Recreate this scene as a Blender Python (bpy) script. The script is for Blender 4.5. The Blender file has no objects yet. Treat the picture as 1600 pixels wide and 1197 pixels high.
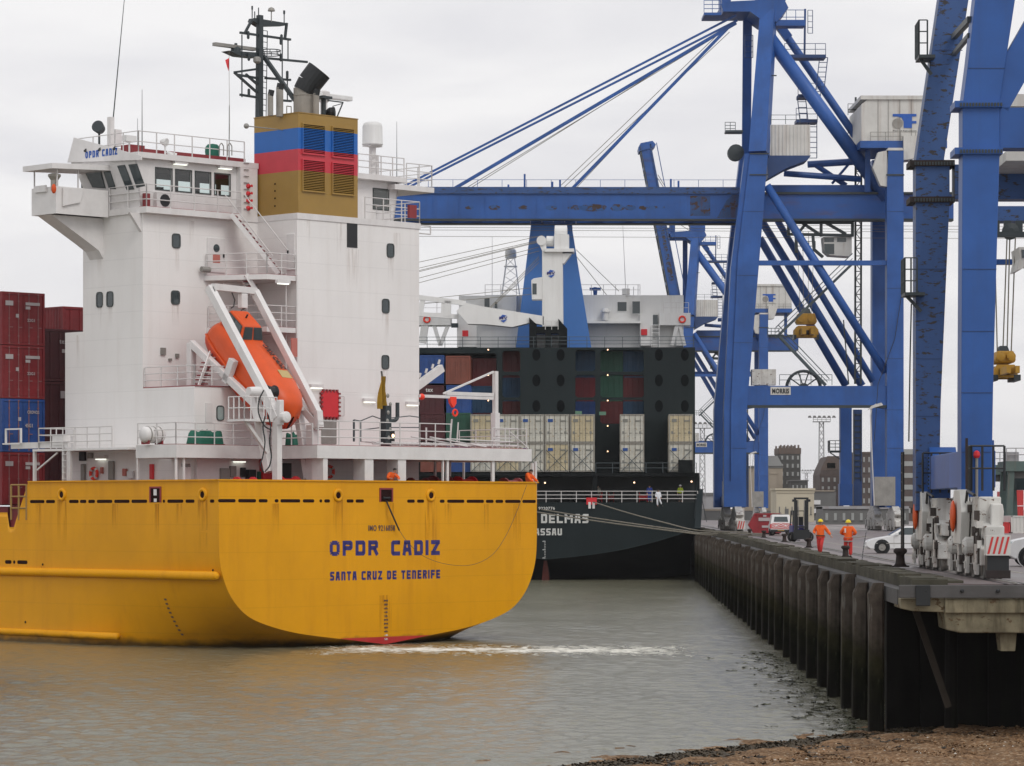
import bpy, bmesh, math, random
import numpy as np
from mathutils import Vector, Matrix
random.seed(7); R_ = math.radians
SC = bpy.context.scene; COL = SC.collection

# ------------------------------------------------------------------ camera, sky, sun, exposure
HZ, CX, FO, EYE = 795.0, 800.0, 5000.0, 7.2
cd = bpy.data.cameras.new('camera'); cam = bpy.data.objects.new('camera', cd); COL.objects.link(cam)
cd.sensor_width = 36.0; cd.lens = 36.0*FO/1600.0; cd.shift_y = (HZ-598.5)/1600.0
cd.clip_start = 1.0; cd.clip_end = 9000.0
cam.location = (0, 0, EYE); cam.rotation_euler = (R_(90), 0, 0); SC.camera = cam
W = bpy.data.worlds.new('World'); SC.world = W; W.use_nodes = True
SUN_EL, SUN_AZ = 48.0, 150.0            # azimuth clockwise from +Y (the view direction)
def setup_world():
    nt = W.node_tree; nt.nodes.clear(); N = nt.nodes.new; L = nt.links.new
    out = N('ShaderNodeOutputWorld'); bg = N('ShaderNodeBackground'); bg.inputs['Strength'].default_value = 0.1
    sky = N('ShaderNodeTexSky'); sky.sky_type = 'NISHITA'; sky.sun_disc = False
    sky.sun_elevation = R_(SUN_EL); sky.sun_rotation = R_(SUN_AZ)
    hs = N('ShaderNodeHueSaturation'); hs.inputs['Saturation'].default_value = 0.12
    L(sky.outputs[0], hs.inputs['Color'])
    tc = N('ShaderNodeTexCoord'); sp = N('ShaderNodeSeparateXYZ'); L(tc.outputs['Generated'], sp.inputs[0])
    # overcast layer: a little brighter towards the zenith, soft cloud structure
    ramp = N('ShaderNodeValToRGB'); L(sp.outputs['Z'], ramp.inputs[0])
    e = ramp.color_ramp.elements
    e[0].position = 0.0; e[0].color = (.80, .79, .80, 1); e[1].position = 1.0; e[1].color = (.92, .92, .94, 1)
    x = ramp.color_ramp.elements.new(.10); x.color = (.855, .85, .86, 1)
    x = ramp.color_ramp.elements.new(.3); x.color = (.90, .90, .91, 1)
    mp = N('ShaderNodeMapping'); mp.inputs['Scale'].default_value = (5, 5, 22); L(tc.outputs['Generated'], mp.inputs[0])
    nz = N('ShaderNodeTexNoise'); nz.inputs['Scale'].default_value = 1.6; nz.inputs['Detail'].default_value = 5
    nz.inputs['Roughness'].default_value = .5; nz.inputs['Distortion'].default_value = .4; L(mp.outputs[0], nz.inputs[0])
    r2 = N('ShaderNodeValToRGB'); L(nz.outputs['Fac'], r2.inputs[0])
    r2.color_ramp.elements[0].position = .34; r2.color_ramp.elements[0].color = (.875, .875, .90, 1)
    r2.color_ramp.elements[1].position = .62; r2.color_ramp.elements[1].color = (1.04, 1.035, 1.03, 1)
    m1 = N('ShaderNodeMix'); m1.data_type = 'RGBA'; m1.blend_type = 'MULTIPLY'; m1.inputs[0].default_value = 1
    L(ramp.outputs[0], m1.inputs[6]); L(r2.outputs[0], m1.inputs[7])
    m2 = N('ShaderNodeMix'); m2.data_type = 'RGBA'; m2.blend_type = 'MULTIPLY'; m2.inputs[0].default_value = 1
    L(m1.outputs[2], m2.inputs[6]); m2.inputs[7].default_value = (9.75, 9.75, 9.75, 1); m2.clamp_result = False
    m3 = N('ShaderNodeMix'); m3.data_type = 'RGBA'; m3.blend_type = 'ADD'; m3.inputs[0].default_value = .08
    L(m2.outputs[2], m3.inputs[6]); L(hs.outputs[0], m3.inputs[7])
    L(m3.outputs[2], bg.inputs[0]); L(bg.outputs[0], out.inputs[0])
setup_world()
sl = bpy.data.lights.new('sun', 'SUN'); sun = bpy.data.objects.new('sun', sl); COL.objects.link(sun)
sl.energy = 1.05; sl.angle = R_(25); sl.color = (1, .965, .91)
d_ = Vector((math.sin(R_(SUN_AZ))*math.cos(R_(SUN_EL)), math.cos(R_(SUN_AZ))*math.cos(R_(SUN_EL)), math.sin(R_(SUN_EL))))
sun.rotation_euler = d_.to_track_quat('Z', 'Y').to_euler(); sun.location = (60, -60, 120)
SC.view_settings.view_transform = 'Standard'; SC.view_settings.look = 'None'
SC.view_settings.exposure = 0.0; SC.view_settings.gamma = 1.0
SC.render.resolution_x = 1024; SC.render.resolution_y = 766

# ------------------------------------------------------------------ frames
class Fr:
    """A ground frame (origin + heading). T and S lay a picture point on a real plane of the frame: T on y = const, S on x = const."""
    def __init__(s, ox, oy, deg, oz=0.0):
        s.ox, s.oy, s.oz, s.deg = ox, oy, oz, deg; r = math.radians(deg); s.c, s.s = math.cos(r), math.sin(r)
    def T(s, px, py, y):
        k = (px-CX)/FO; x = (k*(s.oy+y*s.c)-s.ox+y*s.s)/(s.c-k*s.s); Y = s.oy+x*s.s+y*s.c
        return (x, y, EYE+(HZ-py)/FO*Y-s.oz)
    def S(s, px, py, x):
        k = (px-CX)/FO; y = (k*(s.oy+x*s.s)-s.ox-x*s.c)/(-s.s-k*s.c); Y = s.oy+x*s.s+y*s.c
        return (x, y, EYE+(HZ-py)/FO*Y-s.oz)
    def w(s, p):
        return (s.ox+p[0]*s.c-p[1]*s.s, s.oy+p[0]*s.s+p[1]*s.c, p[2]+s.oz)
def gp(px, py, Y): return ((px-CX)/FO*Y, Y, EYE+(HZ-py)/FO*Y)
SH = Fr(-6.73, 170.0, 45.0)                # yellow ship: origin on the transom's centre line at the water
QR = -1.787                                # heading of the quay
QY = Fr(0, 0, QR)                          # quay: x = metres landward of the camera's own line, y = along the quay
ZQ = 4.9                                   # quay deck height

# ------------------------------------------------------------------ mesh helpers
class MB:
    def __init__(s): s.v = []; s.f = []
    def add(s, vs, fs):
        o = len(s.v); s.v += [tuple(p) for p in vs]; s.f += [tuple(i+o for i in f) for f in fs]; return s
    def box(s, x0, y0, z0, x1, y1, z1):
        x0, x1 = min(x0, x1), max(x0, x1); y0, y1 = min(y0, y1), max(y0, y1); z0, z1 = min(z0, z1), max(z0, z1)
        return s.add([(x0,y0,z0),(x1,y0,z0),(x1,y1,z0),(x0,y1,z0),(x0,y0,z1),(x1,y0,z1),(x1,y1,z1),(x0,y1,z1)],
                     [(0,3,2,1),(4,5,6,7),(0,1,5,4),(1,2,6,5),(2,3,7,6),(3,0,4,7)])
    def bar(s, p, q, w, h=None, up=(0,0,1), w2=None, h2=None):
        h = w if h is None else h; p, q = Vector(p), Vector(q); d = (q-p).normalized(); u = Vector(up)
        if abs(d.dot(u)) > .98: u = Vector((0,1,0)) if abs(d.y) < .9 else Vector((1,0,0))
        a = d.cross(u).normalized(); b = a.cross(d).normalized(); w2 = w if w2 is None else w2; h2 = h if h2 is None else h2
        vs = [p+a*(i*w/2)+b*(j*h/2) for i, j in ((-1,-1),(1,-1),(1,1),(-1,1))]+[q+a*(i*w2/2)+b*(j*h2/2) for i, j in ((-1,-1),(1,-1),(1,1),(-1,1))]
        return s.add(vs, [(0,3,2,1),(4,5,6,7),(0,1,5,4),(1,2,6,5),(2,3,7,6),(3,0,4,7)][:6])
    def tube(s, p, q, r, n=8, r2=None):
        r2 = r if r2 is None else r2; p, q = Vector(p), Vector(q); d = (q-p)
        if d.length < 1e-6: return s
        d.normalize(); u = Vector((0,0,1)) if abs(d.z) < .95 else Vector((1,0,0)); a = d.cross(u).normalized(); b = a.cross(d)
        vs = []
        for c, rr in ((p, r), (q, r2)): vs += [c+a*(rr*math.cos(t*2*math.pi/n))+b*(rr*math.sin(t*2*math.pi/n)) for t in range(n)]
        fs = [(i, (i+1) % n, n+(i+1) % n, n+i) for i in range(n)]+[tuple(range(n))[::-1], tuple(range(n, 2*n))]
        return s.add(vs, fs)
    def path(s, pts, r, n=6):
        for a, b in zip(pts[:-1], pts[1:]): s.tube(a, b, r, n)
        return s
    def prism(s, pts, vec):
        n = len(pts); v = Vector(vec); vs = [Vector(p) for p in pts]+[Vector(p)+v for p in pts]
        return s.add(vs, [tuple(range(n))[::-1], tuple(range(n, 2*n))]+[(i, (i+1) % n, n+(i+1) % n, n+i) for i in range(n)])
    def frustum(s, lo, hi):                 # two outlines of equal length
        n = len(lo); return s.add(list(lo)+list(hi), [tuple(range(n))[::-1], tuple(range(n, 2*n))]+[(i, (i+1) % n, n+(i+1) % n, n+i) for i in range(n)])
    def poly(s, pts): return s.add(pts, [tuple(range(len(pts)))])
    def lathe(s, c, axis, prof, n=16):       # prof: (radius, distance along axis)
        c, d = Vector(c), Vector(axis).normalized(); u = Vector((0,0,1)) if abs(d.z) < .95 else Vector((1,0,0)); a = d.cross(u).normalized(); b = a.cross(d)
        vs = []; m = len(prof)
        for r, z in prof: vs += [c+d*z+a*(r*math.cos(2*math.pi*t/n))+b*(r*math.sin(2*math.pi*t/n)) for t in range(n)]
        fs = [(k*n+i, k*n+(i+1) % n, (k+1)*n+(i+1) % n, (k+1)*n+i) for k in range(m-1) for i in range(n)]
        return s.add(vs, fs+[tuple(range(n))[::-1], tuple(range((m-1)*n, m*n))])
    def torus(s, c, axis, R, r, n=20, k=8):
        c, d = Vector(c), Vector(axis).normalized(); u = Vector((0,0,1)) if abs(d.z) < .95 else Vector((1,0,0)); a = d.cross(u).normalized(); b = a.cross(d)
        vs = []
        for i in range(n):
            e = a*math.cos(2*math.pi*i/n)+b*math.sin(2*math.pi*i/n)
            vs += [c+e*(R+r*math.cos(2*math.pi*j/k))+d*(r*math.sin(2*math.pi*j/k)) for j in range(k)]
        return s.add(vs, [(i*k+j, i*k+(j+1) % k, ((i+1) % n)*k+(j+1) % k, ((i+1) % n)*k+j) for i in range(n) for j in range(k)])
    def sphere(s, c, rx, ry=None, rz=None, n=12, m=8):
        ry = rx if ry is None else ry; rz = rx if rz is None else rz; vs = [(c[0], c[1], c[2]-rz)]
        for j in range(1, m):
            t = math.pi*j/m-math.pi/2
            vs += [(c[0]+rx*math.cos(t)*math.cos(2*math.pi*i/n), c[1]+ry*math.cos(t)*math.sin(2*math.pi*i/n), c[2]+rz*math.sin(t)) for i in range(n)]
        vs.append((c[0], c[1], c[2]+rz)); fs = [(0, 1+(i+1) % n, 1+i) for i in range(n)]
        for j in range(m-2): fs += [(1+j*n+i, 1+j*n+(i+1) % n, 1+(j+1)*n+(i+1) % n, 1+(j+1)*n+i) for i in range(n)]
        fs += [(len(vs)-1, 1+(m-2)*n+i, 1+(m-2)*n+(i+1) % n) for i in range(n)]
        return s.add(vs, fs)
    def rail(s, pts, h=1.05, nr=3, sp=1.6, r=.03, rp=.035):
        for a, b in zip(pts[:-1], pts[1:]):
            a, b = Vector(a), Vector(b); n = max(1, round((b-a).length/sp))
            for i in range(n+1):
                p = a.lerp(b, i/n); s.tube(p, p+Vector((0,0,h)), rp, 6)
            for k in range(nr):
                z = Vector((0,0,h*(k+1)/nr)); s.tube(a+z, b+z, r, 6)
        return s
    def ladder(s, p, q, w, side, step=.3, r=.025):
        p, q, e = Vector(p), Vector(q), Vector(side).normalized()*(w/2); s.tube(p-e, q-e, r, 5); s.tube(p+e, q+e, r, 5)
        n = max(2, int((q-p).length/step))
        for i in range(n+1): c = p.lerp(q, i/n); s.tube(c-e, c+e, r*.8, 5)
        return s
    def stair(s, p, q, w, side, rise=.25):
        p, q, e = Vector(p), Vector(q), Vector(side).normalized()*(w/2)
        for k in (-1, 1): s.bar(p+e*k, q+e*k, .05, .25)
        n = max(2, int(abs(q.z-p.z)/rise)); d = Vector((q.x-p.x, q.y-p.y, 0)); d = d.normalized()*.11 if d.length > 1e-6 else e.cross(Vector((0,0,1))).normalized()*.11
        for i in range(1, n): c = p.lerp(q, i/n); s.bar(c-d, c+d, w, .03)
        return s
    def build(s, name, mat, parent=None, smooth=False, bevel=0, matrix=None):
        me = bpy.data.meshes.new(name); me.from_pydata(s.v, [], s.f); me.update()
        bm = bmesh.new(); bm.from_mesh(me); bmesh.ops.recalc_face_normals(bm, faces=bm.faces); bm.to_mesh(me); bm.free()
        if smooth:
            for p in me.polygons: p.use_smooth = True
        return link(name, me, mat, parent, bevel)
def link(name, me, mat, parent=None, bevel=0):
    o = bpy.data.objects.new(name, me); COL.objects.link(o)
    if mat is not None: me.materials.append(mat)
    if parent is not None: o.parent = parent
    if bevel:
        m = o.modifiers.new('bevel', 'BEVEL'); m.width = bevel; m.segments = 2; m.limit_method = 'ANGLE'
    return o
def tag(o, label=None, cat=None, group=None, kind=None):
    if label: o['label'] = label
    if cat: o['category'] = cat
    if group: o['group'] = group
    if kind: o['kind'] = kind
    return o
def thing(name, label, cat, loc=(0,0,0), rot=0.0, group=None):
    o = bpy.data.objects.new(name, None); COL.objects.link(o); o.location = loc; o.rotation_euler = (0, 0, R_(rot))
    o.empty_display_size = .3
    return tag(o, label, cat, group)
def copy_tree(o, parent=None):
    c = o.copy(); COL.objects.link(c)
    if parent is not None: c.parent = parent
    for ch in list(o.children): copy_tree(ch, c)
    return c
def setmat(o, m):
    o.material_slots[0].link = 'OBJECT'; o.material_slots[0].material = m
def text(s, name, mat, parent, p, xd, up, w, h, nrm, bold=0.0, th=.012):
    """Lettering of width w and height h with its lower left corner at p; its face stands th proud along nrm."""
    cu = bpy.data.curves.new(name, 'FONT'); cu.body = s; cu.offset = bold; cu.extrude = .02; cu.space_character = 1.1; cu.resolution_u = 3
    t = bpy.data.objects.new(name, cu); COL.objects.link(t); dg = bpy.context.evaluated_depsgraph_get(); me = bpy.data.meshes.new_from_object(t.evaluated_get(dg))
    bpy.data.objects.remove(t); co = np.array([v.co[:] for v in me.vertices]); lo, hi = co.min(0), co.max(0)
    p, xd, up, nv = Vector(p), Vector(xd).normalized(), Vector(up).normalized(), Vector(nrm).normalized()
    for v in me.vertices:
        a, b, c = v.co
        v.co = p+xd*((a-lo[0])/(hi[0]-lo[0])*w)+up*((b-lo[1])/(hi[1]-lo[1])*h)+nv*((c-lo[2])/(hi[2]-lo[2])*th)
    me.materials.clear(); me.update()
    return link(name, me, mat, parent)

# ------------------------------------------------------------------ materials
def newmat(name):
    m = bpy.data.materials.new(name); m.use_nodes = True; nt = m.node_tree
    return m, nt, nt.nodes['Principled BSDF'], nt.nodes.new, nt.links.new
def setspec(b, v):
    b.inputs['Specular IOR Level'].default_value = v
def paint(name, rgb, rough=.5, var=.10, scale=.5, streak=0.0, streak_rgb=(.20,.10,.05), bump=.0, chips=0.0, chip_rgb=(.035,.028,.025), spec=.4, metal=0.0, weld=0.0, sscale=(1.6,1.6,.12), cscale=2.5, cvec=(1,1,1.6), dirt=0.0):
    """Painted or plain surface: large soft tone variation, run-down dirt streaks, worn patches with edges of their own, weld lines."""
    m, nt, b, N, L = newmat(name); tc = N('ShaderNodeTexCoord'); b.inputs['Roughness'].default_value = rough; b.inputs['Metallic'].default_value = metal; setspec(b, spec)
    n1 = N('ShaderNodeTexNoise'); n1.inputs['Scale'].default_value = scale; n1.inputs['Detail'].default_value = 6; n1.inputs['Roughness'].default_value = .6
    L(tc.outputs['Object'], n1.inputs[0])
    r = N('ShaderNodeValToRGB'); L(n1.outputs['Fac'], r.inputs[0]); e = r.color_ramp.elements
    e[0].position = .3; e[0].color = tuple(c*(1-var) for c in rgb)+(1,); e[1].position = .7; e[1].color = tuple(min(1, c*(1+var*.6)) for c in rgb)+(1,)
    col = r.outputs[0]
    def mixin(col, fac, rgb2):
        x = N('ShaderNodeMix'); x.data_type = 'RGBA'; L(fac, x.inputs[0]); L(col, x.inputs[6]); x.inputs[7].default_value = tuple(rgb2)+(1,); return x.outputs[2]
    def mask(vec_scale, sc, lo, hi, amount, detail=6):
        mp = N('ShaderNodeMapping'); mp.inputs['Scale'].default_value = vec_scale; L(tc.outputs['Object'], mp.inputs[0])
        n = N('ShaderNodeTexNoise'); n.inputs['Scale'].default_value = sc; n.inputs['Detail'].default_value = detail; n.inputs['Roughness'].default_value = .65; L(mp.outputs[0], n.inputs[0])
        k = N('ShaderNodeMapRange'); k.inputs['From Min'].default_value = lo; k.inputs['From Max'].default_value = hi; k.inputs['To Max'].default_value = amount; k.clamp = True
        L(n.outputs['Fac'], k.inputs[0]); return k.outputs[0]
    if streak: col = mixin(col, mask(sscale, 1.0, .5, .72, streak), streak_rgb)
    if weld:
        sp = N('ShaderNodeSeparateXYZ'); L(tc.outputs['Object'], sp.inputs[0])
        for src, period in (('Z', 1.42), ('X', 5.1)):
            q = N('ShaderNodeMath'); q.operation = 'DIVIDE'; q.inputs[1].default_value = period; L(sp.outputs[src], q.inputs[0])
            f = N('ShaderNodeMath'); f.operation = 'FRACT'; L(q.outputs[0], f.inputs[0])
            c = N('ShaderNodeMath'); c.operation = 'COMPARE'; c.inputs[1].default_value = .5; c.inputs[2].default_value = .018/period*1.3; L(f.outputs[0], c.inputs[0])
            k = N('ShaderNodeMath'); k.operation = 'MULTIPLY'; k.inputs[1].default_value = weld*(1 if src == 'Z' else .5); L(c.outputs[0], k.inputs[0])
            col = mixin(col, k.outputs[0], tuple(c2*.62 for c2 in rgb))
    if chips: col = mixin(col, mask(cvec, cscale, .66-.1*chips, .69-.1*chips, 1.0, 8), chip_rgb)
    if dirt:                                       # grime of the splash zone just above the water
        sp2 = N('ShaderNodeSeparateXYZ'); L(tc.outputs['Object'], sp2.inputs[0]); nn = N('ShaderNodeTexNoise'); nn.inputs['Scale'].default_value = 1.3; nn.inputs['Detail'].default_value = 6; L(tc.outputs['Object'], nn.inputs[0])
        a = N('ShaderNodeMath'); a.operation = 'MULTIPLY_ADD'; a.inputs[1].default_value = -.55; L(nn.outputs['Fac'], a.inputs[0]); L(sp2.outputs['Z'], a.inputs[2])
        k = N('ShaderNodeMapRange'); k.inputs['From Min'].default_value = .22; k.inputs['From Max'].default_value = -.18; k.inputs['To Max'].default_value = dirt; k.clamp = True; L(a.outputs[0], k.inputs[0]); col = mixin(col, k.outputs[0], (.035,.028,.014))
    L(col, b.inputs['Base Color'])
    if bump:
        n3 = N('ShaderNodeTexNoise'); n3.inputs['Scale'].default_value = .9; n3.inputs['Detail'].default_value = 3; L(tc.outputs['Object'], n3.inputs[0])
        bp = N('ShaderNodeBump'); bp.inputs['Strength'].default_value = bump; bp.inputs['Distance'].default_value = .08; L(n3.outputs['Fac'], bp.inputs['Height']); L(bp.outputs[0], b.inputs['Normal'])
    return m
def plain(name, rgb, rough=.5, metal=0.0, spec=.4, emit=0.0):
    m, nt, b, N, L = newmat(name); b.inputs['Roughness'].default_value = rough; b.inputs['Metallic'].default_value = metal; setspec(b, spec)
    n = N('ShaderNodeTexNoise'); n.inputs['Scale'].default_value = 3; tc = N('ShaderNodeTexCoord'); L(tc.outputs['Object'], n.inputs[0])
    x = N('ShaderNodeMix'); x.data_type = 'RGBA'; L(n.outputs['Fac'], x.inputs[0]); x.inputs[6].default_value = tuple(c*.9 for c in rgb)+(1,); x.inputs[7].default_value = tuple(min(1, c*1.1) for c in rgb)+(1,)
    L(x.outputs[2], b.inputs['Base Color'])
    if emit: b.inputs['Emission Color'].default_value = tuple(rgb)+(1,); b.inputs['Emission Strength'].default_value = emit
    return m
M = {}
M['white'] = paint('ship white', (.81,.79,.775), .45, .05, .25, .13, (.50,.43,.38), .10, weld=.17)
M['white_plain'] = paint('white gear paint', (.72,.70,.69), .45, .07, 1.5, .15, (.40,.34,.30))
M['yellow'] = paint('hull yellow', (.76,.342,.0025), .5, .12, .16, .22, (.40,.14,.008), .10, weld=.20, sscale=(.9,.9,.1), spec=.25, dirt=.85)
M['funnel_gold'] = paint('dull gold', (.33,.20,.055), .5, .06)
M['red_boot'] = paint('boot red', (.50,.03,.03), .5, .15, 1.0, .2)
M['deck_red'] = paint('deck red', (.25,.035,.04), .6, .2, 1.0)
M['recess'] = plain('opening shade', (.022,.007,.006), .9, 0, .1)  # dark plates and discs: shade inside slots and holes put into the colour
M['navy'] = plain('lettering navy', (.035,.03,.17), .5)
M['bluetext'] = plain('lettering blue', (.02,.10,.42), .5)
M['black'] = plain('black gear', (.018,.02,.022), .5)
M['mast'] = plain('mast paint', (.035,.045,.05), .5)
M['glass'] = plain('window glass', (.03,.045,.05), .08, 0, .8)
M['glass_pale'] = plain('pale window', (.35,.45,.44), .15, 0, .8)
M['rubber'] = plain('window rubber', (.05,.06,.06), .6)
M['orange'] = paint('lifeboat orange', (.68,.085,.010), .42, .10, 1.2, .12, (.45,.06,.02))
M['orange_dark'] = paint('lifeboat keel red', (.66,.06,.012), .45, .10, 1.2)
M['red'] = plain('signal red', (.62,.025,.035), .45)
M['green'] = plain('green cover', (.01,.115,.075), .7)
M['steel'] = paint('bare steel', (.30,.29,.27), .5, .2, 1.0, .3, (.18,.12,.08), metal=.3)
M['stack'] = paint('uptake grey', (.30,.28,.25), .55, .2, .9, .25, (.16,.12,.09))
M['blue'] = paint('crane blue', (.023,.095,.335), .45, .26, .30, .35, (.025,.055,.15), .06, sscale=(1.6,1.6,.12))
M['blue_worn'] = paint('worn crane blue', (.034,.085,.235), .5, .14, .4, .2, (.02,.05,.13), .05, chips=1.0, chip_rgb=(.032,.028,.028), cscale=2.6, cvec=(1,1,2.6))
M['blue_rust'] = paint('rusty crane blue', (.023,.095,.335), .5, .16, .35, .5, (.10,.045,.035), .05, sscale=(.25,.25,.9))
M['blue_pale'] = paint('blue stern funnel', (.06,.19,.52), .5, .06, .4)
M['crane_white'] = paint('crane white', (.60,.59,.56), .5, .10, .8, .35, (.22,.11,.06))
M['crane_rust'] = paint('chipped white', (.56,.55,.52), .5, .2, 1.3, .5, (.16,.085,.05), chips=.7, chip_rgb=(.10,.045,.025), cscale=3.5)
M['bogie_dark'] = plain('greasy steel', (.045,.035,.03), .7)
M['crane_yellow'] = paint('spreader yellow', (.48,.26,.03), .5, .2, 1.5, .4, (.10,.06,.03), chips=.3)
M['hull_dark'] = paint('dark hull', (.0085,.0155,.0175), .55, .2, .2, .25, (.016,.022,.025), .08, sscale=(.6,.6,.1), spec=.22)
M['hull_black'] = paint('dark underbody', (.009,.011,.012), .7, .2, .4, spec=.1)
M['cream'] = paint('superstructure grey white', (.74,.74,.73), .5, .06, .25, .2, (.36,.33,.30))
def runmat(name, rgb, amount):
    m, nt, b, N, L = newmat(name); b.inputs['Roughness'].default_value = .7; b.inputs['Base Color'].default_value = tuple(rgb)+(1,); setspec(b, .1)
    tc = N('ShaderNodeTexCoord'); mp = N('ShaderNodeMapping'); mp.inputs['Scale'].default_value = (7,7,.5); L(tc.outputs['Object'], mp.inputs[0]); n = N('ShaderNodeTexNoise'); n.inputs['Scale'].default_value = 1; n.inputs['Detail'].default_value = 5; L(mp.outputs[0], n.inputs[0])
    g = N('ShaderNodeSeparateXYZ'); L(tc.outputs['Generated'], g.inputs[0]); k = N('ShaderNodeMapRange'); k.inputs['From Min'].default_value = .42; k.inputs['From Max'].default_value = .75; k.inputs['To Max'].default_value = amount; k.clamp = True; L(n.outputs['Fac'], k.inputs[0])
    q = N('ShaderNodeMath'); q.operation = 'MULTIPLY'; L(k.outputs[0], q.inputs[0]); L(g.outputs['Z'], q.inputs[1]); L(q.outputs[0], b.inputs['Alpha']); return m
M['run_yellow'] = runmat('rust run on yellow', (.38,.13,.012), .55); M['run_white'] = runmat('rust run on white', (.46,.34,.26), .32)
M['lamp'] = plain('lit lamp', (1,.62,.36), .5, emit=3)
M['tube'] = plain('fluorescent tube', (.95,1,.88), .5, emit=1.1)
M['hiviz'] = plain('orange workwear', (.85,.13,.015), .8)
M['redcloth'] = plain('red trousers', (.55,.035,.03), .8)
M['helmet'] = plain('yellow helmet', (.75,.58,.02), .4)
M['skin'] = plain('skin', (.45,.26,.19), .6)
M['whitecloth'] = plain('white overall', (.75,.76,.80), .8)
M['bluecloth'] = plain('blue overall', (.02,.04,.22), .8)
M['darkcloth'] = plain('dark hair and boots', (.03,.025,.022), .8)
M['limecloth'] = plain('lime vest', (.38,.48,.03), .8)
M['tyre'] = plain('tyre rubber', (.015,.015,.016), .8)
M['carwhite'] = plain('car white', (.72,.72,.72), .25, 0, .6)
M['rope'] = plain('mooring rope', (.22,.20,.16), .9)
M['notice'] = plain('red notice', (.50,.16,.13), .6)
M['rail'] = plain('white rail', (.62,.60,.59), .5)
M['rail_dark'] = plain('dark rail', (.07,.09,.10), .5)
M['concrete'] = paint('old concrete', (.21,.185,.125), .9, .45, 1.3, .85, (.055,.047,.03), .3, chips=.9, chip_rgb=(.10,.066,.038), sscale=(2.4,2.4,.35), cscale=1.7, spec=.15)
M['timber'] = paint('grey timber', (.085,.082,.082), .85, .25, 1.2, .4, (.04,.038,.035), .3, sscale=(.3,4,4))
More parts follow.
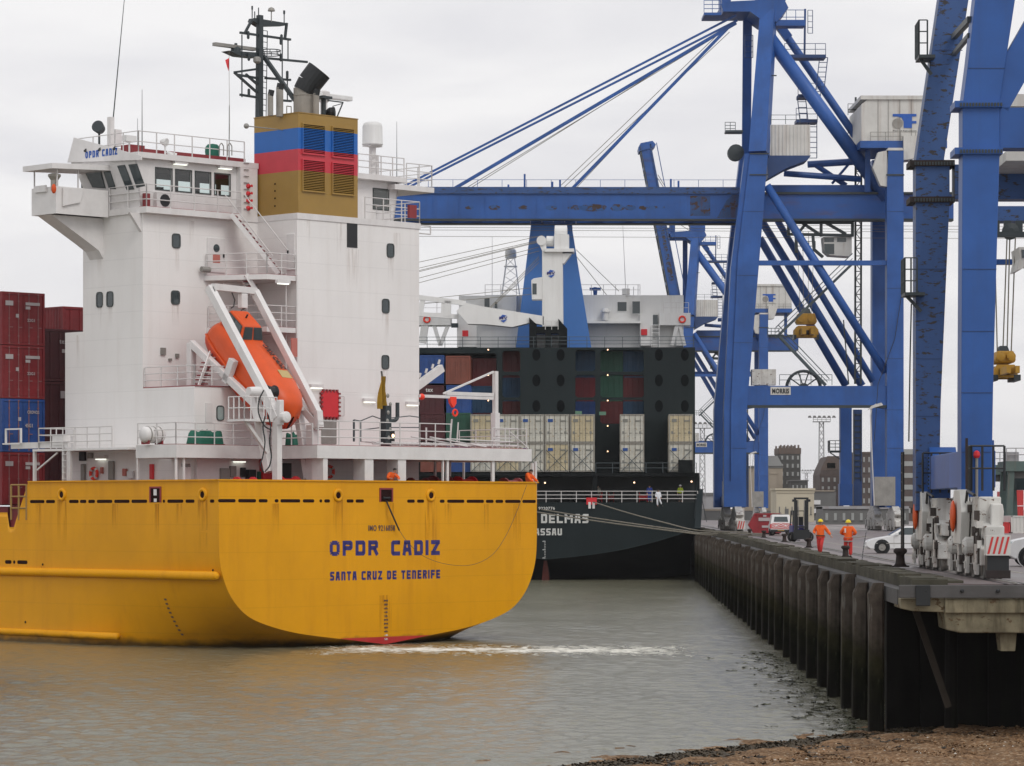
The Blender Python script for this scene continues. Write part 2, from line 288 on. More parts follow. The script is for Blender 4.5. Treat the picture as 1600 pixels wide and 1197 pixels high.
# ------------------------------------------------------------------ water, foam, quay ground, beach
def water():
    rows = list(70*np.power(420/70, np.linspace(0, 1, 1050)))+list(np.geomspace(424, 6000, 40))
    rows = [20, 35, 50, 62]+rows; rows = np.array(rows)
    ks = np.concatenate([np.linspace(-1.6, -.19, 24)[:-1], np.linspace(-.19, .19, 360), np.linspace(.19, 1.6, 24)[1:]])
    K, Y = np.meshgrid(ks, rows); X = K*Y; Z = np.zeros_like(X); rng = np.random.default_rng(5)
    dx = np.gradient(rows)[:, None]
    for i in range(64):
        lam = .30*(7.0 ** rng.random()); a = rng.normal(.3, .95); k = 2*math.pi/lam
        amp = .0040*lam**.5*np.clip((lam/dx-2.2)/1.6, 0, 1)
        ph = k*(X*math.sin(a)+Y*math.cos(a))+rng.random()*6.28+.9*np.sin(X*.11*rng.normal()+Y*.07*rng.normal()+i)
        Z += amp*np.sin(ph)
    Z *= 1.0
    n, m = X.shape; co = np.stack([X, Y, Z], -1).reshape(-1, 3); idx = np.arange(n*m).reshape(n, m)
    f = np.stack([idx[:-1, :-1], idx[:-1, 1:], idx[1:, 1:], idx[1:, :-1]], -1).reshape(-1, 4)
    me = bpy.data.meshes.new('water'); me.vertices.add(n*m); me.vertices.foreach_set('co', co.ravel()); me.loops.add(f.size); me.loops.foreach_set('vertex_index', f.ravel())
    me.polygons.add(len(f)); me.polygons.foreach_set('loop_start', np.arange(0, f.size, 4)); me.polygons.foreach_set('loop_total', np.full(len(f), 4)); me.update(); me.polygons.foreach_set('use_smooth', np.ones(len(f), bool))
    m_, nt, b, N, L = newmat('muddy water'); tc = N('ShaderNodeTexCoord'); b.inputs['Roughness'].default_value = .2; b.inputs['IOR'].default_value = 1.33
    nz = N('ShaderNodeTexNoise'); nz.inputs['Scale'].default_value = .035; nz.inputs['Detail'].default_value = 4; L(tc.outputs['Object'], nz.inputs[0])
    r = N('ShaderNodeValToRGB'); L(nz.outputs['Fac'], r.inputs[0]); r.color_ramp.elements[0].position = .3; r.color_ramp.elements[0].color = (.124,.118,.078,1); r.color_ramp.elements[1].position = .7; r.color_ramp.elements[1].color = (.164,.158,.112,1)
    # churned foam of the turning propeller: a band running to starboard from the stern
    sp = N('ShaderNodeSeparateXYZ'); L(tc.outputs['Object'], sp.inputs[0])
    def mth(op, a, bb=None, c=None):
        q = N('ShaderNodeMath'); q.operation = op
        for i, v in enumerate((a, bb, c)):
            if v is None: continue
            if isinstance(v, (int, float)): q.inputs[i].default_value = v
            else: L(v, q.inputs[i])
        return q.outputs[0]
    line = mth('ADD', mth('MULTIPLY', sp.outputs[0], -.12), 163.4)          # centre line of the band
    dist = mth('ABSOLUTE', mth('SUBTRACT', sp.outputs[1], line))
    across = mth('SUBTRACT', 1, mth('DIVIDE', dist, 11)); left = mth('DIVIDE', mth('ADD', sp.outputs[0], 12.5), 5); right = mth('DIVIDE', mth('SUBTRACT', 11.5, sp.outputs[0]), 6)
    env = mth('MINIMUM', mth('MINIMUM', across, left), mth('MINIMUM', right, 1.0))
    mp = N('ShaderNodeMapping'); mp.inputs['Scale'].default_value = (.9, .55, 1); L(tc.outputs['Object'], mp.inputs[0])
    fn = N('ShaderNodeTexNoise'); fn.inputs['Scale'].default_value = 1.1; fn.inputs['Detail'].default_value = 9; fn.inputs['Roughness'].default_value = .72; fn.inputs['Distortion'].default_value = 1.2; L(mp.outputs[0], fn.inputs[0])
    fm = N('ShaderNodeMapRange'); fm.inputs['From Min'].default_value = .75; fm.inputs['From Max'].default_value = .95; fm.clamp = True; L(mth('ADD', fn.outputs['Fac'], mth('MULTIPLY', env, .42)), fm.inputs[0])
    fac = mth('MULTIPLY', fm.outputs[0], mth('GREATER_THAN', env, 0.0))
    x = N('ShaderNodeMix'); x.data_type = 'RGBA'; L(fac, x.inputs[0]); L(r.outputs[0], x.inputs[6]); x.inputs[7].default_value = (.78,.77,.70,1); L(x.outputs[2], b.inputs['Base Color'])
    ro = N('ShaderNodeMapRange'); ro.inputs['To Min'].default_value = .2; ro.inputs['To Max'].default_value = .8; L(fac, ro.inputs[0]); L(ro.outputs[0], b.inputs['Roughness'])
    mp2 = N('ShaderNodeMapping'); mp2.inputs['Scale'].default_value = (1.5, 1.0, 1); L(tc.outputs['Object'], mp2.inputs[0])
    n2 = N('ShaderNodeTexNoise'); n2.inputs['Scale'].default_value = 3.2; n2.inputs['Detail'].default_value = 6; n2.inputs['Roughness'].default_value = .6; L(mp2.outputs[0], n2.inputs[0])
    bp = N('ShaderNodeBump'); pn = N('ShaderNodeTexNoise'); pn.inputs['Scale'].default_value = .07; pn.inputs['Detail'].default_value = 3; L(tc.outputs['Object'], pn.inputs[0]); pk = N('ShaderNodeMapRange'); pk.inputs['From Min'].default_value = .35; pk.inputs['From Max'].default_value = .65; pk.inputs['To Min'].default_value = .45; pk.inputs['To Max'].default_value = .8; L(pn.outputs['Fac'], pk.inputs[0]); L(pk.outputs[0], bp.inputs['Strength']); bp.inputs['Distance'].default_value = .07; L(n2.outputs['Fac'], bp.inputs['Height']); L(bp.outputs[0], b.inputs['Normal'])
    tag(link('water', me, m_), kind='structure')
water()

def qm(name): return MB()
QROOT = dict(loc=(0, 0, 0), rot=QR)
def qbuild(mb, name, mat, kind='structure'):
    o = mb.build(name, mat); o.rotation_euler = (0, 0, R_(QR)); return tag(o, kind=kind) if kind else o
def paving():
    m, nt, b, N, L = newmat('damp quay paving'); tc = N('ShaderNodeTexCoord'); b.inputs['Roughness'].default_value = .45
    mp = N('ShaderNodeMapping'); mp.inputs['Scale'].default_value = (1, .25, 1); L(tc.outputs['Object'], mp.inputs[0])
    n = N('ShaderNodeTexNoise'); n.inputs['Scale'].default_value = .28; n.inputs['Detail'].default_value = 7; n.inputs['Roughness'].default_value = .65; L(mp.outputs[0], n.inputs[0])
    r = N('ShaderNodeValToRGB'); L(n.outputs['Fac'], r.inputs[0]); e = r.color_ramp.elements; e[0].position = .3; e[0].color = (.085,.072,.072,1); e[1].position = .7; e[1].color = (.19,.165,.165,1)
    x = e.new(.5); x.color = (.15,.115,.112,1); L(r.outputs[0], b.inputs['Base Color'])
    q = N('ShaderNodeMapRange'); q.inputs['To Min'].default_value = .2; q.inputs['To Max'].default_value = .75; L(n.outputs['Fac'], q.inputs[0]); L(q.outputs[0], b.inputs['Roughness'])
    return m
M['paving'] = paving()
M['void'] = paint('under-deck shade black', (.011,.010,.009), .9, .4, .5, .4, (.018,.020,.012), sscale=(2,2,.2), spec=.08)  # near black: the shade under the deck put into the colour
M['coping'] = paint('mossy coping', (.078,.072,.055), .95, .45, .7, .5, (.035,.036,.018), .4, sscale=(1.5,.5,3), spec=.15, chips=.35, chip_rgb=(.13,.12,.10), cscale=1.5)
qbuild(MB().box(10.28, 98.3, 4.47, 3000, 6000, ZQ), 'quay_deck', M['paving'])
qbuild(MB().box(9.2, 98.35, 4.30, 10.28, 700, 5.04), 'quay_coping', M['coping'])
qbuild(MB().box(8.78, 98.8, 4.25, 9.2, 700, 4.72), 'quay_timber_ledge', M['timber'])
mb = MB()
rq = random.Random(21)
for y in range(99, 700, 3): mb.box(10.285, y, ZQ+.004, 10.9+rq.uniform(-.1,.1), y+2.85, ZQ+.04+rq.uniform(0,.07))
for y in range(99, 700, 4): mb.box(9.22, y+rq.uniform(0,.5), 5.041, 9.9+rq.uniform(-.2,.3), y+rq.uniform(2.5,3.9), 5.06+rq.uniform(0,.09))
qbuild(mb, 'quay_apron', M['coping'])
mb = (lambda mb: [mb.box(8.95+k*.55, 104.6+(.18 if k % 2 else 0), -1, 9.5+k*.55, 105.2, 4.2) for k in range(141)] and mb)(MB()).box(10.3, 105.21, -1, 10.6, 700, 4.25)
qbuild(mb, 'quay_shade_wall', M['void'])  # dark sheets behind the piles stand in for the gloom under the deck
mb = MB()
for x in (12.35, 29.1): mb.box(x-.04, 98.2, ZQ+.003, x+.04, 900, ZQ+.05)
qbuild(mb, 'crane_rail', M['steel'])
mb = MB()
for x in (12.05, 12.65): mb.box(x-.06, 98.2, ZQ+.004, x+.06, 900, ZQ+.01)
qbuild(mb, 'rail_groove', M['black'])
mb = MB()
for x, w in ((14.6, .12), (20.5, .15), (26.2, .12)): mb.box(x, 99, ZQ+.004, x+w, 600, ZQ+.008)
M['linepaint'] = paint('worn line paint', (.42,.40,.33), .8, .3, 2, chips=.7, chip_rgb=(.13,.11,.11))
qbuild(mb, 'road_marking', M['linepaint'])

# near end of the quay: concrete headstock, timber rubbing strip
def E_(px, py): return QY.T(px, py, 98)
t = thing('concrete_headstock', 'stained concrete beam at the near end of the quay under a grey timber rubbing strip', 'quay beam', QY.w((9, 98, 0)), QR)
def el(px, py, y=0): p = QY.T(px, py, 98); return (p[0]-9, y, p[2])
x0, z1 = el(1405, 935)[0], el(1405, 935)[2]; x1 = el(1476, 0)[0]
MB().prism([el(1407,935), el(1407,951), el(1426,955), el(1477,957), el(1477,935)], (0, 2.2, 0)).build('beam_end', M['concrete'], t, bevel=.03)
MB().prism([el(1477.5,935), el(1475,957), el(1478,984), el(1500,989), el(1860,990), el(1860,935)], (0, 2.2, 0)).build('beam', M['concrete'], t, bevel=.04)
MB().box(el(1477,0)[0]-.02, -.12, el(1477,958)[2], el(1860,0)[0], -.001, el(1477,936)[2]).build('beam_face', M['concrete'], t, bevel=.03)
p = el(1566, 990); q = el(1588, 1018); MB().frustum([(p[0]-.05,.3,p[2]),(q[0]+.05,.3,p[2]),(q[0]+.05,1.3,p[2]),(p[0]-.05,1.3,p[2])], [(p[0],.3,q[2]),(q[0],.3,q[2]),(q[0],1.2,q[2]),(p[0],1.2,q[2])]).build('pile_cap', M['concrete'], t)
p = el(1404, 913); q = el(1860, 934.5); MB().box(p[0], -.22, q[2], q[0], -.002, p[2]-.02).build('rubbing_strip', M['timber'], t, bevel=.02)
for px in (1446, 1502, 1558):
    c = el(px, 923); MB().lathe((c[0], -.22, c[2]), (0,-1,0), [(.06,0),(.06,.05),(.03,.09)], 8).build('bolt', M['black'], t)
c = el(1441, 925); MB().box(c[0]-.22, -.3, c[2]-.42, c[0]+.22, -.225, c[2]+.22).build('fender_pad', M['black'], t, bevel=.02)
M['void2'] = paint('dark raking timber', (.030,.025,.020), .9, .3, 1, spec=.1)
t = thing('timber_brace', 'long raking timber under the near end of the quay', 'brace', QY.w(el(1432, 955, 0)), QR)
t.location = QY.w((QY.T(1432, 960, 99)[0], 99.5, 0)); a = QY.T(1430, 952, 99.5); b = QY.T(1482, 1105, 99.5); o_ = (QY.T(1432, 960, 99)[0], 99.5, 0)
MB().bar(Vector(a)-Vector(o_), Vector(b)-Vector(o_), .2, .2).build('baulk', M['void2'], t)
for k, (x, y) in enumerate(((10.9, 103.2), (13.4, 102.9), (15.9, 103.3), (18.4, 103.0))):
    o = MB().lathe((0, 0, -1.2), (0, 0, 1), [(.24, 0), (.22, 2.5), (.2, 5.2)], 9).build('bearing_pile', M['void']); o.location = QY.w((x, y, 0)); tag(o, 'bearing pile coloured black for the gloom under the near quay end', 'pile', 'bearing piles under the quay')

# fender piles along the face of the quay
def pile_mat():
    m = paint('weathered fender pile', (.074,.060,.049), .85, .5, 1.6, .85, (.014,.012,.010), .4, sscale=(3,3,.25), chips=.75, chip_rgb=(.125,.115,.10), spec=.12, cscale=1.4, cvec=(2.2,2.2,.35))
    nt = m.node_tree; b = nt.nodes['Principled BSDF']; N = nt.nodes.new; L = nt.links.new
    tc = N('ShaderNodeTexCoord'); sp = N('ShaderNodeSeparateXYZ'); L(tc.outputs['Object'], sp.inputs[0]); nz = N('ShaderNodeTexNoise'); nz.inputs['Scale'].default_value = 2.2; L(tc.outputs['Object'], nz.inputs[0])
    a = N('ShaderNodeMath'); a.operation = 'MULTIPLY_ADD'; a.inputs[1].default_value = -1.6; L(nz.outputs['Fac'], a.inputs[0]); L(sp.outputs['Z'], a.inputs[2])
    k = N('ShaderNodeMapRange'); k.inputs['From Min'].default_value = 2.2; k.inputs['From Max'].default_value = -.3; k.clamp = True; L(a.outputs[0], k.inputs[0])
    src = b.inputs['Base Color'].links[0].from_socket; r = N('ShaderNodeValToRGB'); L(k.outputs[0], r.inputs[0]); e = r.color_ramp.elements
    e[0].color = (1,1,1,1); e[1].color = (.10,.11,.08,1); x = e.new(.35); x.color = (.45,.52,.30,1); x = e.new(.6); x.color = (.14,.17,.09,1)
    x = N('ShaderNodeMix'); x.data_type = 'RGBA'; x.blend_type = 'MULTIPLY'; x.inputs[0].default_value = 1; L(src, x.inputs[6]); L(r.outputs[0], x.inputs[7]); L(x.outputs[2], b.inputs['Base Color'])
    return m
M['pile'] = pile_mat()
def pile_mesh(seed):
    rd = random.Random(seed); h = 4.75+rd.uniform(-.10, .10); w = .46+rd.uniform(-.03, .06); d = .6; mb = MB(); zs = [-1.5, 0, 1.2, 2.4, 3.4, h-.35, h]
    rings = []
    for i, z in enumerate(zs):
        cut = .17 if i == 6 else 0; j = lambda: rd.uniform(-.02, .02)
        c = .08
        rings.append([(-w/2+cut+j(), -d/2+c, z), (-w/2+cut+c+j(), -d/2, z), (w/2-c, -d/2+j(), z), (w/2, -d/2+c, z), (w/2, d/2-c, z), (w/2-c, d/2, z), (-w/2+cut+c, d/2, z), (-w/2+cut+j(), d/2-c, z)])
    vs = [p for r in rings for p in r]; fs = [(k*8+i, k*8+(i+1) % 8, k*8+8+(i+1) % 8, k*8+8+i) for k in range(6) for i in range(8)]+[tuple(range(8))[::-1], tuple(range(48, 56))]
    return mb.add(vs, fs)
def piles():
    kinds = [pile_mesh(k).build('fender_pile', M['pile']) for k in range(5)]; y = 103.3; n = 0
    rd = random.Random(3)
    while y < 322:
        o = kinds[n] if n < 5 else kinds[n % 5].copy()
        if n >= 5: COL.objects.link(o)
        o.location = QY.w((8.52+rd.uniform(-.04, .04), y, 0)); o.rotation_euler = (rd.uniform(-.012, .012), rd.uniform(-.008, .008), R_(QR)+rd.uniform(-.06, .06))
        tag(o, 'weathered square timber fender pile standing in the long row along the quay face', 'fender pile', 'timber fender piles along the quay face')
        if n == 0: tag(o, 'nearest timber fender pile, its foot by the shingle at the quay corner')
        n += 1; y += 6.55+rd.uniform(-.35, .35) if n != 9 else 8.0
piles()

# bollards on the quay edge
def bollard():
    t = thing('bollard', 'x', 'bollard', (0,0,0), QR, 'bollards along the quay edge')
    MB().box(-.38, -.38, 0, .38, .38, .06).build('base_plate', M['rust'], t)
    MB().lathe((0,0,.06), (0,0,1), [(.30,0),(.22,.12),(.19,.45),(.20,.52),(.31,.62),(.31,.72),(.22,.80)], 14).build('post', M['rust'], t, smooth=True)
    return t
M['rust'] = paint('dark rusted iron', (.026,.019,.018), .8, .3, 3, .4, (.06,.025,.015))
bl = [(1171,267,'farthest black mooring bollard, near the dark ship stern ropes'), (1193,250,'second farthest black bollard, in front of the red skip'), (1225,217,'black bollard on the quay edge in front of the white van with chevrons'),
      (1263,185,'black bollard on the quay edge in front of the forklift'), (1320,147,'black bollard in front of the right-hand docker in orange'), (1405,124,'nearest black bollard, beside the white crane bogies')]
b0 = bollard()
for k, (px, d, lab) in enumerate(bl):
    o = b0 if k == 0 else copy_tree(b0); x = (px-956)*d/5000; o.location = QY.w((x, d, ZQ+.05)); o['label'] = lab
    o.scale = (.85,)*3 if k == 5 else (.66,)*3

# beach
def bz(x, y):
    d = (x-1.8)*.806-(y-89.5)*.59
    return .03*d if d < 14 else .42+.12*(d-14)
def beach():
    xs = np.linspace(-14, 45, 420); ys = np.linspace(78, 108.5, 300); X, Y = np.meshgrid(xs, ys); D = (X-1.8)*.806-(Y-89.5)*.59
    Z = np.where(D < 14, .03*D, .42+.12*(D-14)); rng = np.random.default_rng(2)
    for i in range(30):
        lam = .35*(18 ** rng.random()); a = rng.random()*6.28; Z += .008*lam**.6*np.sin(2*math.pi/lam*(X*math.cos(a)+Y*math.sin(a))+rng.random()*6.28)
    Z += .05*np.exp(-((D-2.2)/1.0)**2)
    n, m = X.shape; co = np.stack([X, Y, Z], -1).reshape(-1, 3); idx = np.arange(n*m).reshape(n, m); f = np.stack([idx[:-1,:-1], idx[:-1,1:], idx[1:,1:], idx[1:,:-1]], -1).reshape(-1, 4)
    me = bpy.data.meshes.new('beach'); me.from_pydata(co.tolist(), [], f.tolist()); me.update(); me.polygons.foreach_set('use_smooth', np.ones(len(f), bool))
    mt, nt, b, N, L = newmat('shingle'); tc = N('ShaderNodeTexCoord'); b.inputs['Roughness'].default_value = .9; setspec(b, .15)
    vo = N('ShaderNodeTexVoronoi'); vo.inputs['Scale'].default_value = 13; L(tc.outputs['Object'], vo.inputs[0]); sp = N('ShaderNodeSeparateColor'); L(vo.outputs['Color'], sp.inputs[0])
    r = N('ShaderNodeValToRGB'); L(sp.outputs[0], r.inputs[0]); e = r.color_ramp.elements; e[0].color = (.10,.056,.031,1); e[1].color = (.40,.31,.21,1); x = e.new(.5); x.color = (.22,.128,.066,1); x = e.new(.85); x.color = (.29,.18,.10,1)
    nz = N('ShaderNodeTexNoise'); nz.inputs['Scale'].default_value = .7; nz.inputs['Detail'].default_value = 5; L(tc.outputs['Object'], nz.inputs[0]); k = N('ShaderNodeMapRange'); k.inputs['From Min'].default_value = .3; k.inputs['From Max'].default_value = .7; k.inputs['To Min'].default_value = .55; k.inputs['To Max'].default_value = 1.1; L(nz.outputs['Fac'], k.inputs[0])
    x = N('ShaderNodeMix'); x.data_type = 'RGBA'; x.blend_type = 'MULTIPLY'; x.inputs[0].default_value = 1; L(r.outputs[0], x.inputs[6]); L(k.outputs[0], x.inputs[7]); L(x.outputs[2], b.inputs['Base Color'])
    bp = N('ShaderNodeBump'); bp.inputs['Strength'].default_value = .9; bp.inputs['Distance'].default_value = .04; bp.invert = True; L(vo.outputs['Distance'], bp.inputs['Height']); L(bp.outputs[0], b.inputs['Normal'])
    tag(link('beach', me, mt), kind='structure')
    M['shingle'] = mt
    rd = random.Random(9); mb = MB()
    for i in range(5200):
        x, y = rd.uniform(2, 19), rd.uniform(86, 105); d = (x-1.8)*.806-(y-89.5)*.59
        if d < .4 or d > 9: continue
        s = rd.choice((.02,.025,.03,.04,.06)); z = bz(x, y)+s*.3; a = rd.random()*6.28; c, q = math.cos(a)*s*1.3, math.sin(a)*s*1.3
        mb.add([(x+c,y+q,z),(x-q*.7,y+c*.7,z+s*.1),(x-c,y-q,z),(x+q*.7,y-c*.7,z),(x,y,z+s*.75),(x,y,z-s)], [(0,1,4),(1,2,4),(2,3,4),(3,0,4),(1,0,5),(2,1,5),(3,2,5),(0,3,5)])
    tag(mb.build('pebbles', mt), kind='stuff')
    mb = MB()
    for i in range(170):
        x, y = rd.uniform(2, 19), rd.uniform(88, 104.4); d = (x-1.8)*.806-(y-89.5)*.59
        if .8 < d < 8: s = rd.choice((.02,.03,.045)); z = bz(x, y)+s*.5; mb.add([(x+s,y,z),(x,y+s,z),(x-s,y,z),(x,y-s*.8,z),(x,y,z+s*.8)], [(0,1,4),(1,2,4),(2,3,4),(3,0,4)])
    tag(mb.build('pale_stones', plain('pale stones', (.52,.50,.45), .8)), kind='stuff')
    def weed(count, place, name, col):
        mb = MB(); m = plain(name.replace('_', ' '), col, .6)
        for i in range(count):
            p = place(rd)
            if p is None: continue
            x, y, z = p; n = rd.randint(3, 5)
            for j in range(n):
                a = rd.random()*6.28; l = rd.uniform(.08, .34); w = rd.uniform(.02, .05); cx, sx = math.cos(a), math.sin(a); h = rd.uniform(.01, .09)
                mb.add([(x-sx*w, y+cx*w, z+.01), (x+sx*w, y-cx*w, z+.01), (x+cx*l+sx*w, y+sx*l-cx*w, z+h*.4), (x+cx*l-sx*w, y+sx*l+cx*w, z+h)], [(0,1,2,3)])
        tag(mb.build(name, m), kind='stuff')
    def wrack(rd):
        s = rd.uniform(-4, 22); d = abs(rd.gauss(.5, .55))+rd.choice((0, 0, .5)); x, y = 1.8+.59*s+.806*d, 89.5+.806*s-.59*d
        return (x, y, bz(x, y)+.01) if y < 106 else None
    def strand(rd):
        s = rd.uniform(-4, 22); d = rd.choice((1.6, 3.1, 3.3, 5.2))+rd.gauss(0, .35); x, y = 1.8+.59*s+.806*d, 89.5+.806*s-.59*d
        return (x, y, bz(x, y)+.02) if y < 104 else None
    weed(1700, wrack, 'seaweed_wrack', (.050,.036,.019)); weed(130, strand, 'seaweed_scraps', (.02,.016,.011))
    def afloat(rd):
        y = rd.uniform(103, 160); x = 8.3-abs(rd.gauss(0, 1.1)); p = QY.w((x, y, 0)); return (p[0], p[1], .02)
    weed(230, afloat, 'floating_weed', (.055,.058,.03))
beach()
# ------------------------------------------------------------------ yellow container ship (x starboard, y forward, z up; origin on the transom at the water)
T, S = SH.T, SH.S
Y = thing('container_ship', 'yellow hulled container ship seen from its stern quarter, white deckhouse, striped funnel', 'ship', (SH.ox, SH.oy, 0), SH.deg)
HB = 11.47
def catmull(P, n):
    P = np.array(P, float); P = np.vstack([2*P[0]-P[1], P, 2*P[-1]-P[-2]]); out = []
    for i in range(1, len(P)-2):
        for t in np.linspace(0, 1, n, endpoint=False):
            a, b, c, d = P[i-1:i+3]; out.append(.5*((2*b)+(-a+c)*t+(2*a-5*b+4*c-d)*t*t+(-a+3*b-3*c+d)*t**3))
    out.append(P[-2]); return np.array(out)
TR = catmull([(HB,8.66),(HB,7),(HB,5.6),(HB-.14,4.2),(10.75,2.85),(9.75,1.85),(8.4,1.27),(6.2,.76),(3.2,.38),(0,.0)], 6)
FU = catmull([(HB,8.66),(HB,7),(HB,5.3),(HB,3.6),(HB,2.2),(HB,.9),(HB,-.6),(HB-.3,-2.2),(9,-3.4),(0,-4)], 6)
def ztop(u):
    if u < 16.05: return 8.64
    if u < 17.35: return 8.64-(u-16.05)/1.3*2.4
    if u < 17.75: return 6.2
    if u < 17.95: return 6.2+(u-17.75)/.2*.8
    return 7.0
def hull():
    us = list(np.linspace(0, 15, 26))+[16.0,16.05,16.4,16.8,17.1,17.35,17.6,17.75,17.95,18.2,20,26,40,60,80,96]
    mb = MB(); rings = []
    for u in us:
        w = min(1, u/13.5)**.8; w = w*w*(3-2*w)*.5+w*.5; o = TR*(1-w)+FU*w
        taper = 1.0 if u < 60 else max(.02, 1-((u-60)/36)**2.2)
        o = [(x*taper, z if i > 3 else 0) for i, (x, z) in enumerate(o)]; zt = ztop(u); zk = o[4][1]
        for i in range(4): o[i] = (o[i][0], zt+(min(zk, zt-.1)-zt)*i/4)
        o[4] = (o[4][0], min(zk, zt-.1)) if zk > zt-.1 else o[4]
        for i in range(5, len(o)):
            if o[i][1] > zt-.1*i/4: o[i] = (o[i][0], min(o[i][1], zt-.12))
        rings.append([(-x, u, z) for x, z in o]+[(x, u, z) for x, z in o[::-1][1:]])
    n = len(rings[0]); vs = [p for r in rings for p in r]; fs = [(k*n+i, k*n+i+1, (k+1)*n+i+1, (k+1)*n+i) for k in range(len(us)-1) for i in range(n-1)]
    o = mb.add(vs, fs).build('hull', M['yellow'], Y, smooth=True)
    MB().poly([(x, -.004, z) for x, _, z in [(p[0], 0, p[2]) for p in rings[0]]]).build('transom', M['yellow'], Y)
    mb = MB().poly([(-HB+.02,.05,7.45),(HB-.02,.05,7.45),(HB-.02,60,7.45),(-HB+.02,60,7.45)]); mb.build('mooring_deck', M['deck_red'], Y)
    # red boot topping where the transom meets the water
    pts = [p for p in rings[0] if p[2] < .40]; MB().poly([(p[0], -.010, p[2]+.002) for p in pts]+[(pts[-1][0], -.010, .40), (pts[0][0], -.010, .40)]).build('boot_topping', M['red_boot'], Y)
    # bulwark cap
    mb = MB()
    for x in (-HB, HB): mb.box(x-.09, 0, 8.63, x+.09, 16.0, 8.70)
    mb.box(-HB-.09, -.07, 8.63, HB+.09, .1, 8.70).build('bulwark_cap', M['yellow'], Y)
hull()
MB().box(-HB+.3,18.3,5.2,HB-.3,60,7.32).build('hatch_coaming', M['deck_red'], Y)
# rubbing bars along the port side
MB().tube((-HB-.04, .25, 3.80), (-HB-.04, 60, 3.75), .23, 14).build('fender_bar', M['yellow'], Y, smooth=True)
MB().tube((-HB-.02, 8.2, .50), (-HB-.02, 60, .50), .2, 14).build('fender_bar', M['yellow'], Y, smooth=True)
MB().lathe((-HB+.02, .28, 3.8), (0,-1,0), [(.23,0),(.16,.14),(0.02,.2)], 12).build('fender_end', M['yellow'], Y)
# freeing slots: dark plates on the plating carry the shade of open slots
def slot(a, b, z, h, side):
    r = h/2; n = 5; arc = lambda c, s: [(c+s*r*math.sin(math.pi*i/n), z+r*math.cos(math.pi*i/n)*s*1.0) for i in range(n+1)]
    pts = arc(b-r, 1)+[(x, zz) for x, zz in [(a+r-r*math.sin(math.pi*i/n), z-r*math.cos(math.pi*i/n)) for i in range(n+1)]]
    if side: return MB().prism([(-HB-.006, x, zz) for x, zz in pts], (.03, 0, 0))
    return MB().prism([(x, -.012, zz) for x, zz in pts], (0, .03, 0))
for a, b in ((47,69.5),(72,86),(108,123),(125,135),(138,148.5),(151.5,175.5),(178.5,202.5),(205.5,230),(255,258),(261.5,286.5),(290,304),(328,335)):
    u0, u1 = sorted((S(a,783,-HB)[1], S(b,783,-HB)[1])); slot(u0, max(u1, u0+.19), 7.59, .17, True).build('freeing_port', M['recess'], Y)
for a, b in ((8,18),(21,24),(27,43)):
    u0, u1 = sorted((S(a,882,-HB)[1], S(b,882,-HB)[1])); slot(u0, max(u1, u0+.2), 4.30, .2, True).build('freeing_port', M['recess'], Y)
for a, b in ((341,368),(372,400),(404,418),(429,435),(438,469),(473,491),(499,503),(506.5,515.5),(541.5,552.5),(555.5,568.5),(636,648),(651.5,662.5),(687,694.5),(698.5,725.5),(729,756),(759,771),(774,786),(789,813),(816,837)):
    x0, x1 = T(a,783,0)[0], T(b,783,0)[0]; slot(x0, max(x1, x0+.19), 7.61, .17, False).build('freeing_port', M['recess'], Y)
# chocks (round) and square openings
for px, side in ((97,1),(317,1),(528,0),(673,0)):
    c = S(px, 773, -HB) if side else T(px, 774, 0); ax = (-1,0,0) if side else (0,-1,0)
    k = MB().torus(c, ax, .26, .10, 18, 8).build('fairlead', M['yellow'], Y, smooth=True)
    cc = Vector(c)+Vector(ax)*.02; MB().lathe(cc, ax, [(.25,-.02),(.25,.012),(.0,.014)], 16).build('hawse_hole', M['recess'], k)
for px, side, h0, h1 in ((243,1,763,785),(603,0,765,784)):
    a, b = (S(px-7,h0,-HB), S(px+7.5,h1,-HB)) if side else (T(px-8.5,h0,0), T(px+8.5,h1,0)); mb = MB(); fr = MB(); w = .09
    if side:
        y0, y1 = sorted((a[1], b[1])); x = -HB; mb.box(x-.012, y0, b[2], x+.1, y1, a[2]); fr.box(x-.05, y0-w, b[2], x+.02, y0, a[2]).box(x-.05, y1, b[2], x+.02, y1+w, a[2]).box(x-.05, y0-w, a[2], x+.02, y1+w, a[2]+w)
    else:
        x0, x1 = sorted((a[0], b[0])); mb.box(x0, -.016, b[2], x1, .1, a[2]); fr.box(x0-w, -.05, b[2], x0, .02, a[2]).box(x1, -.05, b[2], x1+w, .02, a[2]).box(x0-w, -.05, a[2], x1+w, .02, a[2]+w)
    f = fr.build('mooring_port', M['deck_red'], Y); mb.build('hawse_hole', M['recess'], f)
    if side:
        MB().box(-HB-.03, y0+.28, b[2]+.02, -HB-.013, y0+.5, b[2]+.2).box(-HB-.03, y0+.28, b[2]+.36, -HB-.013, y0+.52, a[2]-.05).build('roller', M['white_plain'], f)
    else: MB().lathe(((x0+x1)/2, -.03, b[2]+.2), (1,0,0), [(.07,-.25),(.05,0),(.07,.25)], 10).build('roller', M['black'], f)
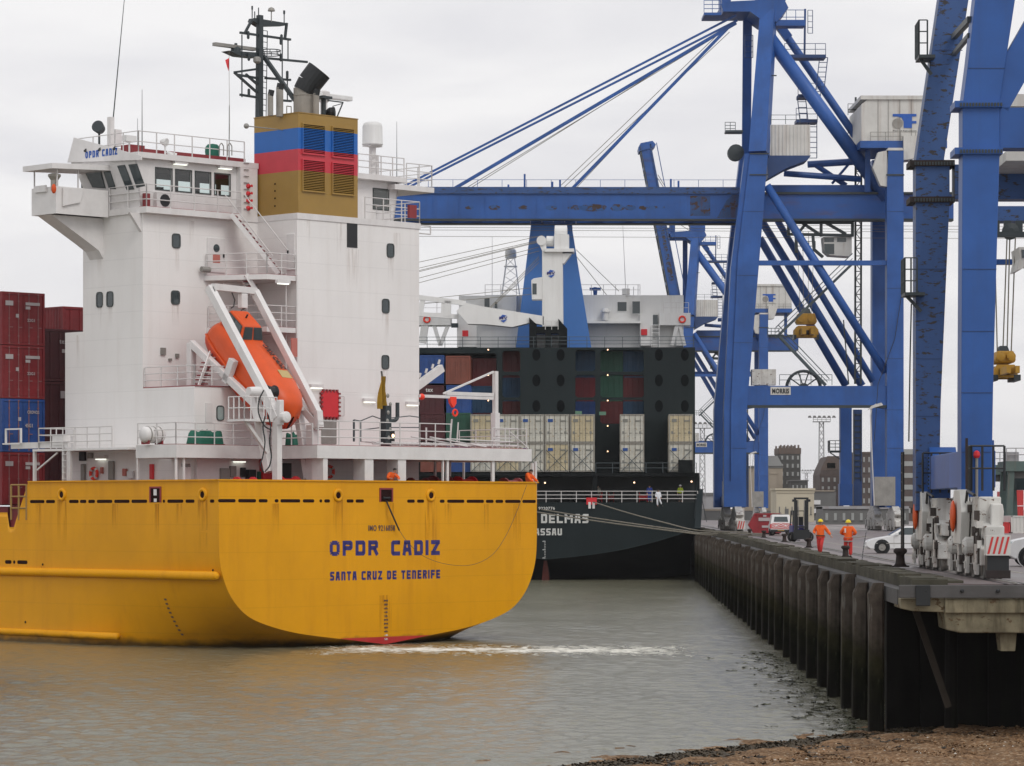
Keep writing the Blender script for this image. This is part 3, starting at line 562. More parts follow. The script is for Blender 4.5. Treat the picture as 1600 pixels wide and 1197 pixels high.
# lettering on the stern
def tt(s, px0, px1, y0, y1, mat, bold=0.0, u=0.0, par=Y, name='lettering'):
    a, b = T(px0, y1, u-.015), T(px1, y1, u-.015); c = T(px0, y0, u); return text(s, name, mat, par, (a[0], u-.02, (a[2]+b[2])/2), (1,0,0), (0,0,1), b[0]-a[0], c[2]-a[2], (0,-1,0), bold)
_m = .5
GLY = {'O': (((.1,1,.9,1),(.1,0,.9,0),(0,.12,0,.88),(1,.12,1,.88),(0,.12,.1,0),(.9,0,1,.12),(1,.88,.9,1),(.1,1,0,.88)), '', ''), 'D': (((0,1,1,1),(0,0,1,0),(0,0,0,1),(1,0,1,1)), 'ac', 'bd'),
 'P': (((0,0,0,1,1),(0,1,1,1),(1,_m,1,1),(0,_m,1,_m)), 'c', 'de'), 'R': (((0,0,0,1,1),(0,1,1,1),(1,_m,1,1),(0,_m,1,_m),(1,0,.62,_m,1)), 'c', 'd'),
 'C': (((0,1,1,1,2),(0,0,1,0,2),(0,0,0,1),(1,.84,1,1)), 'd', 'ac'), 'A': (((0,0,.22,1,1),(1,0,.78,1,1),(.22,1,.78,1,3),(.1,.34,.9,.34)), '', ''), 'I': (((.5,0,.5,1,3),), '', ''),
 'Z': (((0,1,1,1,3),(0,0,1,0,3),(.05,.03,.95,.97)), '', ''), 'S': (((0,1,1,1,2),(0,_m,1,_m),(0,0,1,0,1),(0,_m,0,1),(1,0,1,_m)), '', 'bcef'), 'N': (((0,0,0,1,1),(0,1,1,1),(1,0,1,1,1)), 'c', 'd'),
 'L': (((0,0,0,1,3),(0,0,1,0,2)), '', ''), 'M': (((0,0,0,1,3),(1,0,1,1,3),(.04,.98,.5,.42,1),(.5,.42,.96,.98,2)), '', ''), 'T': (((0,1,1,1,3),(.5,0,.5,1,1)), '', ''), 'U': (((0,0,0,1,2),(1,0,1,1,2),(0,0,1,0)), '', 'ab'), 'E': (((0,0,0,1,3),(0,1,1,1,2),(0,_m,.9,_m,2),(0,0,1,0,2)), '', ''), 'F': (((0,0,0,1,3),(0,1,1,1,2),(0,_m,.9,_m,2)), '', '')}
CORN = {'a':(0,0,-1,-1), 'b':(1,0,1,-1), 'c':(0,1,-1,1), 'd':(1,1,1,1), 'e':(1,_m,1,-1), 'f':(0,_m,-1,-1)}
def block_text(s, name, mat, par, p, xd, up, w, h, nv, th=.24, gap=.32, space=.6):
    """Squared ship lettering drawn from flat strokes with clipped corners."""
    p, xd, up = Vector(p), Vector(xd).normalized(), Vector(up).normalized(); adv = [(.34 if c == 'I' else 1.35 if c == 'M' else space if c == ' ' else 1.0) for c in s]
    u = w/(sum(adv)+gap*(len(s)-1)); t = th*h; q = t/2; mb = MB(); x = 0.0
    for c, a in zip(s, adv):
        W_ = a*u; st, sq, ch = GLY.get(c, ((), '', '')); X = lambda f: x+q+f*(W_-t); Z = lambda f: q+f*(h-t); pt = lambda a_, b_: p+xd*a_+up*b_
        for k in st:
            A, B = Vector((X(k[0]), Z(k[1]))), Vector((X(k[2]), Z(k[3]))); d = (B-A).normalized(); e = k[4] if len(k) > 4 else 0; n = Vector((-d.y, d.x))*q
            if e & 1: A = A-d*q
            if e & 2: B = B+d*q
            mb.add([pt(*(A-n)), pt(*(B-n)), pt(*(B+n)), pt(*(A+n))], [(0,1,2,3)])
        for k in sq+ch:
            f, g, sx, sz = CORN[k]; cx, cz = X(f), Z(g); pts = [(cx,cz),(cx+sx*q,cz)]+([(cx+sx*q,cz+sz*q)] if k in sq else [(cx+sx*q*.5,cz+sz*q*.5)])+[(cx,cz+sz*q)]
            mb.add([pt(*r) for r in pts], [(0,1,2,3)])
        x += W_+gap*u
    return mb.build(name, mat, par)
def bt(s, px0, px1, y0, y1, mat, th=.24, gap=.32, space=.6):
    a, b, c = T(px0, y1, 0), T(px1, y1, 0), T(px0, y0, 0); return block_text(s, 'lettering', mat, Y, (a[0], -.014, (a[2]+b[2])/2), (1,0,0), (0,0,1), b[0]-a[0], c[2]-a[2], (0,-1,0), th, gap, space)
M['imo'] = plain('faded lettering', (.10,.065,.07), .6)
tt('IMO 9216858', 575.5, 617, 820.5, 829.5, M['imo'], .012)
bt('OPDR', 515, 590.5, 844.5, 868.2, M['navy'], .27, .30); bt('CADIZ', 611, 687, 844, 867.6, M['navy'], .27, .30)
bt('SANTA CRUZ DE TENERIFE', 515.5, 687.5, 891.5, 905.5, M['navy'], .25, .34, .5)
for k in range(11):
    tt(('M','8','6','4','2','M')[k % 6], 600, 606, 937+k*6.0, 939.8+k*6.0, M['imo'] if k < 9 else M['white_plain'], .02, name='draught_mark')
def hull_x(u, z):
    w = min(1, u/13.5)**.8; w = w*w*(3-2*w)*.5+w*.5; o = TR*(1-w)+FU*w
    for i in range(4, len(o)-1):
        if o[i][1] >= z >= o[i+1][1]: f = (o[i][1]-z)/(o[i][1]-o[i+1][1]+1e-9); return o[i][0]*(1-f)+o[i+1][0]*f
    return HB
for k in range(9):
    z = 2.55-k*.23; u = 4.9; x = hull_x(u, z)+.012; x2 = hull_x(u, z-.09)+.012
    MB().poly([(-x, u-.2, z),(-x, u+.0, z),(-x2, u+.0, z-.09),(-x2, u-.2, z-.09)]).build('draught_mark', M['imo'], Y)
for px, py in ((67,882),(333,891),(40,972)):
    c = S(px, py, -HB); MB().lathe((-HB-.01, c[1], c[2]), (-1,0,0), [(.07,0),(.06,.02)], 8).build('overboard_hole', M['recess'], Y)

def run_down(p, w, h, mat, side):
    x, y, z = p
    (MB().poly([(x-.009,y-w/2,z),(x-.009,y+w/2,z),(x-.009,y+w/2,z-h),(x-.009,y-w/2,z-h)]) if side else MB().poly([(x-w/2,y-.009,z),(x+w/2,y-.009,z),(x+w/2,y-.009,z-h),(x-w/2,y-.009,z-h)])).build('rust_run', M[mat], Y)
for px, py, h, w in ((673,781,4.2,.9),(528,781,2.2,.7),(609,786,1.6,.6),(700,787,1.2,.5),(430,787,1.8,.5),(808,787,2.6,.6),(602,930,2.2,.9),(760,788,1.5,.4)): run_down(T(px,py,0), w, h, 'run_yellow', False)
for px, py, h, w in ((97,781,2.6,.8),(317,781,3.0,.8),(243,787,2.0,.6),(180,787,1.4,.5),(67,884,.9,.4),(60,787,1.6,.6),(280,787,1.1,.5)): run_down(S(px,py,-HB), w, h, 'run_yellow', True)
# ---- deckhouse
VC, UC, UB = -.80, 6.2, 9.5; ZL, ZD = 13.62, 22.95
MB().prism([(-8.8,9.5,ZL),(VC,9.5,ZL),(VC,UC,ZL),(8.32,UC,ZL),(8.32,14.7,ZL),(-8.8,14.7,ZL)], (0,0,ZD-ZL)).build('deckhouse', M['white'], Y)
MB().prism([(-8.8,5.2,7.45),(-8.8,16.3,7.45),(8.3,16.3,7.45),(8.3,UC+.003,7.45),(-3.2,UC+.003,7.45),(-3.2,5.2,7.45)], (0,0,ZL-.002-7.45)).build('lower_house', M['white'], Y)
MB().box(-8.8, 14.70, ZL, 8.3, 16.3, 16.84).build('forward_house', M['white'], Y)
MB().box(-8.78, 5.15, ZL-.002, VC, 9.49, ZL+.05).build('recess_deck', M['deck_red'], Y)
mb = MB().rail([(-8.75,9.4,ZL+.05),(-8.75,5.25,ZL+.05),(-5.2,5.25,ZL+.05)], 1.05, 3, 1.2); mb.build('railing', M['rail'], Y)
def window(pf, px0, py0, px1, py1, plane, par=Y, mat='glass', rim=.05, name='window', r=.12):
    a, b = pf(px0, py0, plane), pf(px1, py1, plane); side = pf == S; i = 1 if side else 0
    lo, hi = sorted((a[i], b[i])); z0, z1 = sorted((a[2], b[2])); nrm = -1
    def rr(g, d):
        q = min(r+g, (hi-lo)/2+g-.01, (z1-z0)/2+g-.01); pts = []
        for cx, cz, a0 in ((hi-q+g, z1-q+g, 0), (lo+q-g, z1-q+g, 90), (lo+q-g, z0+q-g, 180), (hi-q+g, z0+q-g, 270)):
            pts += [(cx+q*math.cos(R_(a0+t)), cz+q*math.sin(R_(a0+t))) for t in (0, 30, 60, 90)]
        return [((plane-d, x, z) if side else (x, plane-d, z)) for x, z in pts]
    o, n_ = rr(rim, .05), rr(0, .05); k = len(o); vb = rr(rim, 0); fr = MB()
    fr.add(o+n_+vb, [(j, (j+1) % k, k+(j+1) % k, k+j) for j in range(k)]+[(2*k+j, 2*k+(j+1) % k, (j+1) % k, j) for j in range(k)])
    w = fr.build(name, M['rubber'] if mat != 'white' else M['white_plain'], par); MB().poly(rr(.002, .022)).build('pane', M[mat] if mat != 'white' else M['glass'], w); return w
for p in ((151,370,160,390),(152,458,160,479),(168,457,176.5,478)): window(S, *p, -8.8)
for p in ((269.5,366,280.5,387),(268,455,279.5,475)): window(T, *p, UB)
for p in ((605,381.5,614.5,401.5),(597.5,468,607,488.5),(597,556,606.5,576)): window(T, *p, UC)
window(T, 339, 635, 348.5, 656, 5.2, mat='glass_pale')
a, b = T(542, 348.5, UC), T(558, 387.5, UC); MB().box(a[0], UC-.03, b[2], b[0], UC+.05, a[2]).build('louvre_opening', M['black'], Y)
for z in np.linspace(b[2]+.1, a[2]-.1, 9): pass
# doors
def door(pf, px0, py0, px1, py1, plane, mat, par=Y):
    a, b = pf(px0, py0, plane), pf(px1, py1, plane); side = pf == S
    box = (lambda x0, z0, x1, z1, d0, d1: MB().box(plane-d1, x0, z0, plane-d0, x1, z1)) if side else (lambda x0, z0, x1, z1, d0, d1: MB().box(x0, plane-d1, z0, x1, plane-d0, z1))
    i = 1 if side else 0; lo, hi = sorted((a[i], b[i])); z0, z1 = sorted((a[2], b[2])); o = box(lo, z0, hi, z1, 0, .06).build('door', M[mat], par, bevel=.02)
    box(hi-.18, (z0+z1)/2-.1, hi-.1, (z0+z1)/2+.1, .06, .12).build('handle', M['black'], o)
    return o, lo, hi, z0, z1
door(S, 449, 366, 461, 422, VC, 'white_plain'); o, lo, hi, z0, z1 = door(T, 323, 371, 351, 427, UB, 'white_plain')
MB().lathe(((lo+hi)/2, UB-.07, z1-.55), (0,-1,0), [(.22,0),(.2,.03)], 14).build('pane', M['glass'], o)
M['notice'] = plain('red notice', (.50,.16,.13), .6)
MB().box((lo+hi)/2-.25, UB-.075, z1-1.35, (lo+hi)/2+.25, UB-.06, z1-.9).build('notice', M['notice'], o)
# big red hatch with dogs, grey panel under it, hand rail
a, b = T(501, 611, UC), T(527.5, 653, UC); h = MB().box(a[0], UC-.12, b[2], b[0], UC-.001, a[2]).build('hatch', M['red'], Y, bevel=.03); mb = MB()
for k in range(6):
    z = b[2]+(a[2]-b[2])*(k+.5)/6; [MB().box(x-.08, UC-.16, z-.05, x+.08, UC-.02, z+.05).build('dog', M['deck_red'], h) for x in (a[0]-.02, b[0]+.02)]
for k in range(5):
    x = a[0]+(b[0]-a[0])*(k+.5)/5; [MB().box(x-.05, UC-.16, z-.08, x+.05, UC-.02, z+.08).build('dog', M['deck_red'], h) for z in (a[2]+.02, b[2]-.02)]
c = T(533, 620, UC); d = T(533, 650, UC); MB().path([(c[0]-.2,UC,c[2]),(c[0],UC-.25,c[2]),(c[0],UC-.25,d[2]),(d[0]-.2,UC,d[2])], .025).build('grab_rail', M['rail'], h)
a, b = T(502, 656, UC), T(525, 694, UC); MB().box(a[0], UC-.05, b[2], b[0], UC-.001, a[2]).build('vent_panel', M['steel'], Y)
# strip lights
for px, py, pf, pl in ((575,625,T,UC),(642,630,T,UC),(492,603,T,UC),(440,440,T,6.0),(358,446,T,8.8),(372,718,T,5.2),(160,714,S,-8.8),(560,716,T,5.0)):
    c = pf(px, py, pl); l = .45
    o = (MB().box(c[0]-l, c[1]-.22, c[2]-.1, c[0]+l, c[1]-.001, c[2]+.08) if pf == T else MB().box(c[0]-.22, c[1]-l, c[2]-.1, c[0]-.001, c[1]+l, c[2]+.08)).build('strip_light', M['white_plain'], Y)
    (MB().box(c[0]-l+.08, c[1]-.2, c[2]-.16, c[0]+l-.08, c[1]-.05, c[2]-.102) if pf == T else MB().box(c[0]-.2, c[1]-l+.08, c[2]-.16, c[0]-.05, c[1]+l-.08, c[2]-.102)).build('tube', M['tube'], o)
# corner trunking and pipes on the deckhouse
mb = MB().tube((VC-.05, UC-.06, 12), (VC-.05, UC-.06, 19.9), .05).tube((VC-.35, UC+.5, ZL), (VC-.35, UC+.5, 20), .04); mb.build('pipe', M['white_plain'], Y)
a, b = T(470, 440, UC), T(655, 452, UC); c = T(235, 500, UB)
# stern lower fascia decks
def fascia():
    z0, z1 = 9.84, 10.52
    pl = [(-4.55,.3),(HB-.1,.3),(HB-.1,6.1),(8.32,6.1),(8.32,UC),(-4.55,UC)]
    mb = MB().prism([(x, y, z0) for x, y in pl], (0, 0, z1-z0)); mb.build('boat_deck', M['white_plain'], Y)
    MB().prism([(-4.4,.45,z1+.001),(HB-.25,.45,z1+.001),(HB-.25,6,z1+.001),(-4.4,6,z1+.001)], (0,0,.03)).build('deck_covering', M['deck_red'], Y)
    pl = [(-HB+.3,3.75),(-4.56,3.75),(-4.56,5.19),(-8.82,5.19),(-8.82,7.1),(-HB+.3,7.1)]
    MB().prism([(x, y, z0) for x, y in pl], (0, 0, z1-z0)).build('boat_deck', M['white_plain'], Y)
    MB().prism([(-HB+.45,3.9,z1+.001),(-4.6,3.9,z1+.001),(-4.6,5.1,z1+.001),(-HB+.45,5.1,z1+.001)], (0,0,.03)).build('deck_covering', M['deck_red'], Y)
    for px0, px1, u in ((505,512,.35),(570,583.5,.36),(622,634.5,.36),(692,693.8,.4),(698.5,701.5,.4),(769,773,.4),(836.5,839,.4)):
        a, b = T(px0, 730, u), T(px1, 730, u); MB().box(a[0], u, 7.45, b[0], u+(.12 if px1-px0 < 6 else .9), z0).build('stanchion', M['white_plain'], Y)
    for px0, px1, u in ((680,682,4.5),(703,705,4.5),(725,726.5,5.8),(832,834,5)):
        a, b = T(px0, 730, u), T(px1, 730, u); MB().box(a[0], u, 7.45, b[0], u+.12, z0).build('stanchion', M['white_plain'], Y)
    for px, u in ((222,7.0),(269,3.85),(274,3.9)):
        x = -HB+.35 if px < 270 else -HB+.9; MB().box(x, u, 7.45, x+.1, u+.1, z0).build('stanchion', M['white_plain'], Y)
    zz = z1+.03
    MB().rail([(-HB+.35,7.0,zz),(-HB+.35,3.85,zz),(-4.7,3.85,zz),(-4.7,.5,zz)], 1.1, 3, 1.35).build('railing', M['rail'], Y)
    MB().rail([(-4.4,.4,zz),(2.9,.4,zz)], 1.25, 3, 1.6).build('railing', M['rail'], Y)
    MB().rail([(2.9,.4,zz),(5.2,.4,zz)], 1.25, 3, 1.1).build('railing', M['rail'], Y); MB().rail([(8.6,.6,zz),(HB-.9,.6,zz)], 1.1, 2, .8).build('railing', M['rail'], Y)
    MB().rail([(HB-.2,.6,zz),(HB-.2,6,zz)], 1.1, 3, 1.3).build('railing', M['rail'], Y)
    mb = MB()                                                        # low pipe work and gratings on the starboard deck
    for k in range(9):
        y = .7+k*.3; mb.tube((-.3+k*.5, y, zz+.12+.05*(k % 3)), (HB-.5, y, zz+.12+.05*(k % 2)), .04)
    for k in range(24): x = 1+k*.42; mb.tube((x, .6, zz+.06), (x+.3, 3.4, zz+.3), .025)
    mb.tube((5, .5, zz+.45), (HB-1.4, .5, zz+.35), .035).tube((HB-1.6, .5, zz+.9), (HB-.25, .42, zz+.02), .04).tube((3, 1.2, zz+.55), (6.6, .5, zz+.05), .035).tube((4.4, 1.2, zz+.55), (8, .5, zz+.05), .035)
    mb.build('pipework', M['rail'], Y)
fascia()
# mooring deck interior
for px, py, w_, h_, m_, pl_ in ((130,713,.5,.5,'black',-8.85),(142,712,.35,.3,'steel',-8.85),(131,738,.3,.9,'steel',-8.85),(160,735,.16,.35,'notice',-8.85),(175,735,.42,1.0,'steel',-8.85),(196,738,.3,.4,'notice',-8.85),(238,737,.25,.8,'red',-8.85),(205,742,.5,.4,'white_plain',-8.85)):
    c = S(px, py, pl_); MB().box(pl_-.12,c[1]-w_/2,c[2]-h_/2,pl_+.04,c[1]+w_/2,c[2]+h_/2).build('wall_fitting', M[m_], Y, bevel=.03)
for px, py, w_, h_, m_ in ((289,735,.5,.7,'steel'),(310,731,.55,.6,'cream'),(331,736,.2,.7,'notice'),(362,737,.4,.6,'steel'),(378,738,.3,.5,'black'),(405,744,.35,.5,'green')):
    c = T(px, py, 5.19); MB().box(c[0]-w_/2,5.02,c[2]-h_/2,c[0]+w_/2,5.19,c[2]+h_/2).build('wall_fitting', M[m_], Y, bevel=.03)
MB().box(-8.78, 5.0, 7.5, -6.6, 5.19, 9.83).build('locker', M['white_plain'], Y)
for px, w, h, m in ((289,.55,1.05,'white_plain'),(417,.75,1.9,'red'),(443,.9,1.5,'black'),(392,.5,.9,'black'),(350,.6,1.0,'steel')):
    c = T(px, 735, 5.0); MB().box(c[0]-w/2, 4.85, 8.72, c[0]+w/2, 5.18, 8.72+h*.62).build('wall_box', M[m], Y, bevel=.02)
for k, (px, r) in enumerate(((452,.34),(690,.42),(728,.4),(800,.36),(385,.3),(655,.33))):
    c = T(px, 748, 2.4+.3*(k % 2)); MB().lathe((c[0]-.6, c[1], 8.45), (1,0,0), [(r*.5,-.1),(r*1.4,-.1),(r*1.4,0),(r,.06),(r,.95),(r*1.4,1.0),(r*1.4,1.1),(.1,1.12)], 14).build('mooring_winch', M['red'] if k % 2 == 0 else M['deck_red'], Y)
for px, py, h, w in ((610,403,1.4,.5),(602,490,1.5,.5),(601,578,1.2,.5),(551,389,2.4,.9),(480,344,1.6,.4),(530,346,2.2,.4),(620,364,1.3,.5),(515,656,1.0,.9)): run_down(T(px,py,UC), w, h, 'run_white', False)
for px, py, h, w in ((275,388,1.4,.5),(274,477,1.2,.5),(300,345,1.5,.4)): run_down(T(px,py,UB), w, h, 'run_white', False)
for px, py, h, w in ((155,392,1.5,.4),(156,480,1.3,.4),(172,480,1.1,.4),(120,524,2.0,.5)): run_down(S(px,py,-8.8), w, h, 'run_white', True)
# ---- funnel
def funnel_mat(dark=1.0, nm='funnel bands'):
    m, nt, b, N, L = newmat(nm); tc = N('ShaderNodeTexCoord'); sp = N('ShaderNodeSeparateXYZ'); L(tc.outputs['Object'], sp.inputs[0]); b.inputs['Roughness'].default_value = .5
    k = N('ShaderNodeMapRange'); k.inputs['From Min'].default_value = 22.9; k.inputs['From Max'].default_value = 28.9; L(sp.outputs['Z'], k.inputs[0])
    zz = [T(466, y, UC)[2] for y in (266.5, 233, 199.5)]; r = N('ShaderNodeValToRGB'); r.color_ramp.interpolation = 'CONSTANT'; L(k.outputs[0], r.inputs[0]); e = r.color_ramp.elements
    e[0].position = 0; e[0].color = (.34*dark,.205*dark,.045*dark,1); e[1].position = (zz[0]-22.9)/6; e[1].color = (.56*dark,.045*dark,.065*dark,1)
    x = e.new((zz[1]-22.9)/6); x.color = (.015*dark,.13*dark,.46*dark,1); x = e.new((zz[2]-22.9)/6); x.color = (.34*dark,.205*dark,.045*dark,1)
    n = N('ShaderNodeTexNoise'); n.inputs['Scale'].default_value = 1.2; n.inputs['Detail'].default_value = 5; L(tc.outputs['Object'], n.inputs[0]); q = N('ShaderNodeMapRange'); q.inputs['To Min'].default_value = .86; q.inputs['To Max'].default_value = 1.1; L(n.outputs['Fac'], q.inputs[0])
    x = N('ShaderNodeMix'); x.data_type = 'RGBA'; x.blend_type = 'MULTIPLY'; x.inputs[0].default_value = 1; L(r.outputs[0], x.inputs[6]); L(q.outputs[0], x.inputs[7]); L(x.outputs[2], b.inputs['Base Color']); return m
M['bands'] = funnel_mat()
FX0, FX1, FZ = T(466, 177, UC)[0], T(559, 187, UC)[0], 28.72
MB().box(FX0, UC-.02, ZD, FX1, 9.9, FZ).build('funnel', M['bands'], Y, bevel=.03)
MB().prism([(FX0-.02,UC-.04,FZ),(FX1+.02,UC-.04,FZ),(FX1+.02,9.92,FZ),(FX0-.02,9.92,FZ)], (0,0,.05)).build('funnel_rim', M['funnel_gold'], Y)
for p in ((472.5,194,506,242.5),(519,199.5,551.5,248),(472.5,250,506,300.5),(519,255,551.5,305)):
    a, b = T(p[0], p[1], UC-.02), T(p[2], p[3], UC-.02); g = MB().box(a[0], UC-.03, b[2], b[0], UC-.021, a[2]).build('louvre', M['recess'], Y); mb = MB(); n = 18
    for k in range(n): z = b[2]+(a[2]-b[2])*k/n; hh = (a[2]-b[2])/n; mb.add([(a[0],UC-.10,z),(b[0],UC-.10,z),(b[0],UC-.035,z+hh*.62),(a[0],UC-.035,z+hh*.62)], [(0,1,2,3)])
    mb.build('slat', M['bands'], g)
    MB().box(a[0]-.06, UC-.12, b[2]-.06, a[0], UC-.02, a[2]+.06).box(b[0], UC-.12, b[2]-.06, b[0]+.06, UC-.02, a[2]+.06).box(a[0], UC-.12, a[2], b[0], UC-.02, a[2]+.06).box(a[0], UC-.12, b[2]-.06, b[0], UC-.02, b[2]).build('frame', M['bands'], g)
for y in (287.5, 298.5, 310, 322): c = S(430, y, FX0); MB().lathe((FX0-.01, c[1], c[2]), (-1,0,0), [(.05,0),(.05,.02)], 8).build('step_hole', M['recess'], Y)
U8 = 8.0
def stackpipe(px, py0, py1, r, mat='stack', u=U8):
    a, b = T(px, py0, u), T(px, py1, u); return MB().tube((a[0], u, FZ-.1), (a[0], u, b[2]), r, 18)
c = T(477, 140, U8); k = stackpipe(477, 180, 138, .66).build('exhaust_pipe', M['stack'], Y, smooth=False)
MB().torus((c[0], U8, T(477,150,U8)[2]), (0,0,1), .66, .03, 24, 6).build('weld_ring', M['stack'], k)
p = Vector((c[0]-.05, U8, c[2])); q = p+Vector((.55, -.62, 1.05)); MB().tube(p-Vector((0,0,.15)), p.lerp(q, .35), .67, 20, .70).tube(p.lerp(q, .33), q, .70, 20, .72).build('cowl', M['black'], k, smooth=False)
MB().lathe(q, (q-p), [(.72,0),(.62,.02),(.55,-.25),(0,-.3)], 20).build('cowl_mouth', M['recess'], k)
for px, py, r in ((422.5,147,.16),(437,137,.20),(494,146,.17)):
    kk = stackpipe(px, 183, py, r, u=7.6 if px < 480 else 7.0).build('exhaust_pipe', M['stack'], Y); b = T(px, py, 7.6 if px < 480 else 7.0); MB().tube((b[0], b[1], b[2]-.1), (b[0]+.04, b[1]-.06, b[2]+.22), r*1.02, 14).build('pipe_mouth', M['black'], kk)
# ---- signal mast behind the funnel
UM = 10.6
def m(px, py): return T(px, py, UM)
mb = MB(); zb = FZ-5.5
P0, P1 = m(404, 185), m(406, 24); mb.bar((P0[0], UM, ZD), P1, .36, .36, w2=.28, h2=.28); mt = mb.build('mast', M['mast'], Y)
mb = MB(); a, b = m(394,30), m(448,37); mb.prism([m(398,28),m(448,36),m(446,40),m(408,41),m(396,33)], (0,.5,0)); mb.build('mast_platform', M['mast'], mt)
mb = MB()
for p, q in (((394,30),(383,51)),((448,36),(445,62)),((375,51),(454,62)),((417,91),(480,97)),((366,113),(401,108)),((366,113),(401,144)),((372,117),(401,122)),((384,116),(401,131)),((375,148),(400,152)),((414,122),(454,125)),((440,157),(455,158)),((378,54),(378,152)),((450,62),(450,95)),((449,125),(449,157)),((441,60),(441,158))):
    a, b = m(*p), m(*q); mb.bar(a, b, .12 if p[0] != q[0] else .05)
mb.build('yard', M['mast'], mt)
mb = MB().bar(m(412, 88), T(461, 157, 8.3), .2); mb.build('mast_stay', M['mast'], mt)
mb = MB().prism([m(358,79),m(372,80),m(403,82),m(403,90),m(376,87)], (0,.7,0)); mb.build('radar_platform', M['mast'], mt)
a = m(374, 78); MB().lathe((a[0], a[1]+.3, a[2]-.1), (0,0,1), [(.3,0),(.28,.2),(.1,.35),(.08,.5)], 12).build('radar_turner', M['mast'], mt)
a, b = m(340, 68), m(403, 69); MB().box(a[0], UM+.15, a[2]-.09, b[0], UM+.45, a[2]+.09).build('radar_scanner', M['steel'], mt)
mb = MB(); c = m(423, 79)
mb.torus((c[0], UM, c[2]), (0,0,1), .55, .03, 20, 6).torus((c[0], UM, c[2]-.25), (0,0,1), .5, .03, 20, 6)
for t_ in range(8): x, y = .53*math.cos(t_*.785), .53*math.sin(t_*.785); mb.tube((c[0]+x, UM+y, c[2]-.25), (c[0]+x, UM+y, c[2]), .02)
mb.ladder(m(412, 182), m(414, 48), .35, (1,0,0)); mb.build('mast_ladder', M['mast'], mt)
c = m(424, 17); MB().lathe((c[0], UM, c[2]-.02), (0,0,1), [(.03,-.6),(.03,-.02),(.2,0),(.2,.06),(.15,.17),(0,.24)], 14).build('satellite_dome', M['steel'], mt)
mb = MB()
for px, y0, y1 in ((394,12,28),(398,18,30),(404,12,25),(444,20,36)): mb.tube(m(px, y1), m(px, y0), .03)
mb.lathe(m(444,22), (0,0,1), [(.06,0),(.06,.2)], 8).lathe(m(394,15), (0,0,1), [(.05,0),(.05,.2)], 8).build('aerial', M['mast'], mt)
for px, py in ((386,53),(438,58),(387,87),(437,88),(387,143),(437,62),(447,115)):
    c = m(px, py); MB().lathe((c[0], UM-.1, c[2]-.15), (0,0,1), [(.03,-.15),(.08,-.1),(.08,.25),(.03,.3)], 10).build('signal_lamp', M['mast'], mt)
c = m(398, 100); MB().lathe((c[0], UM-.2, c[2]), (0,0,1), [(.1,0),(.22,.1),(.22,.3),(.12,.38)], 12).build('horn', M['steel'], mt)
MB().path([m(358,79), m(358,120), m(359,190), T(358,245,9.6)], .012, 5).build('halyard', M['rope'], mt)
c = m(356, 100); MB().add([(c[0]+.1,UM,c[2]+.35),(c[0]-.15,UM+.05,c[2]+.2),(c[0]-.1,UM-.04,c[2]-.15),(c[0]+.05,UM,c[2]-.4),(c[0]+.12,UM+.03,c[2])], [(0,1,2,4),(2,3,4)]).build('mast_flag', M['red'], mt)
# second radar on the wheelhouse roof behind the funnel, horn and floodlight, hoops
u = 10.8; r0 = thing
c = T(506, 155, u); MB().lathe((c[0], u, ZD+3), (0,0,1), [(.25,0),(.2,c[2]-ZD-3.2),(.34,c[2]-ZD-3.1),(.34,c[2]-ZD-2.6),(.12,c[2]-ZD-2.5)], 14).build('radar_post', M['white_plain'], Y)
a, b = T(487, 138, u), T(547.5, 151, u); MB().box(a[0], u-.22, c[2]+.05, b[0], u+.22, c[2]+.33).build('radar_scanner', M['cream'], Y, bevel=.05)
c = T(518, 176, 8.6); MB().lathe((c[0]-.1, 8.6, c[2]), (.9,-.5,.1), [(.1,-.3),(.28,-.05),(.3,.25),(.05,.27)], 14).build('floodlight', M['black'], Y)
MB().tube((c[0]-.6,8.6,FZ), (c[0]-.6,8.6,c[2]+.9), .14).box(c[0]-.95, 8.3, c[2]+.7, c[0]-.2, 8.9, c[2]+.85).build('light_post', M['mast'], Y)
mb = MB(); mb.path([T(527,182,8.2), T(536,160,8.2), T(512,157,8.2)], .04).path([T(523,180,8.2), T(520,166,8.2), T(534,162,8.2)], .025); mb.build('roof_rail', M['mast'], Y)
mb = MB()
for px in (346, 359): a, b = T(px-3.3, 243, 9.3), T(px+3.3, 243, 9.3); z = T(px, 224, 9.3)[2]; MB().path([a, (a[0],a[1],z-.15), (a[0]+.12,a[1],z), (b[0]-.12,a[1],z), (b[0],a[1],z-.15), b], .03).build('ladder_hoop', M['steel'], Y)
a, b = T(448, 177, 8), T(455, 177, 8); z = T(450, 166, 8)[2]; mb.path([(a[0],8,FZ), (a[0],8,z), (b[0],8,z), (b[0],8,FZ)], .03); mb.build('ladder_hoop', M['steel'], Y)
c = T(386, 197, 7.5); MB().sphere((c[0]-.05, 7.5, c[2]), .15).tube((c[0], 7.5, c[2]), (FX0, 7.5, c[2]), .03).build('deck_speaker', M['steel'], Y)
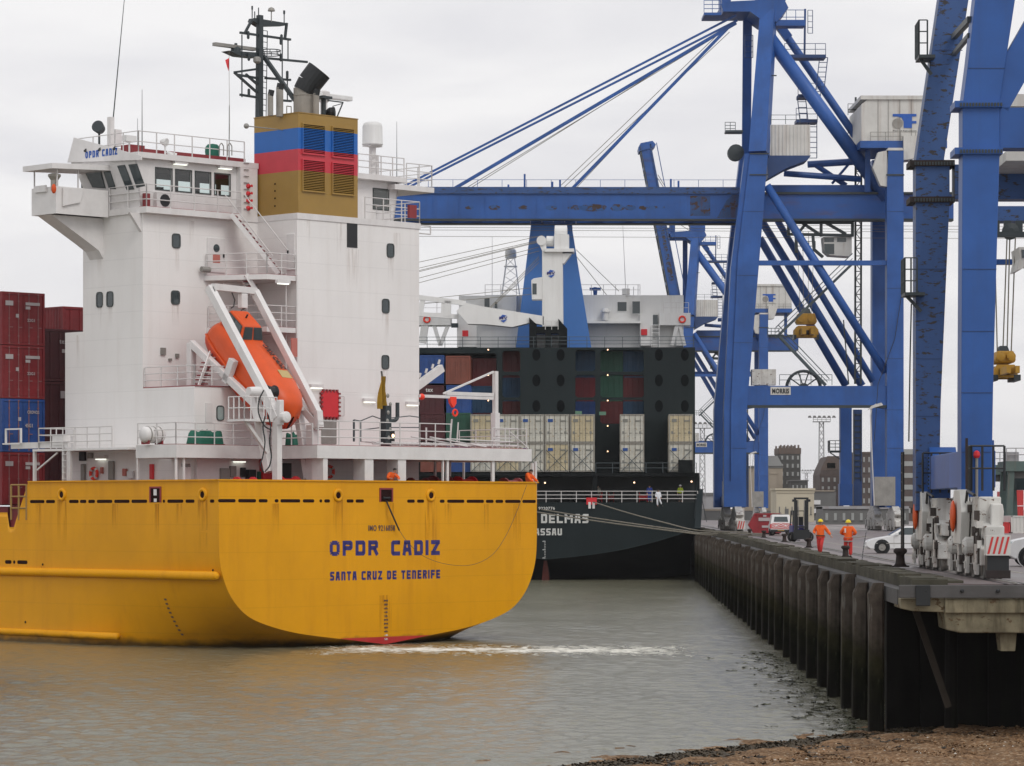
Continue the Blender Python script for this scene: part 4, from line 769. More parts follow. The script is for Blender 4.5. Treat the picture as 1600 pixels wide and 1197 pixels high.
# ---- bridge deck, wheelhouse, wings
def gridwall(x0, x1, z0, z1, y0, y1, holes, mb=None):
    mb = mb or MB(); zs = sorted({z0, z1}|{z for h in holes for z in (h[1], h[3]) if z0 < z < z1})
    for a, b in zip(zs[:-1], zs[1:]):
        c = (a+b)/2; hs = sorted((h[0], h[2]) for h in holes if h[1] < c < h[3]); x = x0
        for p, q in hs:
            if p > x: mb.box(x, y0, a, p, y1, b)
            x = max(x, q)
        if x < x1: mb.box(x, y0, a, x1, y1, b)
    return mb
def glassmat():
    m_, nt, b, N, L = newmat('clear window glass'); o = nt.nodes['Material Output']; tr = N('ShaderNodeBsdfTransparent'); tr.inputs[0].default_value = (.62,.72,.70,1); gl = N('ShaderNodeBsdfGlossy'); gl.inputs['Roughness'].default_value = .05
    mx = N('ShaderNodeMixShader'); mx.inputs[0].default_value = .10; L(tr.outputs[0], mx.inputs[1]); L(gl.outputs[0], mx.inputs[2]); L(mx.outputs[0], o.inputs[0]); return m_
M['clear'] = glassmat(); M['inside'] = plain('dark wheelhouse lining', (.07,.075,.08), .7)
BZ = 23.28
sl_ = [(-8.95,9.0),(-2.3,9.0),(-2.3,9.45),(VC-.02,9.45),(VC-.02,6.15),(8.4,6.15),(8.4,12.3),(12.4,12.3),(12.4,14.3),(-12.4,14.3),(-12.4,12.3),(-8.95,12.3)]
MB().prism([(x, y, ZD+.002) for x, y in sl_], (0,0,BZ-ZD-.002)).build('bridge_deck', M['white_plain'], Y)
MB().prism([(-8.85,9.1,BZ+.001),(-2.3,9.1,BZ+.001),(-2.3,9.75,BZ+.001),(-8.85,9.75,BZ+.001)], (0,0,.03)).build('deck_covering', M['deck_red'], Y)
UW, ZR = 9.8, T(222, 247.5, 9.8)[2]
wins = []
for p in ((243.5,262,268,295.5),(274.8,265.5,298.5,300),(305.5,268.5,328.5,303.5),(335.8,272,358.8,306.5)):
    a, b = T(p[0], p[1], UW), T(p[2], p[3], UW); wins.append((a[0], b[2], b[0], a[2]))
zl = sum(w_[1] for w_ in wins)/4; zh = sum(w_[3] for w_ in wins)/4; wins = [(w_[0], zl, w_[2], zh) for w_ in wins]
swin = (T(583.5,300,UW)[0], zl, T(606.5,300,UW)[0], zh)
XS1 = T(614, 300, UW)[0]
gridwall(-8.7, XS1, BZ, ZR, UW, UW+.08, wins+[swin]).build('wheelhouse_wall', M['white_plain'], Y)
MB().poly([(-8.7,UW,BZ),(-9.1,UW,ZR),(-8.7,UW,ZR)]).poly([(XS1,UW,BZ),(XS1,UW,ZR),(XS1+.45,UW,ZR)]).build('wheelhouse_corner', M['white_plain'], Y)
for w_ in wins+[swin]:
    f = MB().box(w_[0]-.06,UW-.03,w_[1]-.06,w_[2]+.06,UW-.001,w_[1]).box(w_[0]-.06,UW-.03,w_[3],w_[2]+.06,UW-.001,w_[3]+.06).box(w_[0]-.06,UW-.03,w_[1],w_[0],UW-.001,w_[3]).box(w_[2],UW-.03,w_[1],w_[2]+.06,UW-.001,w_[3]).build('window', M['rubber'], Y)
    MB().poly([(w_[0],UW+.04,w_[1]),(w_[2],UW+.04,w_[1]),(w_[2],UW+.04,w_[3]),(w_[0],UW+.04,w_[3])]).build('pane', M['clear'], f)
# port and starboard side walls lean outwards; their windows
for sx in (-1, 1):
    xb, xt = (-8.7, -9.1) if sx < 0 else (XS1, XS1+.45)
    MB().frustum([(xb,UW,BZ),(xb-.08*sx,UW,BZ),(xb-.08*sx,14.0,BZ),(xb,14.0,BZ)], [(xt,UW,ZR),(xt-.08*sx,UW,ZR),(xt-.08*sx,15.1,ZR),(xt,15.1,ZR)]).build('wheelhouse_wall', M['white_plain'], Y)
for q in (((205.5,259.5),(218,258),(225.5,289),(213,291.6)),((188,261.5),(199,260),(208,294),(197,295)),((165.4,270),(175.4,269),(180.4,294),(170.4,294)),((137,269),(160.4,269),(164,293),(145.4,291.6))):
    def lay(p, d, g=0.0):
        a = S(p[0], p[1], -8.9); f = (a[2]-BZ)/(ZR-BZ); return Vector((-8.7-.4*f-d, a[1], a[2]))
    P = [lay(p, .02) for p in q]; c = sum(P, Vector())/4; f = MB().poly([c+(p-c)*1.12 for p in P]).build('window', M['rubber'], Y); MB().poly([p+Vector((-.015,0,0)) for p in P]).build('pane', M['glass'], f)
# front windows let the sky show through
hs = [(-8.2+k*1.55, BZ+1.15, -6.95+k*1.55, ZR-.35) for k in range(11)]
gridwall(-8.7, XS1, BZ, ZR, 14.9, 15.0, hs).build('wheelhouse_front', M['inside'], Y)
MB().poly([(-8.65,UW+.1,ZR-.02),(XS1,UW+.1,ZR-.02),(XS1,14.95,ZR-.02),(-8.65,14.95,ZR-.02)]).box(-7.5,13.2,BZ,6,14.2,BZ+1.05).box(-6.9,10.6,BZ,-6.5,11.1,BZ+1.3).box(-4.2,10.4,BZ,-3.2,11.2,BZ+1.15).build('wheelhouse_lining', M['inside'], Y)
MB().box(-9.15,9.45,ZR+.001,-.76,15.3,ZR+.30).box(3.7,9.2,ZR+.001,XS1+.5,15.3,ZR+.30).build('wheelhouse_roof', M['white_plain'], Y)
mb = MB().box(-8.8,10.4,ZR+.301,-.9,10.5,ZR+.62).box(-8.8,14.9,ZR+.301,-.9,15.0,ZR+.75).box(-8.0,11.6,ZR+.301,-7.0,12.4,ZR+.95); mb.build('roof_coaming', M['deck_red'], Y)
nb = [S(*p, -9.2) for p in ((117,215),(222,243.5),(222,250),(107,254))]; MB().prism(nb, (-.08,0,0)).build('name_board', M['white_plain'], Y)
p0, p1 = S(183.5,240,-9.28), S(133.5,249,-9.28); block_text('OPDR CADIZ', 'lettering', M['bluetext'], Y, (-9.29, p1[1], p1[2]+.04), (0,-1,0), (0,0,1), p1[1]-p0[1], .38, (-1,0,0), .25)
for px in (134, 156, 179): c = S(px, 238-(px-134)*.07, -9.3); MB().lathe((c[0]-.02,c[1],c[2]+.12), (-.6,0,-.8), [(.03,-.1),(.06,.0),(.07,.1)], 8).build('name_lamp', M['black'], Y)
# roof railings
MB().rail([(-9.05,14.8,ZR+.3),(-9.05,9.55,ZR+.3),(-1.7,9.55,ZR+.3)], 1.12, 2, 1.25, .028).build('railing', M['rail'], Y)
MB().rail([(3.8,9.3,ZR+.3),(XS1+.4,9.3,ZR+.3)], 1.1, 3, .9).build('railing', M['rail'], Y); MB().rail([(XS1+.6,9.3,ZR-.1),(XS1+2.6,9.3,ZR-.1),(XS1+2.6,14,ZR-.1)], 1.25, 3, 1.2).build('railing', M['rail'], Y)
MB().box(XS1-.4,9.2,ZR-.42,XS1+2.7,14,ZR-.12).build('wing_roof', M['white_plain'], Y)
MB().box(3.7,8.6,BZ,4.9,9.79,ZR+.6).build('locker_house', M['white_plain'], Y)
MB().ladder((5.1,9.7,BZ), (5.1,9.7,ZR+1.2), .4, (1,0,0)).build('ladder', M['rail'], Y)
# bridge deck railings
MB().rail([(-8.9,12.25,BZ),(-8.9,9.06,BZ),(-2.35,9.06,BZ)], 1.2, 3, 1.55).build('railing', M['rail'], Y)
MB().rail([(4.2,6.2,BZ),(8.35,6.2,BZ),(8.35,12.2,BZ)], 1.2, 3, 1.2).build('railing', M['rail'], Y)
c = T(660, 332, 6.3); MB().box(7.4,6.0,BZ+.25,7.95,6.18,BZ+.98).build('life_ring_box', M['deck_red'], Y)
MB().path([(8.4,6.3,BZ-.1),(9.3,6.3,BZ-.1),(9.3,6.3,BZ-.55),(8.4,6.3,BZ-.55)], .04).path([(8.4,7.2,BZ-.1),(9.3,7.2,BZ-.1)], .06).build('side_bracket', M['rail'], Y)
# rung wall with red hose nozzles beside the funnel
MB().box(-2.05,9.46,BZ,VC-.03,9.79,ZR+.25).build('ladder_wall', M['white_plain'], Y)
mb = MB()
for k in range(8): z = BZ+.35+k*.36; mb.tube((-1.85,9.40,z), (-1.5,9.40,z), .025)
mb.build('rung', M['steel'], Y)
for y_ in (291, 302.5, 314, 325.5): c = T(388.5, y_, 9.4); MB().lathe((c[0],9.46,c[2]), (0,-1,0), [(.14,0),(.12,.1),(.05,.14),(.05,.3),(.08,.33)], 10).build('hose_nozzle', M['red'], Y)
# port wing: bulwark, canopy, bracket
wz0, wz1 = BZ-.4, BZ+1.05
MB().box(-12.4,12.22,wz0,-9.0,12.30,wz1).box(-12.48,12.22,wz0,-12.4,14.3,wz1).box(-12.48,14.3,wz0,-9.0,14.38,wz1).build('wing_bulwark', M['white_plain'], Y)
a, b, c, d = T(97,293,12.2), T(129,294,12.2), T(124,317,12.2), T(97,322.5,12.2); MB().prism([a,b,(b[0]-.05,b[1],b[2]-.35),c,d], (0,-.10,0)).build('wing_locker', M['white_plain'], Y, bevel=.03)
e1 = T(85,262,12.1); MB().prism([(-12.9,12.0,e1[2]-.05),(-12.9,14.6,e1[2]-.05),(-8.9,14.6,e1[2]+.12),(-8.9,12.0,e1[2]+.12)], (0,0,.28)).build('wing_canopy', M['white_plain'], Y)
MB().box(-12.4,12.26,wz1,-12.34,12.32,e1[2]).box(-12.4,14.25,wz1,-12.34,14.31,e1[2]).box(-11.0,12.26,wz1,-10.94,12.32,e1[2]).build('canopy_post', M['rail'], Y)
br = [(-12.3,wz0),( -8.79,wz0),(-8.79,wz0-2.2),(-9.1,wz0-1.75),(-9.8,wz0-1.35)]
MB().prism([(x,12.9,z-.002) for x, z in br], (0,1.2,0)).build('wing_bracket', M['white_plain'], Y)
br = [(-9.6,ZD),(-8.79,ZD),(-8.79,ZD-1.0)]; MB().prism([(x,9.6,z) for x, z in br], (0,.2,0)).build('wing_bracket', M['white_plain'], Y)
c = T(85, 277, 12.6); MB().lathe((c[0],12.6,wz1-.2), (0,0,1), [(.2,0),(.2,.55),(.34,.75),(.34,.85),(.2,.9)], 14).build('pelorus', M['stack'], Y)
c = T(83.5, 295, 12.15); MB().sphere((c[0],12.12,c[2]), .14,.12,.26).build('smoke_float', M['orange'], Y)
MB().box(-12.6,13,wz1-.25,-12.5,14.0,wz1+.1).build('side_light_box', M['white_plain'], Y)
# air cooler, red box on the bridge deck
c = T(252, 310, 9.75); MB().box(c[0]-.5,9.5,BZ+.02,c[0]+.35,9.79,BZ+.85).build('air_cooler', M['white_plain'], Y, bevel=.03); MB().lathe((c[0]+.05,9.5,BZ+.45), (0,-1,0), [(.34,0),(.34,.03),(.05,.04)], 16).build('cooler_fan', M['black'], Y)
MB().box(-8.62,9.5,BZ+.05,-8.3,9.75,BZ+.75).build('fire_box', M['deck_red'], Y)
for px, py in ((284,253.5),(354,260.5)): c = T(px, py, 9.5); o = MB().box(c[0]-.45,9.5,ZR-.14,c[0]+.45,9.75,ZR-.002).build('strip_light', M['white_plain'], Y); MB().box(c[0]-.4,9.52,ZR-.18,c[0]+.4,9.72,ZR-.141).build('tube', M['tube'], o)
# ---- stairs and landings in the recess
def landing(px0, pc, py, z=None):
    a = T(px0, py, UB); b = T(pc, py, UC); z = b[2] if z is None else z; pl = [(a[0],UB),(b[0],UC),(VC,UC),(VC,UB)]
    MB().prism([(x, y-.002, z-.28) for x, y in pl], (0,0,.28)).build('landing', M['white_plain'], Y)
    MB().prism([(x*.98+VC*.02, y-.004, z+.001) for x, y in pl], (0,0,.02)).build('deck_covering', M['deck_red'], Y)
    MB().rail([(a[0]+.1,UB-.1,z),(b[0]+.05,UC+.05,z),(VC-.05,UC+.05,z)], 1.15, 3, 1.1).build('railing', M['rail'], Y); return z
z1 = landing(318, 417, 428); z2 = landing(322, 417, 510); 
MB().stair((T(366,340,8.8)[0],8.9,BZ-.1), (T(438,420,7.0)[0],7.0,z1+.1), .9, (.8,.6,0)).build('stairway', M['white_plain'], Y)
def treads(p, q, w, side, n):
    mb = MB(); p, q = Vector(p), Vector(q); d = Vector((q.x-p.x, q.y-p.y, 0)).normalized()*.14
    for i in range(n): c = p.lerp(q, (i+.5)/n)+Vector((0,0,.03)); mb.bar(c-d, c+d, w-.1, .06)
    return mb
treads((T(366,340,8.8)[0],8.9,BZ-.1), (T(438,420,7.0)[0],7.0,z1+.1), .9, 0, 14).build('tread', M['deck_red'], Y)
MB().path([Vector((T(366,340,8.8)[0]+.6,8.6,BZ+1)), Vector((T(438,420,7.0)[0]+.6,6.7,z1+1.1))], .035).path([Vector((T(366,340,8.8)[0]-.3,9.2,BZ+1)), Vector((T(438,420,7.0)[0]-.3,7.3,z1+1.1))], .035).build('handrail', M['rail'], Y)
MB().stair((-3.4,7.6,z1), (-1.7,7.0,z2), .8, (.3,.9,0)).build('stairway', M['white_plain'], Y); treads((-3.4,7.6,z1), (-1.7,7.0,z2), .8, 0, 11).build('tread', M['deck_red'], Y)
a, b = T(331,560,6.6), T(309,603,5.8); MB().stair((a[0],6.6,a[2]+.3), (b[0],5.6,ZL), .8, (.75,.6,0)).build('stairway', M['white_plain'], Y); treads((a[0],6.6,a[2]+.3), (b[0],5.6,ZL), .8, 0, 8).build('tread', M['deck_red'], Y)
# fittings on the walls of the recess
for px, py, w_, h_ in ((254,549,.32,.38),(276,556,.22,.22),(265,562,.2,.12)): c = T(px, py, UB); MB().box(c[0]-w_/2,UB-.1,c[2]-h_/2,c[0]+w_/2,UB-.001,c[2]+h_/2).build('wall_box', M['steel'], Y)
c = T(326, 424, 8.6); MB().lathe((c[0],9.2,z1+.3), (1,0,0), [(.16,0),(.16,.55)], 10).build('floodlight', M['steel'], Y)
for px, py, pl in ((459,543,5.2),(326,645,5.19)): 
    c = T(px, py, pl); MB().box(c[0]-.22,pl-.05,c[2]-.5,c[0]+.22,pl-.001,c[2]+.5).build('notice', M['notice'] if px > 400 else M['white_plain'], Y)
# ---- lifeboat ramp (davit)
V1, V2 = -6.88, -3.48; VM = (V1+V2)/2
D = MB(); 
def db(p, q, v, w, h, mb): mb.bar(S(*p, v), S(*q, v), w, h, up=(0,-.6,.8))
def dl(p, u, q): pass
for v, mb, sp in ((V1, MB(), (((327,449),(414,614),.38,.44),((299,536),(408,640),.34,.36),((365,562),(353,598),.34,.45),((299,536),(299,603),.4,.36),((414,612),(433,655),.42,.5),((398,622),(421,738),.4,.42),((433,640),(433,752),.34,.42),((388,570),(408,612),.2,.14))),
                  (V2, MB(), (((398,455),(496,645),.36,.38),((440,598),(500,668),.35,.40),((497,642),(499,668),.4,.3),((488,664),(488,752),.46,.5),((464,630),(482,748),.4,.36),((470,610),(490,650),.15,.12)))):
    for p, q, w_, h_ in sp: db(p, q, v, w_, h_, mb)
    mb.build('boat_ramp', M['white_plain'], Y, bevel=.02)
a, b = Vector(S(333,448,V1)), Vector(S(399,455,V2)); MB().bar(a, b, .3, .34).build('ramp_crossbar', M['white_plain'], Y)
MB().bar(S(410,622,V1), S(476,640,V2), .2, .2).build('ramp_crossbar', M['white_plain'], Y)
c = S(410,612,V1); MB().lathe((c[0]-.55,c[1],c[2]), (1,0,0), [(.22,-.4),(.26,.1),(.26,.7)], 14).build('ramp_pivot', M['white_plain'], Y); MB().lathe((c[0]+.25,c[1],c[2]), (1,0,0), [(.36,0),(.36,.06),(.28,.1),(.30,.3),(.28,.5),(.36,.55),(.36,.6)], 16).build('winch_drum', M['black'], Y)
for px in (362, 381):
    f = (px-333)/66; p = a.lerp(b, f)-Vector((0,0,.2)); MB().path([p, p+Vector((.12,-.1,-.4)), p+Vector((0,-.15,-.75)), p+Vector((-.15,-.1,-.85))], .035).build('hook', M['black'], Y)
p = a.lerp(b, .7); MB().box(p.x-.22,p.y-.18,p.z-1.0,p.x+.22,p.y+.18,p.z-.2).build('block', M['white_plain'], Y, bevel=.05)
MB().path([p-Vector((0,0,1)), Vector(S(373,492,VM))], .025).path([a, Vector(S(368,545,V1))], .02).build('fall_wire', M['black'], Y)
mb = MB(); c0, c1 = T(363,655,1.9), T(414,655,1.9); z = c0[2]
mb.box(c0[0],.9,z-.12,c1[0],2.3,z).rail([(c0[0],2.2,z),(c0[0],.95,z),(c1[0],.95,z),(c1[0],2.2,z)], 1.15, 2, .42); mb.build('ramp_platform', M['white_plain'], Y)
MB().bar((c0[0]+.3,1.2,z-.1), T(418,708,1.2), .16).build('platform_brace', M['white_plain'], Y)
c = T(428, 640, .8); MB().box(c[0]+.05,.4,c[2]-.8,c[0]+.35,.7,c[2]+.5).lathe((c[0]+.2,.3,c[2]-.4), (0,-1,0), [(.3,0),(.3,.3),(.1,.35)], 12).build('ramp_bearing', M['white_plain'], Y, bevel=.04)
for hp in (((412,610),(405,625),(404,645),(413,665),(424,672)),((414,650),(411,668),(414,690),(411,712),(407,726),(412,738)),((419,648),(423,668),(421,690),(424,712),(421,728),(414,737))): MB().path(catmull([T(*q_,.35) for q_ in hp], 5), .035).build('hydraulic_hose', M['black'], Y, smooth=True)
M['dayglo'] = plain('orange red paint', (.9,.05,.02), .4)
# ---- deck davit, hose crane, black post, starboard gear
uP = 3.2; a = T(774,690,uP); b = T(774,580,uP); mb = MB().bar((a[0],uP,10.5), (b[0],uP,b[2]), .24).bar((a[0],uP,10.5),(a[0],uP,12.6),.36); dv = mb.build('deck_davit', M['white_plain'], Y)
a, b = T(655,617,uP), T(770,617,uP); MB().bar((a[0],uP,a[2]-.06), (b[0],uP,a[2]-.06), .16, .16).bar((T(697,0,uP)[0],uP,a[2]+.14), (b[0],uP,a[2]+.14), .18, .2).build('jib', M['white_plain'], dv)
MB().bar(T(693,615,uP), T(771,581,uP), .1).build('stay', M['white_plain'], dv)
c = T(707,623,uP); MB().prism([(c[0]-.28,uP-.1,c[2]+.1),(c[0]+.22,uP-.1,c[2]+.1),(c[0]+.22,uP-.1,c[2]-.25),(c[0]+.02,uP-.1,c[2]-.5),(c[0]-.2,uP-.1,c[2]-.25)], (0,.2,0)).torus((c[0]+.2,uP,c[2]-.78), (0,1,0), .17, .06, 14, 6).build('hook_block', M['dayglo'], dv)
c = T(659,620,uP); MB().sphere(c, .18).build('buoy_light', M['dayglo'], dv)
u = 7.5; MB().bar(T(640,612,u), T(690,575,u), .34, .42).build('hose_crane', M['white_plain'], Y); mb = MB()
for k in range(5): c = Vector(T(645+k*10, 597-k*7, u-.25)); mb.tube(c, c+Vector((.1,0,.25)), .07)
mb.build('hose_saddle', M['rail'], Y)
a = T(603,693,1.0); b = T(603,582,1.0); fs = MB().bar((a[0],1.0,10.5), (a[0],1.0,T(603,634,1.0)[2]), .42).tube((a[0]-.05,1.0,13), T(596,580,1.0), .05).path([(a[0]+.2,1,11.9),(a[0]+.6,.9,11.95),(a[0]+.75,.9,12.1),(a[0]+.75,.9,12.9)], .11).build('ensign_staff', M['mast'], Y); mb = MB()
for k in range(6): mb.sphere((a[0]+.12*math.sin(k*2), .78, 11+k*.45), .1, .06, .12)
mb.build('staff_fitting', M['steel'], fs)
c = T(611,681,.9); k = MB().box(c[0]-.13,.75,c[2]-.3,c[0]+.13,1.0,c[2]+.3).build('stern_light', M['black'], Y); MB().lathe((c[0],.74,c[2]), (0,-1,0), [(.1,0),(.08,.03)], 10).build('lamp', M['lamp'], k)
mb = MB().path([T(563,658,2),T(563,690,2)], .06).path([T(553,656,2.5),T(553,690,2.5)], .06)
for (a0, a1) in (((553,656),(563,658)),((563,658),(582,650)),((582,650),(596,655)),((612,653),(640,650)),((640,650),(655,652)),((553,672),(563,672)),((563,672),(596,668)),((612,668),(655,668))): mb.path([T(*a0,2), T(*a1,2)], .03)
mb.build('chain_rail', M['rail_dark'], Y)
mb = MB().path([T(706,655,3.5),T(703,690,3.5)], .05).path([T(716,660,3.5),T(714,690,3.5)], .04).path([T(666,668,3),T(666,692,3)], .05); mb.build('deck_post', M['rail'], Y)
# ---- bunker platform on the port side
z = 10.42; MB().box(-11.3,7.6,z-.12,-8.83,15.9,z).build('bunker_platform', M['white_plain'], Y)
mb = MB()
for u in (15.75, 13.15, 12.6): mb.box(-11.28,u,7.45,-11.12,u+.15,z-.12)
mb.bar((-11.2,15.6,9.3),(-11.2,13.8,10.2),.08); mb.ladder((-11.3,13.0,7.5),(-11.3,13.0,z),.45,(0,1,0)); mb.build('platform_leg', M['rail'], Y)
MB().rail([(-11.25,9.0,z),(-11.25,15.4,z)], 1.12, 3, 1.1).rail([(-11.25,15.4,z),(-8.9,15.4,z)], 1.12, 3, 1.1).build('railing', M['rail'], Y)
MB().box(-11.2,12.9,z+.05,-11.0,18.0,z+.38).box(-11.25,13.2,z+.2,-10.8,14.2,z+.75).build('bunker_boom', M['white_plain'], Y)
a, b = S(10,672,-11.35), S(32,692,-11.35); y0, y1 = sorted((a[1], b[1])); MB().box(-11.4,y0,b[2]-.08,-11.3,y1+.3,b[2]).box(-11.4,y0,a[2],-11.3,y1,a[2]+.08).box(-11.4,y0-.08,b[2],-11.3,y0,a[2]+.08).box(-11.4,y1,b[2],-11.3,y1+.08,a[2]+.08).build('boom_frame', M['white_plain'], Y)
# deck-edge gear at the port quarter: yellow railing in the bulwark gap
MB().rail([(-HB,16.2,6.6),(-HB,17.6,6.6)], 1.9, 3, .7, .05, .06).build('gap_railing', M['funnel_gold'], Y)
MB().box(-HB+.15,15.9,5.4,-HB+.25,17.9,7.4).build('inner_bulwark', M['deck_red'], Y)
# lights, aerials on the wheelhouse roof
c = T(155, 200, 13.6); o = MB().lathe((c[0],13.6,c[2]), (-.8,-.5,.25), [(.1,-.3),(.28,-.2),(.34,.25),(.3,.27)], 16).tube((c[0],13.6,c[2]-1.3),(c[0],13.6,c[2]-.2),.06).build('searchlight', M['mast'], Y)
c = T(174, 200, 12.6); z = ZR+.3; MB().box(c[0]-.13,12.5,z,c[0]+.13,12.8,T(174,183,12.6)[2]).box(c[0]+.15,12.4,z+.6,c[0]+.55,12.8,z+1.5).box(c[0]-.5,12.4,z+.3,c[0]+.6,13.0,z+.5).build('aerial_base', M['white_plain'], Y)
mb = MB().tube(T(177,184,12.6), T(197,-30,12.6), .035, 6, .015).tube((T(222,250,9.7)[0],9.7,z), T(222,140,9.7), .03, 6, .012).tube((T(358,245,9.7)[0],9.7,z-.4), T(358,165,9.7), .03, 6, .01).tube((T(620,300,9.5)[0],9.5,z-.5), T(620,190,9.5), .025, 6, .01).tube((T(215,250,12)[0],12,z), T(215,185,12), .02, 6, .01); mb.build('whip_aerial', M['mast'], Y)
c = T(582, 210, 9.6); zb, zt = T(582,228,9.6)[2], T(582,190,9.6)[2]; dm = MB().lathe((c[0],9.6,zb), (0,0,1), [(.5,-.02),(.6,.06),(.6,.1),(.585,.12),(.57,zt-zb-.28),(.5,zt-zb-.1),(.3,zt-zb-.02),(0,zt-zb)], 24).build('radome', M['cream'], Y, smooth=True); MB().tube((c[0],9.6,ZR+.3),(c[0],9.6,zb),.2).box(c[0]-.5,9.3,zb-.06,c[0]+.5,9.9,zb-.01).tube((c[0]+.35,9.6,ZR+.3),(c[0]+.3,9.6,zb-.5),.14).build('radome_post', M['white_plain'], dm)
c = T(258, 222, 9.9); MB().lathe((c[0],9.9,c[2]), (.3,-1,-.2), [(.08,-.3),(.2,-.1),(.22,.1)], 10).lathe((c[0]+.35,9.8,c[2]-.65), (.8,-.5,-.5), [(.06,-.3),(.2,.2),(.2,.25)], 10).tube((c[0],9.9,z),(c[0],9.9,c[2]),.05).build('floodlight', M['cream'], Y)
c = T(202, 218, 11); MB().box(c[0]-.35,10.8,c[2]-.12,c[0]+.35,11.2,c[2]+.2).tube((c[0],11,z),(c[0],11,c[2]),.05).build('floodlight', M['cream'], Y)
# ------------------------------------------------------------------ things carried by the yellow ship
def shthing(name, label, cat, p, group=None): return thing(name, label, cat, SH.w(p), SH.deg, group)
# free-fall lifeboat
def lifeboat():
    A = Vector(S(350,517,VM)); B = Vector(S(459,651,VM)); root = shthing('lifeboat', 'orange enclosed free-fall lifeboat nose down on its white stern ramp', 'lifeboat', A); L_ = (B-A).length
    f = (B-A)/L_; rt = Vector((1,0,0)); up = rt.cross(f).normalized()
    if up.z < 0: up = -up
    st = [(0,1.05,-.95,.62),(.04,1.18,-1.1,.78),(.2,1.38,-1.34,1.02),(.5,1.46,-1.46,1.16),(.72,1.38,-1.44,1.12),(.86,1.16,-1.34,.96),(.94,.84,-1.18,.72),(.985,.40,-.95,.32),(1,.08,-.82,.0)]
    def ring(t, w, k, h, part):
        pts = []
        for i in range(13):
            a = math.pi*i/12; c, s_ = math.cos(a), math.sin(a)
            if part: x = w*math.copysign(abs(c)**.75, c); z = -.28+(h+.28)*abs(s_)**.8
            else: x = w*1.04*math.copysign(abs(c)**.62, c); z = -.28+(k+.28)*abs(s_)**1.0
            pts.append(f*(t*L_)+rt*x+up*z)
        return pts
    ts = np.linspace(0, 1, 30); so = np.array(st)
    for part, nm, mt in ((True, 'canopy', 'orange'), (False, 'lower_hull', 'orange_dark')):
        rs = [ring(t, np.interp(t, so[:,0], so[:,1]), np.interp(t, so[:,0], so[:,2]), np.interp(t, so[:,0], so[:,3]), part) for t in ts]
        vs = [p for r in rs for p in r]; n = 13; fs = [(k*n+i, k*n+i+1, (k+1)*n+i+1, (k+1)*n+i) for k in range(len(ts)-1) for i in range(n-1)]+[tuple(range(n))]
        MB().add(vs, fs).build(nm, M[mt], root, smooth=True)
    # rubbing strake
    mb = MB()
    for sx in (-1, 1): mb.path([f*(t*L_)+rt*(sx*(np.interp(t, so[:,0], so[:,1])*1.03+.02))+up*(-.28) for t in np.linspace(0,.97,16)], .06, 6)
    mb.build('strake', M['orange'], root)
    def pt(x, w, h): return f*x+rt*w+up*h
    lo = [pt(.15,-.85,.7),pt(.15,.85,.7),pt(2.35,.85,.8),pt(2.35,-.85,.8)]; hi = [pt(.3,-.62,1.62),pt(.3,.62,1.62),pt(1.75,.62,1.66),pt(1.75,-.62,1.66)]
    MB().frustum(lo, hi).build('cockpit', M['orange'], root, bevel=.12)
    def win(q, nm='window'):
        q = [Vector(p) for p in q]; c = sum(q, Vector())/len(q); n = (q[1]-q[0]).cross(q[2]-q[0]).normalized()
        if n.dot(c-pt(1,0,1.1)) < 0: n = -n
        w = MB().poly([c+(p-c)*1.2+n*.02 for p in q]).build(nm, M['rubber'], root); MB().poly([p+n*.03 for p in q]).build('pane', M['glass'], w)
    lerp = lambda a, b, t: a.lerp(b, t)
    def quad(a, b, c, d, s0, s1, t0, t1): return [lerp(lerp(a,b,s),lerp(d,c,s),t) for s, t in ((s0,t0),(s1,t0),(s1,t1),(s0,t1))]
    win(quad(lo[3],lo[0],hi[0],hi[3],.12,.50,.35,.85)); win(quad(lo[3],lo[0],hi[0],hi[3],.58,.9,.35,.85)); win(quad(lo[1],lo[2],hi[2],hi[1],.3,.8,.3,.85))
    win(quad(lo[2],lo[3],hi[3],hi[2],.56,.92,.35,.88)); win(quad(lo[2],lo[3],hi[3],hi[2],.08,.44,.35,.88))
    MB().tube(pt(1,0,1.62), pt(1,0,1.85), .05).lathe(pt(2.75,-.62,.72), rt*-.6+up*.8, [(.13,-.05),(.13,.1),(.05,.13)], 10).lathe(pt(2.75,.62,.72), rt*.6+up*.8, [(.13,-.05),(.13,.1),(.05,.13)], 10).build('fitting', M['black'], root)
    text('OPDR CADIZ', 'lettering', M['black'], root, pt(2.7,.22,1.19), f, rt*.95+up*-.16, 2.1, .42, up, .02, .02)
    M['patch'] = plain('reflective patch', (.48,.36,.15), .5)
    MB().prism([pt(4.9,-.12,1.15),pt(5.45,-.12,1.08),pt(5.45,.6,1.03),pt(4.9,.6,1.10)], up*.035).build('reflective_patch', M['patch'], root)
    mb = MB()
    for x, h in ((.9,-.62),(1.5,-.68)): mb.prism([pt(x,-1.19,h),pt(x+.35,-1.19,h-.02),pt(x+.35,-1.19,h-.07),pt(x,-1.19,h-.05)], rt*-.04)
    mb.prism([pt(5.35,-.95,-.05),pt(5.75,-.85,-.05),pt(5.75,-.85,-.12),pt(5.35,-.95,-.12)], rt*-.06); mb.build('reflective_mark', M['white_plain'], root)
    MB().path([pt(.5,-1.2,-.35),pt(1.3,-1.26,-.5),pt(2.0,-1.27,-.35)], .02).build('becket_line', M['black'], root)
lifeboat()
